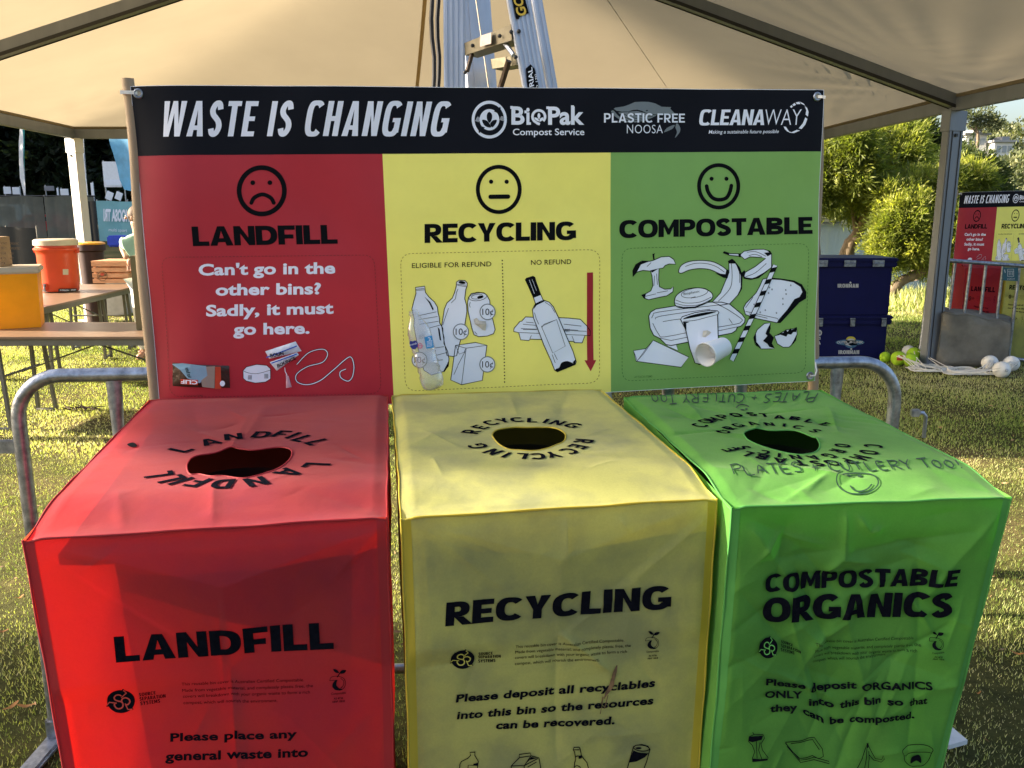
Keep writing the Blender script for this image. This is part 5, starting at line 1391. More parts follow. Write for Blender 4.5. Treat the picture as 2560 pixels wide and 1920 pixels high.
    def build(s, hole_px):
        H = np.array([s.ab_top(*p) for p in curve(hole_px, 5, True)])
        s.hc = H.mean(0); n = 260
        ang = np.arctan2(H[:, 1] - s.hc[1], H[:, 0] - s.hc[0]); o = np.argsort(ang); ang = ang[o]; rr = np.hypot(*(H[o] - s.hc).T)
        th = np.linspace(-math.pi, math.pi, n, endpoint=False)
        cor = [math.atan2(y - s.hc[1], x - s.hc[0]) for x in (0, 1) for y in (0, 1)]
        for c in cor: th[np.argmin(np.abs(th - c))] = c
        rin = np.interp(th, np.concatenate([[ang[-1] - 2 * math.pi], ang, [ang[0] + 2 * math.pi]]), np.concatenate([[rr[-1]], rr, [rr[0]]]))
        ct, st = np.cos(th), np.sin(th)
        tx = np.where(ct > 0, (1 - s.hc[0]) / np.maximum(ct, 1e-9), s.hc[0] / np.maximum(-ct, 1e-9)); ty = np.where(st > 0, (1 - s.hc[1]) / np.maximum(st, 1e-9), s.hc[1] / np.maximum(-st, 1e-9))
        rout = np.minimum(tx, ty); m = 110; k = np.linspace(0, 1, m)[:, None]
        r = rin[None] * (1 - k) + rout[None] * k
        a = np.clip(s.hc[0] + r * ct[None], 0, 1).ravel(); b = np.clip(s.hc[1] + r * st[None], 0, 1).ravel()
        P = s.top(a, b); i = np.arange(m * n).reshape(m, n)
        F = np.stack([i[:-1], np.roll(i, -1, 1)[:-1], np.roll(i, -1, 1)[1:], i[1:]], -1).reshape(-1, 4)
        fast("top_panel", P, F, s.fab, s.root, smooth=True)
        rim = MB().tube([Vector(P[j]) for j in range(n)], .0018, 6, closed=True); rim.build("hole_edge", s.seam_m, s.root)
        na, nb = 190, 300
        A, B = np.meshgrid(np.linspace(0, 1, na), np.linspace(0, 1, nb)); P = s.front(A.ravel(), B.ravel())
        i = np.arange(na * nb).reshape(nb, na); F = np.stack([i[:-1, :-1], i[:-1, 1:], i[1:, 1:], i[1:, :-1]], -1).reshape(-1, 4)
        fast("front_panel", P, F, s.fab, s.root, smooth=True)
        def side(nm, C, folds):
            na, nb = 60, 80; A, B = np.meshgrid(np.linspace(0, 1, na), np.linspace(0, 1, nb)); A = A.ravel(); B = B.ravel(); C = [np.array(c) for c in C]
            P = C[0] * ((1 - A) * (1 - B))[:, None] + C[1] * (A * (1 - B))[:, None] + C[2] * ((1 - A) * B)[:, None] + C[3] * (A * B)[:, None]
            nn = np.cross(C[1] - C[0], C[2] - C[0]); nn /= np.linalg.norm(nn); mk = sstep(np.minimum(np.minimum(A, 1 - A) / .06, B / .04))
            P = P + nn * ((s.disp(A * .8, B, folds) + .006 * np.sin(A * 8) * np.sin(B * 6)) * mk)[:, None]; P = P + wob(P, 3.0, .0035)
            i = np.arange(na * nb).reshape(nb, na); F = np.stack([i[:-1, :-1], i[:-1, 1:], i[1:, 1:], i[1:, :-1]], -1).reshape(-1, 4)
            fast(nm, P, F, s.fab, s.root, smooth=True)
        zb = .07
        cx = (s.FL + s.FR + s.RL + s.RR) / 4
        rl = Vector((s.RL.x + (cx.x - s.RL.x) * .08, s.RL.y, zb)); rr_ = Vector((s.RR.x + (cx.x - s.RR.x) * .08, s.RR.y, zb))
        # the side panels follow the lid's slope towards the front edge
        side("side_panel", (s.RL, s.FL, rl, s.BL), s.cr_sd); side("side_panel", (s.RR, s.FR, rr_, s.BR), s.cr_sd); side("back_panel", (s.RL, s.RR, rl, rr_), s.cr_sd)
        def seam(fn_, off=.0):
            t = np.linspace(0, 1, 110); return [Vector(q) for q in fn_(t)]
        z0 = lambda t: np.zeros_like(t); z1 = lambda t: np.ones_like(t)
        for f_, r_ in ((lambda t: s.top(t, z1(t)), .0034), (lambda t: s.front(z0(t), t), .003), (lambda t: s.front(z1(t), t), .003), (lambda t: s.top(z0(t), t), .0026), (lambda t: s.top(z1(t), t), .0026), (lambda t: s.top(t, z0(t)), .0026)):
            pts = seam(f_); pts = [p + Vector((.0007 * math.sin(k * .31), .0007 * math.sin(k * .23 + 1), .0008 * math.sin(k * .17))) for k, p in enumerate(pts)]
            MB().tube(pts, [r_ * .72 * (1 + .12 * math.sin(k * .35)) for k in range(len(pts))], 7).build("seam", s.seam_m, s.root, True)
        # flat seam allowance seen through the front cloth at each side
        for a0, a1 in ((.004, .03), (.97, .996)):
            A, B = np.meshgrid(np.linspace(a0, a1, 4), np.linspace(0.003, 1, 120)); P = s.front(A.ravel(), B.ravel(), .0006)
            i = np.arange(480).reshape(120, 4); F = np.stack([i[:-1, :-1], i[:-1, 1:], i[1:, 1:], i[1:, :-1]], -1).reshape(-1, 4)
            fast("seam_allowance", P, F, s.seam_m, s.root, smooth=True)
        return s
    def ink(s, geoms, m=None, layer=1, name="lettering", where="front", step=14, base=.0016):
        return print_on(s.front_px if where == "front" else s.top_px, geoms, m or M_clothink, name, s.root, layer, 10 if s.crumple > .5 else step, base * (2.6 if s.crumple > .5 and where == "front" else 1))
    def ring(s, letters, h, w, off=.045, where_c=None):
        """letters set round the hole: each with its picture position, standing away from the centre"""
        geo = []
        c = np.array(s.top(np.array([s.hc[0]]), np.array([s.hc[1]]))[0]) if where_c is None else where_c
        for ch, px, py in letters:
            p = s.top_px(np.array([px]), np.array([py]), 0)[0]; d = p - c; d[2] = 0; d /= np.linalg.norm(d); t = np.array([d[1], -d[0], 0])
            (V, F), wd = glyph(ch, .22, .19, .9)
            x = (V[:, 0] - wd / 2) * w; y = (V[:, 1] - .5) * h
            W = p[None] + x[:, None] * t[None] + y[:, None] * d[None]
            # back to picture coordinates so that the print can be draped like the rest
            v = W - ORI; zc = v[:, 1] * CP - v[:, 2] * SP; yc = v[:, 1] * SP + v[:, 2] * CP
            geo.append((np.stack([1280 + FPX * v[:, 0] / zc, 960 - FPX * yc / zc], -1), F))
        s.ink(geo, where="top", step=12)

M_clothink = mat("cloth_ink", (.005, .0055, .009), .9, var=.3, scale=120, spec=0)
F_red = fabric("red_cloth", (.46, .045, .055), (.85, .10, .045), (.36, .035, .065), 5, porous=.2, trans=.38)
F_yel = fabric("yellow_cloth", (.66, .66, .20), (.9, .82, .14), (.38, .40, .18), 6, porous=.16, trans=.3)
F_grn = fabric("green_cloth", (.15, .42, .07), (.24, .78, .08), (.10, .31, .055), 4, porous=.13, trans=.26)
def seammat(name, c): return mat(name, c, .7, var=.08, trans=.35)
S_red = seammat("red_seam", (.36, .02, .03)); S_yel = seammat("yellow_seam", (.5, .40, .04)); S_grn = seammat("green_seam", (.09, .34, .07))

red = Cover("bin_cover", "red landfill cloth cover, leftmost of the three covers under the large banner", F_red, S_red, (52, 1350), (962, 1292), (372, 1003), (968, 990), (156, 1920), (982, 1920), 1.14, 11, .12, "cloth bin covers under the large banner")
K4r = lambda p: (p[0] * .4521, 1400 + p[1] * .4521)
red.crease_fr([(75, 1360), (250, 1480), (560, 1670)], .0035, .02)
red.crease_fr([(570, 1672), (580, 1800), (590, 1920)], -.004, .012)
red.crease_fr([(950, 1310), (800, 1480)], .003, .02)
red.crease_top([(290, 1230), (300, 1310)], .004, .012); red.crease_top([(520, 1310), (530, 1200), (620, 1040)], .004, .015); red.crease_top([(660, 1020), (600, 1110)], .004, .02); red.crease_top([(480, 1000), (500, 1100)], -.004, .03)
red.set_vee((60, 1352), (572, 1672), (1010, 1300), .16)
red.build([K4r((0, 0))] if False else [(0 + x * .4521, 950 + y * .4521) for x, y in ((1023, 480), (1030, 450), (1065, 418), (1180, 398), (1262, 375), (1330, 383), (1400, 387), (1520, 375), (1590, 385), (1605, 415), (1580, 458), (1520, 498), (1420, 530), (1330, 545), (1230, 532), (1160, 532), (1090, 515), (1040, 515))])
yel = Cover("bin_cover", "yellow recycling cloth cover, mottled and stained, between the red and the green cover", F_yel, S_yel, (998, 1297), (1788, 1247), (978, 992), (1505, 978), (1021, 1920), (1743, 1920), 1.14, 23, .14, "cloth bin covers under the large banner")
yel.crease_fr([(1060, 1320), (1230, 1455), (1390, 1590)], .003, .02); yel.crease_fr([(1390, 1590), (1385, 1760), (1390, 1900)], -.0035, .012)
yel.crease_fr([(1410, 1275), (1412, 1400)], .003, .01); yel.crease_fr([(1400, 1590), (1470, 1640), (1520, 1680)], .006, .009); yel.crease_fr([(1540, 1290), (1570, 1330)], .003, .01); yel.crease_fr([(1780, 1280), (1560, 1470), (1410, 1590)], .0025, .015)
yel.crease_top([(1270, 985), (1290, 1040)], .004, .012); yel.crease_top([(1400, 1040), (1420, 985)], -.004, .025); yel.crease_top([(1000, 1250), (1780, 1215)], .003, .02)
yel.set_vee((1005, 1300), (1392, 1590), (1785, 1250), .12)
yel.build([(950 + x * .4069, 950 + y * .4069) for x, y in ((683, 345), (695, 318), (735, 303), (820, 293), (900, 296), (1010, 295), (1080, 308), (1125, 335), (1134, 360), (1115, 390), (1080, 405), (1020, 425), (930, 438), (850, 432), (780, 425), (720, 392))])
grn = Cover("bin_cover", "green compostable organics cloth cover, crumpled with handwriting on top, right of the yellow cover", F_grn, S_grn, (1825, 1268), (2523, 1240), (1560, 998), (2056, 978), (1772, 1920), (2350, 1920), 1.13, 35, 1.0, "cloth bin covers under the large banner")
K6 = lambda p: (1700 + p[0] * .38879, 1350 + p[1] * .38879)
for pts, am, w in (([(1880, 1330), (1960, 1440), (2000, 1560)], .005, .016), ([(1985, 1420), (2040, 1550), (2080, 1640)], -.008, .014), ([(2110, 1270), (2105, 1400)], .006, .01), ([(2140, 1290), (2170, 1330), (2200, 1320)], .006, .008),
                   ([(2060, 1440), (2100, 1400), (2180, 1410)], .007, .008), ([(2030, 1620), (2110, 1560)], .007, .01), ([(1780, 1500), (1800, 1650), (1775, 1800)], .009, .02), ([(2350, 1420), (2250, 1380)], .005, .01),
                   ([(2290, 1370), (2290, 1640), (2260, 1900)], -.004, .012), ([(2100, 1500), (2130, 1620), (2180, 1800)], .006, .02), ([(2320, 1720), (2420, 1700)], .006, .012), ([(1960, 1320), (1930, 1480)], -.008, .02), ([(2230, 1430), (2080, 1560), (1990, 1700)], .005, .014),
                   ([(1880, 1300), (1990, 1360), (2100, 1500)], -.006, .02), ([(2490, 1280), (2380, 1400), (2300, 1500)], .006, .02)):
    grn.crease_fr(pts, am, w)
for pts, am, w in (([(1700, 1000), (1760, 1060)], .006, .012), ([(1640, 1015), (1800, 1080)], -.005, .014), ([(1900, 1050), (1880, 1090)], .006, .012), ([(1830, 1250), (1900, 1200)], .004, .014), ([(2000, 1220), (2060, 1180)], .004, .012), ([(2230, 1230), (2330, 1200)], .005, .015), ([(1950, 1010), (1900, 985)], .005, .014), ([(1600, 1060), (1720, 1130)], .006, .02)):
    grn.crease_top(pts, am, w)
grn.build([(1600 + x * .24864, 950 + y * .24864) for x, y in ((1036, 565), (1050, 530), (1100, 510), (1200, 500), (1330, 512), (1500, 512), (1600, 530), (1730, 590), (1790, 640), (1790, 690), (1740, 735), (1620, 752), (1500, 740), (1330, 700), (1200, 660), (1100, 615))])

# dark wheelie bins inside, seen through the openings
M_bin = mat("wheelie_bin_plastic", (.005, .0055, .0055), .7, spec=.1)
for cv, lab in ((red, "dark wheelie bin inside the red cover, seen through its opening"), (yel, "dark wheelie bin inside the yellow cover, seen through its opening"), (grn, "dark wheelie bin inside the green cover, seen through its opening")):
    c = (cv.FL + cv.FR + cv.RL + cv.RR) / 4; yaw = math.atan2(cv.FR.y - cv.FL.y, cv.FR.x - cv.FL.x); R = Matrix.Rotation(yaw, 3, 'Z')
    t = thing("wheelie_bin", lab, "bin", (c.x, c.y, 0), yaw, "wheelie bins under the cloth covers"); c = Vector((c.x, c.y, 0))
    def ringp(hw, hd, z): return [c + R @ Vector((x, y, 0)) + Vector((0, 0, z)) for x, y in ((-hw, -hd), (hw, -hd), (hw, hd), (-hw, hd))]
    m_ = MB(); lv = [ringp(.20, .18, .06), ringp(.24, .25, 1.0), ringp(.265, .28, 1.0), ringp(.265, .28, 1.04), ringp(.23, .25, 1.04), ringp(.19, .17, .1)]
    m_.add([p for r_ in lv for p in r_], [(i * 4 + j, i * 4 + (j + 1) % 4, (i + 1) * 4 + (j + 1) % 4, (i + 1) * 4 + j) for i in range(5) for j in range(4)] + [(20, 21, 22, 23), (3, 2, 1, 0)])
    m_.build("bin_body", M_bin, t)
    # lid plate with a round opening under the cloth
    hcv = Vector(cv.top(np.array([cv.hc[0]]), np.array([cv.hc[1]]))[0]); ctr = R.transposed() @ (Vector((hcv.x, hcv.y, 0)) - c)
    n = 48; inner = []; outer = []
    w2_, d0, d1 = .287, -(cv.FL - cv.RL).length / 2 * .955, (cv.FL - cv.RL).length / 2 * .93
    for k in range(n):
        q = 2 * math.pi * k / n; dx, dy = math.cos(q), math.sin(q); inner.append((ctr.x + .145 * dx, ctr.y + .145 * dy))
        sx = (w2_ - ctr.x) / dx if dx > 1e-6 else ((-w2_ - ctr.x) / dx if dx < -1e-6 else 9); sy = (d1 - ctr.y) / dy if dy > 1e-6 else ((d0 - ctr.y) / dy if dy < -1e-6 else 9)
        r_ = min(sx, sy); outer.append((ctr.x + r_ * dx, ctr.y + r_ * dy))
    zt_ = lambda y: 1.045 + .035 * (y - d0) / (d1 - d0)
    vs = [c + R @ Vector((x, y, 0)) + Vector((0, 0, zt_(y) + dz)) for dz in (0, -.02) for ring in (inner, outer) for x, y in ring]
    fs = []
    for k in range(n):
        j = (k + 1) % n
        fs += [(k, j, n + j, n + k), (2 * n + k, 3 * n + k, 3 * n + j, 2 * n + j), (k, 2 * n + k, 2 * n + j, j), (n + k, n + j, 3 * n + j, 3 * n + k)]
    MB().add(vs, fs).build("lid", M_bin, t)
    ch_ = Vector(c + R @ Vector((ctr.x, ctr.y, 0)))
    MB().lathe([(.144, 1.05), (.143, 1.0), (.15, .75), (.0001, .74)], ch_, 32, caps=False).build("light_stop", M_bin, t, True)  # black cup added below the opening so the hole stays dark
    for sx in (-1, 1):
        q = c + R @ Vector((sx * .24, .27, 0)) + Vector((0, 0, .1))
        MB().tube([q - R @ Vector((.025, 0, 0)), q + R @ Vector((.025, 0, 0))], .1, 20).build("wheel", M_black, t, True)

# --- print on the fronts
def TL_(cv, s_, l, r, h, off=.02, sp=1.0, shear=0.0, lean=0.0, h2=None): cv.ink([type_line(s_, l, r, h, off, sp, shear, h2, lean)])
def seplogo(cv, c, rx, ry, gap_m, rot=0):
    cx_, cy_ = c
    cv.ink([fill(ell(cx_, cy_, rx, ry, 36)), fill([(cx_ + rx * .05, cy_ - ry * .95), (cx_ + rx * .2, cy_ - ry * 1.12), (cx_ + rx * .42, cy_ - ry * .8)]),
            fill([(cx_ + rx * .6, cy_ + ry * .75), (cx_ + rx * .9, cy_ + ry * .72), (cx_ + rx * .8, cy_ + ry * .5)]), fill([(cx_ - rx * .98, cy_ + ry * .2), (cx_ - rx * 1.06, cy_ + ry * .5), (cx_ - rx * .8, cy_ + ry * .45)])], None, 1, "logo")
    X = lambda pts: [(cx_ + x * rx, cy_ + y * ry) for x, y in pts]
    w = rx * .1
    cv.ink([ribbon(X(curve([(.05, -.45), (-.1, -.56), (-.3, -.54), (-.46, -.35), (-.42, -.12), (-.2, 0), (.0, .05), (.14, .22), (.12, .48), (-.08, .62), (-.32, .58), (-.46, .35), (-.44, .22)], 4)), w),
            ribbon(X(curve([(.14, .22), (.05, .0), (.12, -.2), (.35, -.28), (.58, -.14), (.64, .08), (.5, .28), (.3, .3)], 4)), w),
            ribbon(X([(.04, -.3), (.42, -.72), (.22, -.98)]), w * .8), ribbon(X([(-.3, .18), (-.82, .1), (-1.0, .34)]), w * .8), ribbon(X([(.3, .2), (.5, .68), (.82, .66)]), w * .8)], gap_m, 4, "logo")
def seedlogo(cv, c, k):
    cx_, cy_ = c; X = lambda pts: [(cx_ + x * k, cy_ + y * k) for x, y in pts]
    cv.ink([fill(X(curve([(-.05, -.95), (-.3, -1.25), (-.62, -1.3), (-.5, -1.05), (-.3, -.92)], 4, True))), fill(X(curve([(.0, -.9), (.2, -1.2), (.62, -1.2), (.5, -.95), (.25, -.85)], 4, True))),
            ribbon(X(curve([(.0, -.92), (-.1, -.7), (-.25, -.5)], 4)), .1 * k), ribbon(X(curve([(-.95, -.15), (-.8, -.5), (-.3, -.6), (.3, -.45), (.55, -.1), (.5, .4), (.2, .7), (-.1, .75)], 4)), .05 * k),
            ribbon(X([(-.95, -.15), (-.6, -.2), (-.35, -.2)]), .05 * k), ribbon(X(curve([(.1, -.4), (.4, -.1), (.35, .3), (.1, .55)], 4)), .05 * k),
            fill(X(curve([(-.4, -.2), (-.65, .1), (-.68, .45), (-.4, .72), (.0, .75), (.25, .62), (-.05, .55), (-.28, .3), (-.28, .0), (-.2, -.22)], 3, True)))], None, 1, "logo")
    cv.ink([type_line("Compostable", (cx_ - .8 * k, cy_ + 1.2 * k), (cx_ + .6 * k, cy_ + 1.08 * k), .22 * k, .01)])
    cv.ink([type_line("AS 4736", (cx_ - .55 * k, cy_ + 1.65 * k), (cx_ + .35 * k, cy_ + 1.58 * k), .2 * k, .02), type_line("ABAP 10018", (cx_ - .7 * k, cy_ + 1.95 * k), (cx_ + .5 * k, cy_ + 1.86 * k), .2 * k, .02)])
BLURB = ["This reusable bin cover is Australian Certified Compostable.", "Made from vegetable material, and completely plastic free, the", "covers will breakdown with your organic waste to form a rich", "compost, which will nourish the environment."]
G_red = mat("red_gap", (.5, .05, .04), .7); G_yel = mat("yellow_gap", (.42, .38, .08), .7); G_grn = mat("green_gap", (.12, .42, .09), .7)
def blurb(cv, rows, h):
    for t_, (l, r) in zip(BLURB, rows): cv.ink([type_line(t_, l, r, h, .0)], step=18)

red.ink([heavy("LANDFILL", (287, 1653), (831, 1620), (277, 1589), (824, 1554), .30, .23, 1.06, .07, .3, .04)])
seplogo(red, (296.5, 1755), 35, 31, G_red)
def sss(cv, rows, h):
    cv.ink([heavy(t_, l, r, (l[0] - .6, l[1] - h), (r[0] - .6, r[1] - h), .2, .16, .68, .1) for t_, l, r in rows])
sss(red, (("SOURCE", (342, 1743.6), (384, 1738)), ("SEPARATION", (343, 1755), (408.5, 1746.6)), ("SYSTEMS", (345, 1766.5), (395, 1759.4))), 9)
blurb(red, [((449, 1715), (756, 1702)), ((450, 1732), (778.5, 1716.5)), ((452, 1747), (771, 1732)), ((453.5, 1763), (690, 1754))], 7.6)
seedlogo(red, (845, 1704), 26)
TL_(red, "Please place any", (421, 1857), (740, 1842), 21, .034, 1.04); TL_(red, "general waste into", (409, 1905), (768, 1888), 23, .034, 1.04); TL_(red, "your landfill bin", (430, 1955), (742, 1938), 24, .034, 1.04)
yel.ink([heavy("RECYCLING", (1108, 1565), (1672, 1522), (1108, 1506), (1672, 1464), .29, .23, 1.0, .07, .3, .04)])
seplogo(yel, (1153.5, 1652.3), 30, 26, G_yel)
sss(yel, (("SOURCE", (1193.3, 1643), (1228.7, 1641)), ("SEPARATION", (1193, 1652), (1249, 1649.4)), ("SYSTEMS", (1193, 1663), (1236, 1660.4))), 7.8)
blurb(yel, [((1285.3, 1624.6), (1555.7, 1605.6)), ((1285, 1638.7), (1572.5, 1619)), ((1284.5, 1652.8), (1562.5, 1633.8)), ((1284.5, 1668), (1493.3, 1652))], 7.4)
seedlogo(yel, (1629, 1607), 22)
TL_(yel, "Please deposit all recyclables", (1137, 1762), (1634, 1718), 19.5, .036, 1.05, .1); TL_(yel, "into this bin so the resources", (1140, 1804), (1629, 1760), 19.5, .036, 1.05, .1); TL_(yel, "can be recovered.", (1238, 1827), (1533, 1810), 19.5, .036, 1.05, .1)
grn.ink([heavy("COMPOSTABLE", (1904, 1479), (2382, 1460), (1906, 1437), (2388, 1417), .28, .22, 1.0, .07, .3, .06)]); grn.ink([heavy("ORGANICS", (1900, 1555), (2366, 1538), (1901, 1494), (2371, 1477), .29, .23, 1.0, .06, .3, .04)])
seplogo(grn, (1913, 1617.5), 24, 26, G_grn)
sss(grn, (("SOURCE", (1947, 1608.5), (1977, 1618)), ("SEPARATION", (1947, 1618), (1995.5, 1634)), ("SYSTEMS", (1945.7, 1627), (1983, 1640))), 7.6)
blurb(grn, [((2031.6, 1613.6), (2278.5, 1597)), ((2030.5, 1630), (2296, 1616)), ((2028.5, 1643.5), (2286, 1630)), ((2028.5, 1659), (2213, 1641.6))], 7.4)
seedlogo(grn, (2334, 1603), 21)
for t_, l, r in (("Please", (1908, 1711.6), (2009, 1725)), ("deposit", (2022.7, 1735), (2137.4, 1723)), ("ORGANICS", (2149, 1727), (2318, 1717.4)), ("ONLY", (1908, 1746.6), (2003, 1748.5)), ("into", (2018.8, 1766), (2083, 1773.8)), ("this bin", (2096.6, 1773.8), (2195.7, 1755)),
                 ("so", (2210, 1758), (2249, 1760)), ("that", (2263.7, 1762), (2306.5, 1752.4)), ("they", (1920.4, 1780.8), (1989.6, 1777.7)), ("can", (2004, 1785.4), (2057, 1810.7)), ("be", (2073, 1814.6), (2108, 1810.7)), ("composted.", (2121.8, 1808.8), (2279, 1793))):
    TL_(grn, t_, l, r, 18, .034, 1.03)
# --- small drawings at the foot of the fronts
KY = lambda p: (1120 + p[0] * .25316, 1840 + p[1] * .25316)
def dl(cv, K, lines, blacks=(), w=2.2): cv.ink([ribbon([K(q) for q in l], w) for l in lines] + [fill([K(q) for q in b]) for b in blacks], None, 1, "drawing", step=18)
dl(yel, KY, [[(100, 460), (115, 290), (130, 265), (195, 232), (218, 205), (212, 175), (262, 172), (260, 205), (295, 260), (285, 330), (280, 460)], [(195, 460), (195, 300), (285, 300)]], [[(245, 285), (290, 275), (288, 300), (245, 300)]])
dl(yel, KY, [[(615, 460), (618, 295), (700, 215), (698, 185), (805, 168), (812, 195), (890, 212), (905, 300), (915, 460)], [(618, 295), (745, 290), (810, 200)], [(745, 290), (750, 460)], [(700, 215), (808, 196)], [(745, 290), (880, 218)], [(778, 303), (866, 252)]], [[(770, 260), (815, 205), (870, 215), (800, 235)]])
dl(yel, KY, [[(1235, 460), (1235, 300), (1240, 250), (1250, 215), (1235, 140), (1222, 125), (1232, 103), (1278, 98), (1290, 112), (1305, 180), (1325, 210), (1360, 250), (1380, 320), (1400, 460)], [(1222, 125), (1285, 125)], [(1240, 290), (1260, 278), (1290, 290), (1310, 330)]], [[(1275, 185), (1308, 178), (1312, 208), (1280, 215)], [(1245, 185), (1275, 180), (1275, 190), (1250, 195)]])
dl(yel, KY, [[(1740, 460), (1760, 300), (1815, 100), (1840, 82), (1900, 74), (1960, 90), (1980, 120), (1950, 240), (1920, 320), (1900, 460)], ell(1895, 108, 80, 28, 22, 0, 359, rot=6)], [[(1815, 130), (1870, 150), (1968, 160), (1930, 200), (1850, 240), (1772, 250)], ell(1868, 108, 30, 10, 10), [(1890, 460), (1905, 340), (1930, 290), (1925, 400)]])
dl(grn, K6, [[(430, 1255), (465, 1240), (520, 1243), (528, 1265), (505, 1300), (515, 1340), (550, 1385), (545, 1400), (450, 1412), (450, 1390), (465, 1350), (450, 1310), (425, 1285), (430, 1255)], [(475, 1280), (480, 1390)], [(500, 1290), (490, 1340), (510, 1395)], [(460, 1240), (452, 1228)]], [[(432, 1255), (520, 1248), (510, 1275), (450, 1290), (425, 1283)], [(450, 1392), (500, 1395), (545, 1390), (545, 1402), (450, 1412)]], 1.8)
dl(grn, K6, [[(665, 1295), (770, 1290), (855, 1270), (905, 1340), (910, 1385), (880, 1400), (840, 1380), (800, 1395), (760, 1400), (700, 1345), (665, 1295)], [(665, 1300), (760, 1410), (800, 1405), (850, 1390), (945, 1415), (948, 1430), (850, 1405), (765, 1425), (675, 1320)], [(700, 1305), (765, 1300), (845, 1285), (885, 1345)]], (), 1.8)
dl(grn, K6, [[(1120, 1470), (1150, 1400), (1180, 1330), (1192, 1303), (1215, 1350), (1240, 1395), (1280, 1400), (1285, 1370), (1295, 1395), (1280, 1420), (1230, 1405), (1200, 1370)], [(1190, 1320), (1170, 1470)], [(1200, 1350), (1195, 1470)]], [[(1187, 1300), (1198, 1300), (1198, 1330), (1188, 1330)]], 1.8)
dl(grn, K6, [curve([(1412, 1360), (1410, 1335), (1450, 1310), (1515, 1298), (1570, 1305), (1597, 1325), (1590, 1350), (1575, 1400), (1545, 1435), (1510, 1440), (1465, 1440), (1430, 1410), (1420, 1370)], 3, True), curve([(1430, 1375), (1470, 1350), (1560, 1345), (1590, 1350)], 4)], [curve([(1465, 1425), (1470, 1385), (1490, 1370), (1515, 1365), (1530, 1390), (1530, 1420), (1505, 1405), (1490, 1410)], 3, True)], 1.8)
# brown smear on the yellow cover
M_smear = mat("brown_smear", (.13, .075, .035), .8, var=.5, scale=90)
smp = [(1538, 1664), (1530, 1690), (1524, 1715), (1512, 1735), (1506, 1748)]
yel.ink([ribbon(curve(smp, 5), [2, 4, 6, 8, 9, 9, 8, 9, 10, 11, 11, 10, 9, 9, 8, 7, 5, 4, 3, 2, 1]), ribbon([(1504, 1742), (1500, 1762)], 3), ribbon([(1516, 1738), (1511, 1758), (1507, 1772)], 2.2), ribbon([(1500, 1768), (1497, 1785)], 1.6)], M_smear, 3, "stain", step=10)
# --- print on the tops
red.ring([("L", 452, 1123), ("A", 524, 1104), ("N", 583, 1091), ("D", 654, 1086), ("F", 704, 1084), ("I", 733, 1088), ("L", 758, 1096), ("L", 793, 1105),
          ("L", 790, 1163), ("A", 722, 1180), ("N", 640, 1203), ("D", 556, 1209), ("F", 494, 1205), ("I", 452, 1202), ("L", 425, 1196), ("L", 396, 1185)], .058, .055, .04)
yel.ring([(c, 950 + x * .4069, 950 + y * .4069) for c, x, y in (("R", 560, 317), ("E", 615, 289), ("C", 680, 262), ("Y", 755, 248), ("C", 842, 243), ("L", 935, 246), ("I", 1020, 251), ("N", 1092, 262), ("G", 1185, 278),
          ("R", 1252, 375), ("E", 1215, 408), ("C", 1160, 436), ("Y", 1060, 458), ("C", 968, 467), ("L", 870, 466), ("I", 775, 460), ("N", 695, 440), ("G", 600, 405))], .045, .044, .036)
Kg = lambda x, y: (1600 + x * .24864, 950 + y * .24864); Kh = lambda x, y: (1500 + x * .4792, 940 + y * .4792)
grn.ring([(c, *Kg(x, y)) for c, x, y in (("C", 600, 455), ("O", 660, 415), ("M", 735, 395), ("P", 835, 368), ("O", 965, 350), ("S", 1120, 342), ("T", 1250, 352), ("A", 1400, 372), ("B", 1560, 385), ("L", 1710, 410), ("E", 1870, 445))] +
         [(c, *Kh(x, y)) for c, x, y in (("C", 1425, 365), ("O", 1402, 397), ("M", 1358, 424), ("P", 1292, 443), ("O", 1212, 452), ("S", 1132, 455), ("T", 1045, 452), ("A", 940, 440), ("B", 845, 420), ("L", 765, 405), ("E", 680, 383))], .041, .036, .036)
grn.ring([(c, *Kg(x, y)) for c, x, y in (("O", 835, 520), ("R", 900, 482), ("G", 985, 455), ("A", 1130, 435), ("N", 1300, 443), ("I", 1450, 452), ("C", 1590, 472), ("S", 1760, 510))] +
         [(c, *Kh(x, y)) for c, x, y in (("O", 1265, 362), ("R", 1240, 390), ("G", 1195, 415), ("A", 1115, 425), ("N", 1020, 422), ("I", 935, 413), ("C", 855, 397), ("S", 750, 373))], .035, .032, .034)
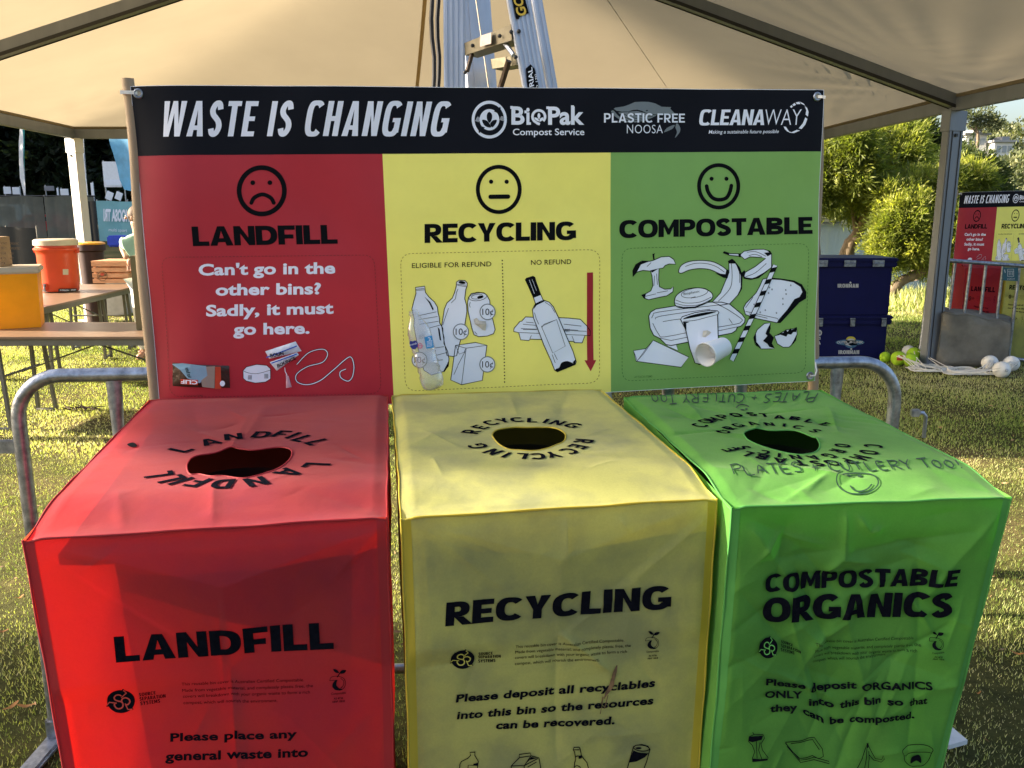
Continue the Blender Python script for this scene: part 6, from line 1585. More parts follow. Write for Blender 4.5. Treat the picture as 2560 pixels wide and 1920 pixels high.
# marker pen
M_pen = mat("marker_pen", (.008, .04, .014), .6, var=.2)
HAND = {'P': [[(0, 0), (.05, 1)], [(.02, .95), (.4, 1.02), (.55, .8), (.4, .55), (.03, .5)]], 'L': [[(0, 1), (.03, 0), (.5, .03)]], 'A': [[(0, 0), (.28, 1), (.56, -.02)], [(.12, .38), (.46, .36)]],
 'T': [[(0, .97), (.56, 1.02)], [(.28, 1), (.26, 0)]], 'E': [[(.45, 1), (.03, .97), (0, .02), (.48, 0)], [(.02, .5), (.38, .53)]], 'S': [[(.46, .9), (.25, 1.02), (.04, .8), (.2, .55), (.42, .35), (.3, .04), (0, .08)]],
 'C': [[(.5, .86), (.3, 1.02), (.03, .7), (.04, .25), (.28, -.02), (.52, .12)]], 'U': [[(0, 1), (.03, .25), (.24, -.02), (.46, .25), (.48, 1)]], 'R': [[(0, 0), (.03, 1)], [(0, .98), (.4, .98), (.48, .75), (.3, .5), (.03, .48)], [(.22, .48), (.52, 0)]],
 'Y': [[(0, 1), (.25, .52)], [(.52, 1.02), (.25, .5), (.2, 0)]], 'O': [[(.26, 1), (.03, .7), (.06, .2), (.28, 0), (.5, .3), (.48, .8), (.26, 1)]], '+': [[(.05, .45), (.4, .48)], [(.22, .75), (.2, .2)]], '!': [[(.08, 1), (.06, .35)], [(.05, .1), (.08, .02)]]}
def pen(s_, BL, BR, TL, TR, w=2.3):
    r_ = random.Random(5); out = []; x = 0; L = []
    for ch in s_:
        if ch == ' ': x += .35; continue
        dy = r_.uniform(-.08, .08); sc = r_.uniform(.85, 1.1)
        for st in HAND[ch]: L.append([(x + px * sc + r_.uniform(-.02, .02), py * sc + dy + r_.uniform(-.03, .03)) for px, py in st])
        x += .72
    m = max(p[0] for l in L for p in l); q = lambda u, v: tuple((BL[k] * (1 - u) + BR[k] * u) * (1 - v) + (TL[k] * (1 - u) + TR[k] * u) * v for k in (0, 1))
    grn.ink([ribbon(curve([q(px / m, py) for px, py in l], 4), w) for l in L], M_pen, 2, "handwriting", "top", 12)
pen("PLATES + CUTLERY TOO", (2046, 982), (1628, 986), (2034, 1003), (1634, 1006), 2.6)
pen("PLATES + CUTLERY TOO!", (1836, 1186), (2404, 1168), (1824, 1162), (2386, 1147), 3.2)
grn.ink([ribbon(curve([Kh(*p) for p in ((1240, 525), (1235, 555), (1260, 590), (1310, 612), (1380, 610), (1430, 590), (1452, 558), (1440, 527), (1400, 510), (1330, 507), (1270, 512))], 5, True), 3.2, True), fill(ell(*Kh(1297, 520), 5, 3, 12)), fill(ell(*Kh(1354, 520), 6, 3.6, 12)),
         ribbon(curve([Kh(*p) for p in ((1305, 572), (1325, 594), (1355, 602), (1395, 590), (1418, 565))], 5), 3.6)], M_pen, 2, "handwriting", "top", 12)
grn.ink([ribbon(curve([Kh(*p) for p in ((710, 166), (722, 154), (745, 148), (778, 160))], 5), 2.6), fill(ell(*Kh(742, 176), 5, 2, 10)), fill(ell(*Kh(764, 172), 4, 2, 10))], M_pen, 2, "handwriting", "top", 12)
# dark rubbed spot on the red top
red.ink([fill(curve([(322, 1108), (332, 1106), (340, 1110), (342, 1116), (330, 1118), (318, 1112)], 4, True))], M_ink, 2, "stain", "top", 8)
M_board = mat("grey_board", (.6, .62, .66), .5)
wp = [(2352, 1880), (2375, 1840), (2416, 1875), (2370, 1888)]
q = [ong(*p) for p in wp]
m_ = MB(); m_.add([p + Vector((0, 0, .035)) for p in q] + [p + Vector((0, 0, .02)) for p in q], [(0, 1, 2, 3), (7, 6, 5, 4), (0, 4, 5, 1), (1, 5, 6, 2), (2, 6, 7, 3), (3, 7, 4, 0)])
tag(m_.build("white_board", M_board), "corner of a flat white board lying on the grass by the green cover's foot", "board")

# ------------------------------------------------------------------ the same set again by the river: copies of banner and covers
bpy.context.view_layer.update()
TG = at(2402, 481, 10.1)
yaw2 = math.radians(26); roll = Matrix.Rotation(math.radians(-2.6), 4, Vector((-math.sin(0), 1, 0)))
Mt = Matrix.Translation(TG) @ Matrix.Rotation(math.radians(-12), 4, 'Z') @ Matrix.Diagonal((.62, .62, 1, 1)) @ Matrix.Rotation(-byaw, 4, 'Z') @ Matrix.Translation(-bTL)
dz = Vector((0, 0, 0))
def second(o, label, dz=0.0, group=None):
    c = copy_tree(o, None); M = Matrix.Translation((0, 0, dz)) @ Mt @ Matrix.LocRotScale(o.location, o.rotation_euler, o.scale)
    l, r, s_ = M.decompose(); c.location = l; c.rotation_euler = r.to_euler(); c.scale = s_; c['label'] = label
    if group: c['group'] = group
    return c
b2 = second(ban, "same waste banner seen smaller at the right edge, behind the concrete block")
for o, lab in ((red, "small distant red cover behind the steel barrier near the river"), (yel, "small distant yellow cover behind the steel barrier at the right edge"), (grn, "green cover just showing at the right edge behind the far barrier")):
    second(o.root, lab, .06, "cloth bin covers of the distant set")
for kx, ang, lab in ((-.03, -2.6, "thin dark pole at the left edge of the distant banner"),):
    p = TG + Vector((kx, .04, 0)); base = Vector((p.x - .12, p.y + .02, float(ground_z(p.x, p.y))))
    tag(MB().tube([base, p + Vector((0, 0, .03))], .02, 10).build("banner_pole", M_pole, None, True), lab, "pole")
# ------------------------------------------------------------------ right side: crates, block, far barrier, balls
yb = 9.35
bx0, bx1 = at(1992, 900, yb).x, at(2216, 900, yb).x
gz = float(ground_z(3.5, yb)); w_ = bx1 - bx0; cxb = (bx0 + bx1) / 2; dpt = .6
def crate(z0, z1, lab, latches, texts):
    t = thing("storage_crate", lab, "crate", (cxb, yb + dpt / 2, z0), 0, "stacked navy storage crates")
    h = z1 - z0
    MB().box((cxb, yb + dpt / 2, z0 + (h - .09) / 2), (w_ - .03, dpt - .03, h - .09), None, .012).build("crate_body", M_blue, t)
    MB().box((cxb, yb + dpt / 2, z1 - .07), (w_ + .035, dpt + .035, .06), None, .01).box((cxb, yb + dpt / 2, z1 - .02), (w_ + .055, dpt + .055, .04), None, .012).build("crate_lid", M_blue, t)
    return t
def lev(py): return at(2120, py, yb).z
zt_, zm_, zb_ = lev(645), lev(789), gz
up_ = crate(zm_, zt_, "upper navy blue storage crate with steel hinges, stacked by the river", 0, 0)
lo_ = crate(zb_, zm_, "lower navy blue storage crate with logo and latches, under the other crate", 0, 0)
for px in (2052, 2122, 2193):
    p = at(px, 658, yb); m_ = MB()
    m_.box((p.x, yb - .036, p.z), (.125, .008, .07), None, .002).tube([(p.x - .06, yb - .042, p.z), (p.x + .06, yb - .042, p.z)], .008, 8)
    for s_ in (-.045, -.015, .015, .045): m_.ball((p.x + s_, yb - .043, p.z + (.02 if s_ in (-.045, .015) else -.02)), .006, (1, .5, 1), 8, 4)
    m_.build("hinge", M_galv, up_)
for px in (2048, 2128, 2206):
    p = at(px, 807, yb); o = MB().box((p.x, yb - .04, p.z), (.05, .016, .07), None, .003).box((p.x, yb - .034, p.z + .05), (.055, .01, .015), None).build("latch", M_galv, lo_)
    MB().box((p.x, yb - .053, p.z - .01), (.03, .01, .03), None, .003).build("latch_lever", M_galv, o)
def crate_s(px, py, off):
    r = rays(px, py); s_ = (yb + .014) / r[:, 1]; P = ORI + r * s_[:, None]; P[:, 1] -= off; return P
M_silver = mat("silver_print", (.5, .5, .52), .4, .3)
for cr, cy_ in ((up_, 719), (lo_, 885)):
    cx_ = 2120 if cr is up_ else 2122
    print_on(crate_s, [heavy("IRONMAN", (cx_ - 26, cy_), (cx_ + 26, cy_), (cx_ - 26, cy_ - 9.5), (cx_ + 26, cy_ - 9.5), .28, .24, .8, .08), fill(ell(cx_ + 6, cy_ - 12.5, 2.4, 2.4, 12))], M_silver, "lettering", cr, 1)
print_on(crate_s, [fill(ell(2125, 856, 36, 7.5, 30)), fill(ell(2127, 858, 17, 12, 24))], mat("logo_teal", (.05, .14, .26), .5), "logo", lo_, 1)
print_on(crate_s, [fill(ell(2127, 849, 12, 8, 20, 180, 360))], mat("logo_gold", (.5, .42, .04), .5), "logo", lo_, 2)
print_on(crate_s, [fill(ell(2127, 851, 10, 4.5, 16, 180, 360)), fill(curve([(2126, 852), (2132, 856), (2120, 860), (2130, 866), (2112, 861), (2122, 857)], 3, True)), type_quad("OUTER", (2092, 859), (2119, 858), (2093, 853), (2119, 852), .03), type_quad("LINK", (2134, 858), (2158, 859), (2134, 852), (2158, 853), .03)], M_silver, "logo", lo_, 3)
print_on(crate_s, [fill(ell(2047, 832, 8, 8, 20)), fill([(2042, 842), (2051, 842), (2051, 849), (2042, 849)]), fill([(2042, 861), (2052, 861), (2048, 852), (2042, 852)])], M_silver, "sticker", lo_, 1)
print_on(crate_s, [fill([(2044, 844), (2049, 844), (2049, 848), (2044, 848)]), type_quad("20", (2043, 835), (2052, 835), (2043, 829), (2052, 829), .02)], M_blue, "sticker", lo_, 2)

# concrete block
k0 = ong(2337, 921); k1 = ong(2521, 917); kz = min(k0.z, k1.z) - .02
top_ = at(2350, 781, k0.y).z; dirx = (k1 - k0); dirx.z = 0; wl = dirx.length; dirx.normalize(); diry = Vector((k0.x, k0.y, 0)).normalized(); topr = at(2523, 800, k1.y).z
bm = bmesh.new(); bmesh.ops.create_cube(bm, size=1); bmesh.ops.bevel(bm, geom=bm.edges[:], offset=.018, segments=2, affect='EDGES'); bmesh.ops.subdivide_edges(bm, edges=bm.edges[:], cuts=5, use_grid_fill=True)
for v in bm.verts:
    c = v.co.copy(); n_ = math.sin(c.x * 9 + c.z * 7) * math.sin(c.y * 11 + c.x * 5) * .009 + random.uniform(-.006, .006)
    chip = .03 * max(0, math.sin(c.x * 23) * math.sin(c.y * 7 + 2)) if c.z > .45 else 0
    taper = 1 - .05 * (c.z + .5)
    w3 = k0 + dirx * ((c.x * taper + .5) * wl) + diry * ((c.y + .5) * .6); tz = top_ + (topr - top_) * sstep(np.array(c.x + .5)) ; w3.z = kz + (c.z + .5) * (float(tz) - kz) - chip
    v.co = w3 + c.normalized() * n_
me = bpy.data.meshes.new("concrete_block"); bm.to_mesh(me); bm.free()
blk = link_mesh("concrete_block", me, M_conc, None, True); tag(blk, "rough grey concrete ballast block beside the tent post", "block")
rng_ = MB().tube([k0 + dirx * .28 + diry * .3 + Vector((.05 * math.cos(q), .03 * math.sin(q), top_ - k0.z + .01 + .03 * math.sin(q))) for q in np.linspace(0, math.pi, 9)], .01, 7)
rng_.build("lifting_loop", M_tleg, blk, True) if False else None

# far barrier with uprights and a teal sign plate
cb = thing("crowd_barrier", "smaller steel crowd barrier with upright bars behind the concrete block", "barrier", at(2440, 880, 10))
ya = 9.3; yb2 = 9.05
Pa = at(2330, 648, ya); Pb = at(2600, 668, yb2 - .05); La = at(2300, 880, ya - .05); ev = (Pb - Pa)
fr = MB().tube([La, La + (Pa - La) * .6, Pa + (La - Pa) * .08, Pa + ev * .03 + Vector((0, 0, .01)), Pa + ev * .12, Pb, Pb + ev * .6], .021, 12)
fr.build("rail_frame", M_galv, cb, True)
def Ysolve(t): return ya + (yb2 - ya) * t
for (x0, y0, x1, y1) in ((2388, 661, 2372, 790), (2427, 663, 2409, 800), (2465, 666, 2448, 810), (2508, 668, 2488, 830), (2549, 671, 2521, 897)):
    t = (x0 - 2365) / 195; Yq = Ysolve(t); MB().tube([at(x0, y0 - 4, Yq), at(x0 + (x1 - x0) * (892 - y0) / (y1 - y0), 892, Yq - .01)], .0155, 9).build("upright", M_galv, cb, True)
MB().tube([at(2300, 885, ya), at(2400, 888, 9.25), at(2521, 895, 9.1), at(2600, 905, 8.95)], .02, 9).build("bottom_rail", M_galv, cb, True)
def plate(px, py, off): r = rays(px, py); P = ORI + r * (8.98 / r[:, 1])[:, None]; P[:, 1] -= off; return P
q = [Vector(v) for v in plate(np.array([2507., 2546, 2545, 2508]), np.array([668., 669, 703, 701]), 0)]
MB().add(q + [v + Vector((0, .01, 0)) for v in q], [(0, 1, 2, 3), (7, 6, 5, 4), (0, 4, 5, 1), (1, 5, 6, 2), (2, 6, 7, 3), (3, 7, 4, 0)]).build("sign_plate", mat("teal_plate", (.01, .08, .12), .4), cb)
print_on(plate, [ribbon([(2519, 673), (2534, 673), (2534, 691), (2519, 691)], 1.4, True), ribbon([(2519, 678), (2534, 678)], 1.2), ribbon([(2523, 680), (2523, 688)], 1), ribbon([(2527, 680), (2527, 688)], 1), ribbon([(2531, 680), (2531, 688)], 1), type_quad("LOCH", (2518, 699), (2536, 699), (2518, 695), (2536, 695), .0),
                 ribbon([(2511, 674), (2513, 682)], 2)], M_silver, "lettering", cb, 2)
# balls and cords
M_ball = mat("tennis_yellow", (.36, .6, .02), .75, var=.1, scale=20, trans=.1); M_wball = mat("white_ball", (.7, .7, .68), .5, var=.05)
M_redp = mat("red_patch", (.35, .02, .01), .7)
def ballt(px, py, rp, Y, m, lab, grp, patch_=None):
    p = at(px, py, Y); r = rp * p.y / FPX; p.z = max(p.z, float(ground_z(p.x, p.y)) + r)
    t = thing("net_ball", lab, "ball", p, 0, grp); MB().ball(p, r, (1, 1, 1), 24, 16).build("ball_skin", m, t, True)
    if patch_:
        d = Vector(patch_).normalized(); u = d.cross(Vector((0, 0, 1))).normalized(); v = u.cross(d); n = 7; V = []
        for j in range(n):
            for i in range(n):
                a, b = (i / (n - 1) - .5) * .8, (j / (n - 1) - .5) * .75; V.append(p + (d + u * a + v * b).normalized() * (r + .002))
        MB().add(V, [(j * n + i, j * n + i + 1, (j + 1) * n + i + 1, (j + 1) * n + i) for j in range(n - 1) for i in range(n - 1)]).build("patch", M_redp, t, True)
    else:
        MB().lathe([(.012, 0), (.016, .003), (.012, .006)], p + Vector((0, -r - .002, .01)), 12, Matrix.Rotation(math.pi / 2, 3, 'X'), False).build("valve", M_galv if m is M_wball else m, t)
    return p, r
G1 = "yellow and white balls by the tent post"; G2 = "white balls by the concrete block"
by = []
by.append(ballt(2246, 896, 18.5, 9.05, M_ball, "yellow ball with a big dark red patch, left of the other yellow balls", G1, (-.25, -1, .25)))
by.append(ballt(2278, 901, 17.5, 8.95, M_ball, "front yellow ball at the foot of the tent post", G1))
by.append(ballt(2285, 886, 18, 9.15, M_ball, "rear yellow ball with a red mark touching the tent post", G1, (.95, -.5, .1)))
by.append(ballt(2271, 879, 16, 9.3, M_wball, "white ball behind the yellow balls by the tent post", G1))
by.append(ballt(2213, 893, 14, 9.2, M_ball, "yellow ball half hidden by the corner of the lower crate", G1))
bw = []
bw.append(ballt(2473, 922, 20, 8.75, M_wball, "left white ball of three, nearest the concrete block", G2))
bw.append(ballt(2503, 934, 21, 8.4, M_wball, "middle white ball of three, lowest in front", G2))
bw.append(ballt(2526, 925, 20, 8.7, M_wball, "right white ball of three with a round valve", G2))
def cords(balls, px0, px1, py, Yc, n, lab):
    m_ = MB(); a = ong(px0, py); b = ong(px1, py)
    for k in range(n):
        c, r = random.choice(balls); q = random.uniform(-.8, .8); s0 = c + Vector((r * math.sin(q) * .9, -r * .75, r * math.cos(q) * .6))
        e = a.lerp(b, random.random()); e.z = float(ground_z(e.x, e.y)) + .03; e.y += random.uniform(-.15, .1)
        mid = s0.lerp(e, .5) + Vector((random.uniform(-.05, .05), -.1, -.02)); mid.z = max(mid.z, float(ground_z(mid.x, mid.y)) + .03)
        e2 = a.lerp(b, random.random()); e2.z = e.z; e2.y -= random.uniform(0, .15)
        P, _ = bumpy([s0, mid, e, e + Vector((random.uniform(-.06, .06), -.05, .005)), e2], 1, 1, 6); m_.tube(P, .0042, 5)
    for k in range(n // 2):
        P = [a.lerp(b, .5) + Vector(((b.x - a.x) * .5 * math.cos(q) * (1 - .08 * k), .14 * math.sin(q) + .02 * k, .035 + .012 * math.sin(q * 3 + k))) for q in np.linspace(0, 2 * math.pi, 26, endpoint=False)]
        m_.tube(P, .0045, 5, closed=True)
    return tag(m_.build("ball_net", M_rope, None, True), lab, "net")
cords(by[:3], 2270, 2392, 930, 9, 12, "loose white cord net trailing from the yellow balls")
cords(bw, 2352, 2490, 938, 8.5, 14, "loose white cord net trailing left of the white balls")
MB_ = None

# ------------------------------------------------------------------ left side: tables and what stands on them
def folding_table(lab, c, yaw, L, W, h, legx):
    t = thing("folding_table", lab, "table", (c[0], c[1], 0), yaw, "trestle tables on the lawn"); R = Matrix.Rotation(yaw, 3, 'Z'); c = Vector((c[0], c[1], 0))
    P = lambda x, y, z: c + R @ Vector((x, y, z))
    MB().box(P(0, 0, h - .01), (L, W, .02), R, .004).build("table_top", M_table, t)
    MB().box(P(0, 0, h - .045), (L - .04, W - .04, .05), R, .004).build("apron", M_tleg, t)
    MB().box(P(0, 0, h - .012), (L + .008, W + .008, .026), R, .01).build("edge_trim", M_tleg, t) if False else None
    for lx in legx:
        for sy in (-1, 1):
            for dx in (-.05, .07):
                MB().box((P(lx + dx, sy * (W / 2 - .08), h / 2 - .02)), (.028, .028, h - .05), R @ Matrix.Rotation(.03 * sy, 3, 'X') @ Matrix.Rotation(-.06 if dx > 0 else .02, 3, 'Y'), .003).build("leg", M_tleg, t)
            MB().tube([P(lx - .06, sy * (W / 2 - .08), .03), P(lx + .08, sy * (W / 2 - .08), .03)], .014, 6).build("foot_bar", M_tleg, t)
        MB().tube([P(lx, -(W / 2 - .08), h * .55), P(lx, W / 2 - .08, h * .55)], .01, 6).build("cross_bar", M_tleg, t)
        s_ = 1 if lx < 0 else -1
        MB().tube([P(lx + s_ * .03, 0, h * .55), P(lx + s_ * .8, 0, h - .06)], .007, 6).build("brace", M_tleg, t)
    return t
pF = on(-300, 838, .74); pR = on(372, 845, .74)
folding_table("long brown topped folding table in front, under the amber tub", (-3.55, 6.52), .015, 2.6, .8, .74, (-.3, .98))
folding_table("second folding table further back, under the orange drink cooler", (-4.83, 9.15), 1.60, 2.5, .8, .74, (-.95, .2, .85))
# amber tub with cream lid
bp_ = on(45, 822, .74)
tub = thing("storage_tub", "amber translucent plastic tub with cream lid on the front table", "tub", (bp_.x - .12, bp_.y + .12, .74), .42)
R = Matrix.Rotation(.42, 3, 'Z'); cc = Vector((bp_.x - .12, bp_.y + .14, .74)); hh = at(60, 672, cc.y).z - .74
def frust(m_, c, w0, d0, w1, d1, z0, z1, R):
    m_.add([c + R @ Vector((x, y, z)) for z, w, d in ((z0, w0, d0), (z1, w1, d1)) for x, y in ((-w / 2, -d / 2), (w / 2, -d / 2), (w / 2, d / 2), (-w / 2, d / 2))], [(3, 2, 1, 0), (4, 5, 6, 7), (0, 1, 5, 4), (1, 2, 6, 5), (2, 3, 7, 6), (3, 0, 4, 7)]); return m_
frust(MB(), cc, .42, .32, .45, .35, .002, hh - .03, R).build("tub_body", M_tub, tub)
MB().box(cc + Vector((0, 0, hh - .005)), (.49, .39, .05), R, .012).build("tub_lid", M_cream, tub)
# carton on the tub
ct = thing("cardboard_box", "small printed brown cardboard box standing on the amber tub", "box", cc + Vector((-.08, 0, hh + .02)), .3)
c2 = cc + Vector((-.115, -.02, hh + .021)); h2_ = at(20, 592, c2.y).z - c2.z; R2 = Matrix.Rotation(.12, 3, 'Z')
MB().box(c2 + Vector((0, 0, h2_ / 2)), (.26, .2, h2_), R2, .003).build("carton", M_card, ct)
def carton_s(px, py, off):
    r = rays(px, py); s_ = (c2.y - .118) / r[:, 1]; P = ORI + r * s_[:, None]; P[:, 1] -= off; return P
M_cprint = mat("carton_print", (.13, .08, .04), .8)
for r_, (a_, b_) in enumerate((("HONEY", "ORGANIC"), ("FIELD", "IMPORTED"), ("SUGAR", "RAW"), ("KG", "NET"), ("24", "12"))):
    y_ = 611 + 12.5 * r_
    print_on(carton_s, [type_line(a_, (2, y_), (18 - r_, y_), 6, .02), type_line(b_, (25, y_ + .5), (25 + 3.2 * len(b_), y_ + .8), 6, .02)], M_cprint, "lettering", ct, 1)
# orange cooler
cp = on(152, 726, .75); t = thing("drink_cooler", "orange round drink cooler with white lid and tap on the back table", "cooler", cp)
rr = 44 * cp.y / FPX; hc_ = at(150, 612, cp.y).z - cp.z
MB().lathe([(rr * .93, 0), (rr * .97, .012), (rr * 1.0, hc_ * .2), (rr * 1.04, hc_ * .8), (rr * 1.07, hc_ * .86), (rr * 1.17, hc_ * .9), (rr * 1.17, hc_ * .925), (rr * 1.07, hc_ * .95), (rr * 1.05, hc_ * 1.0)], cp, 40).build("cooler_body", M_orange, t, True)
MB().lathe([(rr * 1.1, hc_ * .99), (rr * 1.15, hc_ * 1.0), (rr * 1.14, hc_ * 1.1), (rr * 1.05, hc_ * 1.125), (rr * .3, hc_ * 1.13)], cp, 40).build("cooler_lid", M_cream, t, True)
MB().box(at(205, 625, cp.y - .05) if False else cp + Vector((rr * 1.15, 0, hc_ * .86)), (.03, .07, .04), None, .008).box(cp + Vector((-rr * 1.15, 0, hc_ * .86)), (.03, .07, .04), None, .008).build("handle", M_orange, t)
MB().box(cp + Vector((-.06, -rr * .95, hc_ * .11)), (.065, .03, .085), None, .01).build("tap_housing", M_orange, t)
MB().tube([cp + Vector((-.06, -rr * 1.0, hc_ * .13)), cp + Vector((-.06, -rr * 1.12, hc_ * .13))], .011, 10).tube([cp + Vector((-.06, -rr * 1.1, hc_ * .15)), cp + Vector((-.06, -rr * 1.12, hc_ * .04))], .009, 10).box(cp + Vector((-.06, -rr * 1.1, hc_ * .17)), (.035, .012, .012)).build("tap", M_galv, t, True)
def cyl(px, py, off):
    r = rays(px, py); P = []
    for i in range(len(r)):
        d = r[i]; a = d[0] ** 2 + d[1] ** 2; o_ = np.array([-cp.x, -cp.y]); R_ = rr * 1.015 + off
        b_ = 2 * (d[0] * o_[0] + d[1] * o_[1]); c_ = o_[0] ** 2 + o_[1] ** 2 - R_ * R_; D = max(b_ * b_ - 4 * a * c_, 0); s_ = (-b_ - math.sqrt(D)) / (2 * a); P.append(ORI + d * s_)
    return np.array(P)
print_on(cyl, [fill([(157, 673), (171, 673), (171, 687), (157, 687)])], M_cream, "label_patch", t, 8, 4, .004)
print_on(cyl, [fill([(146, 722), (193, 721), (192, 728), (146, 729)]), fill([(104, 722), (115, 724), (115, 730), (105, 728)])], M_black, "label_patch", t, 8, 4, .004)
print_on(cyl, [type_line("10 GALLON", (150, 727.6), (172, 727.4), 3.4, .02), type_line("SPORT", (178, 727), (190, 726.6), 3.4, .02)], M_inkw, "lettering", t, 20, 4, .004)
# wooden crate with slats
k0 = on(233, 708, .75); k1 = at(322, 706, k0.y - .02); kh = at(233, 655, k0.y).z - .75
t = thing("wooden_crate", "pale wooden slatted fruit crate with round stamp on the back table", "crate", k0)
wk = k1.x - k0.x; dk = .5
for k in range(4):
    z = .75 + kh * (.1 + .265 * k); hs = kh * .2
    MB().box((k0.x + wk / 2, k0.y, z), (wk, .012, hs), None, .002).build("slat", M_wood, t); MB().box((k0.x + wk / 2, k0.y + dk, z), (wk, .012, hs), None, .002).build("slat", M_wood, t)
    MB().box((k0.x + .008, k0.y + dk / 2, z), (.012, dk - .02, hs), None, .002).build("slat", M_wood, t); MB().box((k0.x + wk - .008, k0.y + dk / 2, z), (.012, dk - .02, hs), None, .002).build("slat", M_wood, t)
for x in (k0.x + .03, k0.x + wk - .03):
    for y in (k0.y + .02, k0.y + dk - .02): MB().box((x, y, .75 + kh / 2), (.03, .025, kh), None, .002).build("corner_post", M_wood, t)
for k in range(4): MB().box((k0.x + wk / 2, k0.y + .06 + k * .125, .75 + kh * 1.02), (wk + .02, .1, .012), None, .002).build("slat", M_wood, t)
MB().box((k0.x + wk / 2, k0.y + dk / 2, .756), (wk - .03, dk - .03, .01)).build("crate_floor", M_wood, t)
def cs(px, py, off): r = rays(px, py); P = ORI + r * ((k0.y - .008) / r[:, 1])[:, None]; P[:, 1] -= off; return P
print_on(cs, [ribbon(ell(256, 690, 12, 12, 28), 1.6, True), fill([(246, 688), (266, 684), (266, 690), (246, 694)])], M_cprint, "stamp", t, 1)
print_on(cs, [fill(ell(256, 686, 5, 3.4, 12))], mat("stamp_red", (.4, .06, .03), .7), "stamp", t, 2)
# tall carton on the front table beside the banner
k0 = on(352, 826, .74); hh = at(350, 640, k0.y).z - .74
t = thing("cardboard_box", "tall olive brown cardboard box on the front table against the banner edge", "box", k0)
MB().box((k0.x + .06, k0.y + .14, .74 + hh / 2), (.2, .25, hh), None, .003).build("carton", mat("olive_card", (.15, .12, .05), .85, var=.1), t)
def cs(px, py, off): r = rays(px, py); P = ORI + r * ((k0.y + .012) / r[:, 1])[:, None]; P[:, 1] -= off; return P
print_on(cs, [type_line(c, (345 + k * 1.4, 693 + 15 * k), (351 + k * 1.4, 693 + 15 * k), 7, .03) for k, c in enumerate("GBDOSM")], M_ink, "lettering", t, 1)
# maroon drum with yellow top, behind the cooler
p = ong(228, 700); p = at(228, 640, 11.8); gz_ = 0; t = thing("rubbish_drum", "maroon rubbish drum with yellow top behind the orange cooler", "drum", (p.x, p.y, 0))
rr = 31 * p.y / FPX; zt = at(228, 607, p.y).z
MB().lathe([(rr * .75, .05), (rr * .8, .4), (rr * .95, zt - .12), (rr * 1.12, zt - .1), (rr * 1.12, zt - .02)], (p.x, p.y, 0), 28).build("drum_body", M_maroon, t, True)
MB().lathe([(rr * 1.13, zt - .02), (rr * 1.1, zt + .0), (rr * .9, zt + .012), (rr * .3, zt + .015)], (p.x, p.y, 0), 28).build("drum_lid", M_tub, t, True)
# pale tubs on the grass beyond
q = ong(262, 792); t = thing("grey_tub", "large pale grey tub on the grass beyond the back table", "tub", q)
frust(MB(), Vector((q.x, q.y + .3, 0)), .55, .5, .68, .6, .01, .5, Matrix.Rotation(.1, 3, 'Z')).build("tub_body", mat("grey_tub_plastic", (.5, .47, .46), .6), t); MB().box((q.x, q.y + .3, .51), (.72, .64, .04), Matrix.Rotation(.1, 3, 'Z'), .01).build("tub_rim", mat("tub_rim_plastic", (.4, .37, .36), .6), t)
# small crumpled wrapper near the banner pole, on the grass
q = ong(356, 885); m_ = MB()
for k in range(4):
    m_.ball(q + Vector((.02 * k - .02, 0, .02 + .035 * k)), .022, (1, .7, 1.1), 7, 5)
m_.v = [tuple(Vector(v) + Vector([random.uniform(-.008, .008) for _ in range(3)])) for v in m_.v]
tag(m_.build("crumpled_wrapper", mat("red_white_wrapper", (.55, .3, .25), .5, var=.6, scale=30)), "crumpled red and white wrapper on the grass by the sunlit banner pole", "wrapper")

# ------------------------------------------------------------------ person bending over the table, mostly hidden by the banner
def skin_body(name, joints, edges, radii, m, parent, sub=2):
    me = bpy.data.meshes.new(name); me.from_pydata([tuple(j) for j in joints], edges, []); me.update()
    o = bpy.data.objects.new(name, me); COL.objects.link(o)
    s_ = o.modifiers.new("skin", 'SKIN'); s_.use_smooth_shade = True
    for i, r in enumerate(radii):
        v = me.skin_vertices[0].data[i]; v.radius = r if isinstance(r, tuple) else (r, r)
        v.use_root = (i == 0)
    u = o.modifiers.new("sub", 'SUBSURF'); u.levels = sub; u.render_levels = sub
    bpy.context.view_layer.update(); dg = bpy.context.evaluated_depsgraph_get()
    ev = bpy.data.meshes.new_from_object(o.evaluated_get(dg)); bpy.data.objects.remove(o)
    ev.name = name; ev.materials.clear(); return link_mesh(name, ev, m, parent, True)
yp = 9.2
hd = at(338, 545, yp); sh = at(352, 590, yp); hip = at(372, 700, yp + .1)
per = thing("person", "person in a pale green and white shirt reaching down, mostly hidden behind the banner pole", "person", (hip.x, hip.y, 0))
M_skin = mat("skin", (.5, .27, .18), .5, var=.06); M_shirt = mat("mint_shirt", (.45, .72, .58), .8, var=.2, scale=4); M_trs = mat("white_trousers", (.72, .7, .68), .8); M_hair = mat("brown_hair", (.08, .045, .025), .7)
chest = sh + Vector((.06, 0, -.12)); belly = (chest + hip) / 2
lsh = sh + Vector((-.10, -.16, -.06)); rsh = sh + Vector((.12, .18, -.03))
el = at(306, 615, yp - .1); wr_ = at(318, 648, yp - .18); hnd = wr_ + Vector((.03, -.01, -.06))
kn = Vector((hip.x - .1, hip.y - .05, .5)); ft = Vector((hip.x - .12, hip.y + .02, .07)); kn2 = Vector((hip.x + .13, hip.y, .5)); ft2 = Vector((hip.x + .16, hip.y + .05, .07))
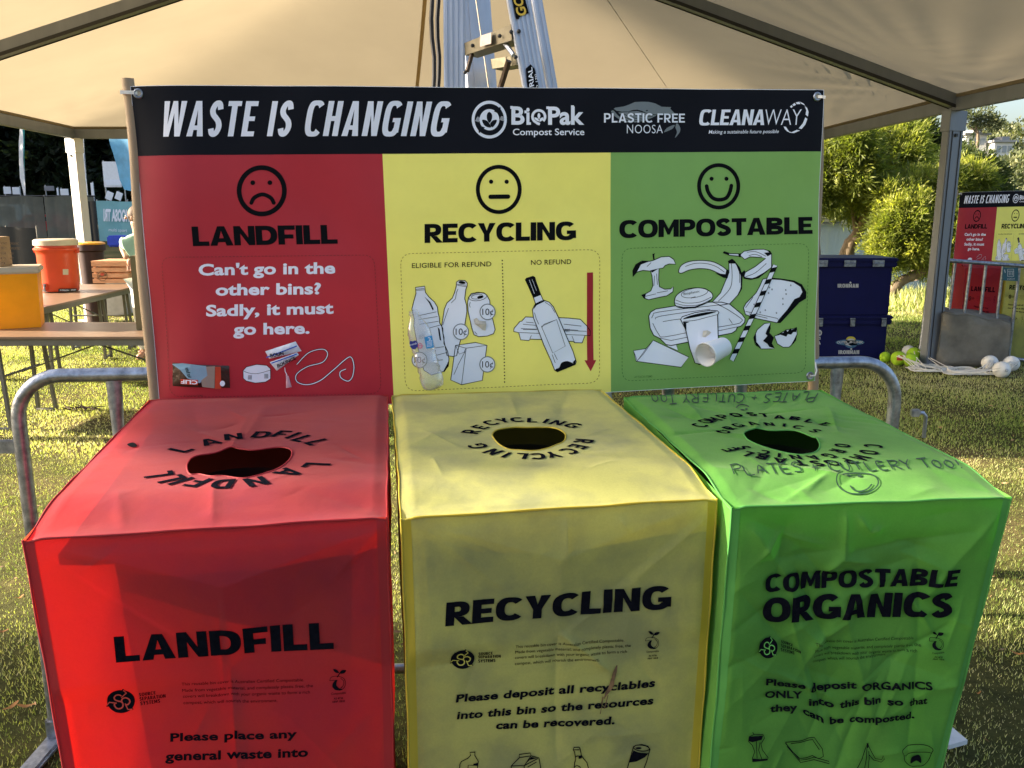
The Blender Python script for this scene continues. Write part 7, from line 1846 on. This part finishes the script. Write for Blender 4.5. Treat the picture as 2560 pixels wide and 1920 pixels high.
J = [hip, belly, chest, sh, (sh + hd) / 2, hd, lsh, el, wr_, rsh, rsh + Vector((.1, 0, -.28)), rsh + Vector((0, -.12, -.5)), hip + Vector((-.1, 0, -.08)), kn, ft, ft + Vector((-.03, -.14, -.03)), hip + Vector((.1, 0, -.08)), kn2, ft2, ft2 + Vector((0, -.14, -.03))]
E_ = [(0, 1), (1, 2), (2, 3), (3, 4), (4, 5), (2, 6), (6, 7), (7, 8), (2, 9), (9, 10), (10, 11), (0, 12), (12, 13), (13, 14), (14, 15), (0, 16), (16, 17), (17, 18), (18, 19)]
Rd = [.13, .13, .15, .09, .055, .085, .065, .045, .03, .065, .045, .03, .09, .06, .045, .035, .09, .06, .045, .035]
skin_body("body", J, E_, Rd, M_skin, per)
skin_body("shirt", [hip + Vector((0, 0, .02)), belly, chest, sh + Vector((0, 0, -.02)), lsh, lsh.lerp(el, .75), rsh, rsh + Vector((.08, 0, -.2))], [(0, 1), (1, 2), (2, 3), (2, 4), (4, 5), (2, 6), (6, 7)], [.155, .155, .175, .11, .09, .07, .09, .075], M_shirt, per)
skin_body("trousers", [hip, hip + Vector((-.1, 0, -.08)), kn, ft + Vector((0, 0, .03)), hip + Vector((.1, 0, -.08)), kn2, ft2 + Vector((0, 0, .03))], [(0, 1), (1, 2), (2, 3), (0, 4), (4, 5), (5, 6)], [.15, .115, .08, .065, .115, .08, .065], M_trs, per)
MB().ball(hd + Vector((.015, .02, .03)), .1, (.95, 1.05, 1.05), 16, 10).build("hair", M_hair, per, True)
fc = MB()
fc.ball(hd + Vector((-.085, -.035, .0)), .014, (1.3, .8, 1), 8, 6); fc.build("nose", M_skin, per, True)
for sy in (-.055, .01): MB().ball(hd + Vector((-.075, sy, .022)), .009, (1, 1, 1), 8, 6).build("eye", M_white, per, True)
MB().ball(hd + Vector((.0, -.085, 0)), .022, (.6, .4, 1), 8, 6).build("ear", M_skin, per, True)
hp = MB(); hp.ball(hnd + Vector((-.005, 0, .025)), .035, (.8, .5, 1.1), 12, 8)
for k in range(4):
    b_ = hnd + Vector((-.024 + .016 * k, -.005, -.005)); hp.tube([b_, b_ + Vector((.004, -.01, -.035 - .006 * (k in (1, 2)))), b_ + Vector((.006, -.03, -.055))], [.0085, .008, .006], 7)
hp.tube([hnd + Vector((.022, -.005, .03)), hnd + Vector((.045, -.02, .005)), hnd + Vector((.04, -.03, -.015))], [.01, .009, .007], 7)
hp.build("hand", M_skin, per, True)

# ------------------------------------------------------------------ far left: fence, flags, signs, vehicles
yf = 40.0
M_mesh = fabric("shade_cloth", (.17, .17, .14), (.5, .5, .4), (.11, .11, .09), 1.2, porous=.25, trans=.3)
M_teal = mat("teal_vinyl", (.2, .45, .5), .5, var=.12, scale=1.5, trans=.25); M_flagw = mat("white_flag", (.9, .92, .95), .6, trans=.5); M_flagb = mat("blue_flag", (.12, .38, .62), .6, trans=.4, var=.3, scale=1.2); M_tealf = mat("teal_flag", (.03, .3, .3), .6, trans=.3)
fz = at(100, 490, yf).z
fen = thing("mesh_fence", "temporary fence hung with grey pleated shade cloth behind the tent", "fence", (-24, yf, 0))
def pleat(x0, x1, z0, z1, y, m, name, parent, amp=.05, pl=.45):
    n = max(20, int((x1 - x0) / .06)); xs_ = np.linspace(x0, x1, n); zs = np.linspace(z0, z1, 12); V = []
    for z in zs:
        for x in xs_: V.append((x, y - abs(math.sin(x / pl * math.pi)) ** .6 * amp * (1.2 - .4 * (z - z0) / (z1 - z0)), z + .02 * math.sin(x * 3)))
    i = np.arange(n * 12).reshape(12, n); F = np.stack([i[:-1, :-1], i[:-1, 1:], i[1:, 1:], i[1:, :-1]], -1).reshape(-1, 4)
    return fast(name, np.array(V), F, m, parent, smooth=True)
xa = at(-400, 490, yf).x; xb = at(236, 490, yf).x; npn = 5
for k in range(npn):
    a = xa + (xb - xa) * k / npn; b = xa + (xb - xa) * (k + 1) / npn
    pleat(a + .03, b - .03, .12, fz - .02, yf, M_mesh, "cloth_panel", fen, .06, .5)
    MB().tube([(a, yf + .06, 0), (a, yf + .06, fz + .05)], .025, 8).build("fence_post", M_galv, fen, True)
MB().tube([(xa, yf + .06, fz), (xb, yf + .06, fz)], .03, 8).build("top_rail", M_black, fen, True)
fen2 = thing("banner_fence", "fence with a teal printed banner and large white letters, right of the shade cloth", "fence", (-18, yf - 1, 0))
x0 = at(240, 505, yf - 1).x; x1 = at(470, 505, yf - 1).x; z1 = at(300, 503, yf - 1).z; z0 = at(300, 610, yf - 1).z
z0 = max(z0, .1)
pleat(x0, x1, z0, z1, yf - 1, M_teal, "banner_panel", fen2, .03, 1.1)
pleat(x0 - .35, x0 - .02, z0, z1, yf - 1, M_black, "end_panel", fen2, .05, .3)
for k in range(4):
    x = x0 + (x1 - x0) * k / 3; MB().tube([(x, yf - .9, 0), (x, yf - .9, z1 + .08)], .022, 8).build("fence_post", M_galv, fen2, True)
def fs(px, py, off): r = rays(px, py); P = ORI + r * ((yf - 1.06) / r[:, 1])[:, None]; P[:, 1] -= off; return P
print_on(fs, [type_quad("NOOSA TRI", (324, 555), (259, 553), (324, 524), (259, 522), .05)], M_inkw, "lettering", fen2, 1, 40, .01)
print_on(fs, [type_line("multi sport", (272, 578), (318, 580), 8, .0)], M_inkw, "lettering", fen2, 1, 40, .01)
def feather(pts_l, pts_r, Y, m, lab, edge=None, polex=None):
    t = thing("feather_flag", lab, "flag", at(pts_l[-1][0], pts_l[-1][1], Y), 0, "feather flags behind the fence")
    n = len(pts_l); V = []
    for a, b in zip(pts_l, pts_r):
        for s_ in np.linspace(0, 1, 6): p = at(a[0] + (b[0] - a[0]) * s_, a[1] + (b[1] - a[1]) * s_, Y - .6 * s_); p.y += .06 * math.sin(s_ * 3 + a[1] * .05); V.append(p)
    MB().add(V, [(j * 6 + i, j * 6 + i + 1, (j + 1) * 6 + i + 1, (j + 1) * 6 + i) for j in range(n - 1) for i in range(5)]).build("flag_cloth", m, t, True)
    if edge:
        V = []
        for a, b, e in zip(pts_l, pts_r, edge):
            V += [at(b[0], b[1], Y - .02), at(b[0] + e, b[1], Y - .02)]
        MB().add(V, [(2 * j, 2 * j + 1, 2 * j + 3, 2 * j + 2) for j in range(n - 1)]).build("flag_edge", M_tealf, t)
    tp = at((pts_r[0][0]), pts_r[0][1], Y + .03); bt_ = at(pts_r[-1][0] + (polex or 0), pts_r[-1][1], Y + .03); d = (bt_ - tp); f = tp + d * ((0 - tp.z) / d.z)
    MB().tube([tp, f], .022, 7).build("flag_pole", M_galv, t, True); return t
feather([(50, 300), (48, 360), (47, 420), (50, 445), (57, 468), (61, 490)], [(56, 300), (57, 350), (59, 400), (61, 440), (62, 470), (63, 490)], 44, M_flagw, "narrow white feather flag with teal edge at the far left", [6, 4, 2, 0, 0, 0])
feather([(178, 320), (186, 360), (190, 400), (194, 440), (197, 468), (216, 490)], [(206, 320), (209, 360), (212, 400), (215, 440), (217, 468), (219, 490)], 42, M_flagw, "wide white feather flag just right of the sunlit tent leg")
feather([(268, 325), (276, 360), (284, 390), (292, 420), (300, 450), (312, 474)], [(330, 325), (334, 360), (336, 390), (338, 420), (340, 450), (345, 482)], 38, M_flagb, "leaning blue printed feather flag beside the banner pole", None, 4)
# notice board on posts and small white signs
def sign(px0, py0, px1, py1, Y, legs, lab, tilt=0.0, m=None):
    a = at(px0, py0, Y); b = at(px1, py1, Y); t = thing("sign_board", lab, "sign", ((a.x + b.x) / 2, Y, 0), 0, "white sign boards beyond the fence")
    MB().box(((a.x + b.x) / 2, Y, (a.z + b.z) / 2), (b.x - a.x, .04, a.z - b.z), Matrix.Rotation(tilt, 3, 'Y'), .01).build("board", m or mat("sign_white", (.8, .82, .88), .5, var=.05), t)
    for x in legs: MB().tube([(at(x, py0, Y).x, Y + .04, 0), (at(x, py0, Y).x, Y + .04, a.z + .05)], .03, 7).build("post", M_galv, t, True)
    return t
nb = sign(255, 404, 305, 468, 41, (257, 305), "large white notice board on two posts behind the teal banner")
def ns(px, py, off): r = rays(px, py); P = ORI + r * (40.96 / r[:, 1])[:, None]; P[:, 1] -= off; return P
print_on(ns, [fill([(262, 450), (304, 448), (303, 464), (268, 464)])], M_inkw, "poster", nb, 1, 40, .01)
sign(8, 467, 28, 485, 43, (10,), "leftmost small white sign above the shade cloth"); sign(30, 468, 50, 486, 43, (48,), "small white sign beside the narrow white flag")
sign(110, 465, 136, 477, 45, (112,), "faint grey sign between the narrow flag and the tent leg", 0, mat("sign_grey", (.25, .27, .3), .6)); sign(141, 470, 147, 488, 43, (144,), "thin white post sign left of the tent leg"); sign(150, 472, 172, 488, 43, (152,), "white sign right behind the tent leg")
sign(226, 457, 236, 489, 41, (231,), "upright narrow white sign right of the wide flag"); sign(264, 479, 283, 500, 41, (270,), "tilted white panel under the notice board, left one", .4); sign(288, 480, 306, 500, 41, (296,), "tilted white panel under the notice board, right one", .4)
# vehicles seen through and below the cloth
def car(px0, px1, Y, m, lab, h=1.45):
    a = at(px0, 560, Y).x; b = at(px1, 560, Y).x; L = b - a; t = thing("parked_car", lab, "car", ((a + b) / 2, Y, 0), 0, "cars parked behind the fence")
    prof = [(0, .35), (0, .75), (.04, .85), (.22, .92), (.34, h), (.7, h), (.84, .95), (.97, .88), (1, .7), (1, .35)]
    V = [(a + L * x, Y + y, z) for y in (-.85, .85) for x, z in prof]; n = len(prof)
    MB().add(V, [tuple(range(n)), tuple(range(2 * n - 1, n - 1, -1))] + [(i, (i + 1) % n, n + (i + 1) % n, n + i) for i in range(n)]).build("car_body", m, t)
    for q in ((.25, .35, .36, .5), (.53, .5, .68, .5)):
        MB().add([(a + L * (q[0] + .02), Y - .87, .95), (a + L * (q[2] + .14), Y - .87, .95), (a + L * (q[2] + .14), Y - .87, h - .1), (a + L * (q[1] + .01), Y - .87, h - .1)], [(0, 1, 2, 3)]).build("window", M_glass, t)
    for x in (.18, .82):
        MB().tube([(a + L * x, Y - .9, .33), (a + L * x, Y - .7, .33)], .33, 18).build("wheel", M_black, t, True)
car(-40, 88, 46, mat("car_silver", (.5, .52, .55), .3, .3), "silver parked car seen through the shade cloth at the far left", 1.75)
car(45, 178, 43.5, mat("car_red", (.5, .02, .03), .3), "low red parked car seen through the shade cloth", 1.25)
# dark panel put in for the shadow on the lower shade cloth, far left
sc_ = thing("shadow_panel", "black netting standing in for the shadow low on the shade cloth at the far left", "shadow panel", at(40, 600, 20))
a = at(-60, 600, 20).x; b = at(92, 600, 20).x; z1 = at(40, 568, 20).z
pleat(a, b, .02, z1, 20, M_black, "sheet", sc_, .03, .5)
for x in (a, (a + b) / 2, b): MB().tube([(x, 20.05, 0), (x, 20.05, z1 + .03)], .02, 8).build("panel_post", M_tleg, sc_, True)
MB().box((at(290, 0, 36).x, 36, .25), (2.2, .8, .45), None, .06).build("blue_tarp", mat("blue_tarp", (.02, .06, .5), .5))
q = ong(215, 1030); tw = MB()
for k in range(16):
    a_ = random.uniform(0, 6.28); o_ = Vector((random.uniform(-.12, .12), random.uniform(-.07, .07), .012 + random.uniform(0, .02))); l_ = random.uniform(.04, .13)
    tw.tube([q + o_, q + o_ + Vector((math.cos(a_) * l_ / 2, math.sin(a_) * l_ / 2, .015)), q + o_ + Vector((math.cos(a_) * l_, math.sin(a_) * l_, .005 + random.uniform(0, .05)))], [.006, .005, .002], 5)
tag(tw.build("bark_debris", mat("dead_bark", (.05, .03, .02), .9, var=.4)), "small heap of dark bark and twigs on the grass left of the banner pole", "debris")
tag(bpy.data.objects["blue_tarp"], "folded blue tarp on the grass before the teal banner", "tarp")
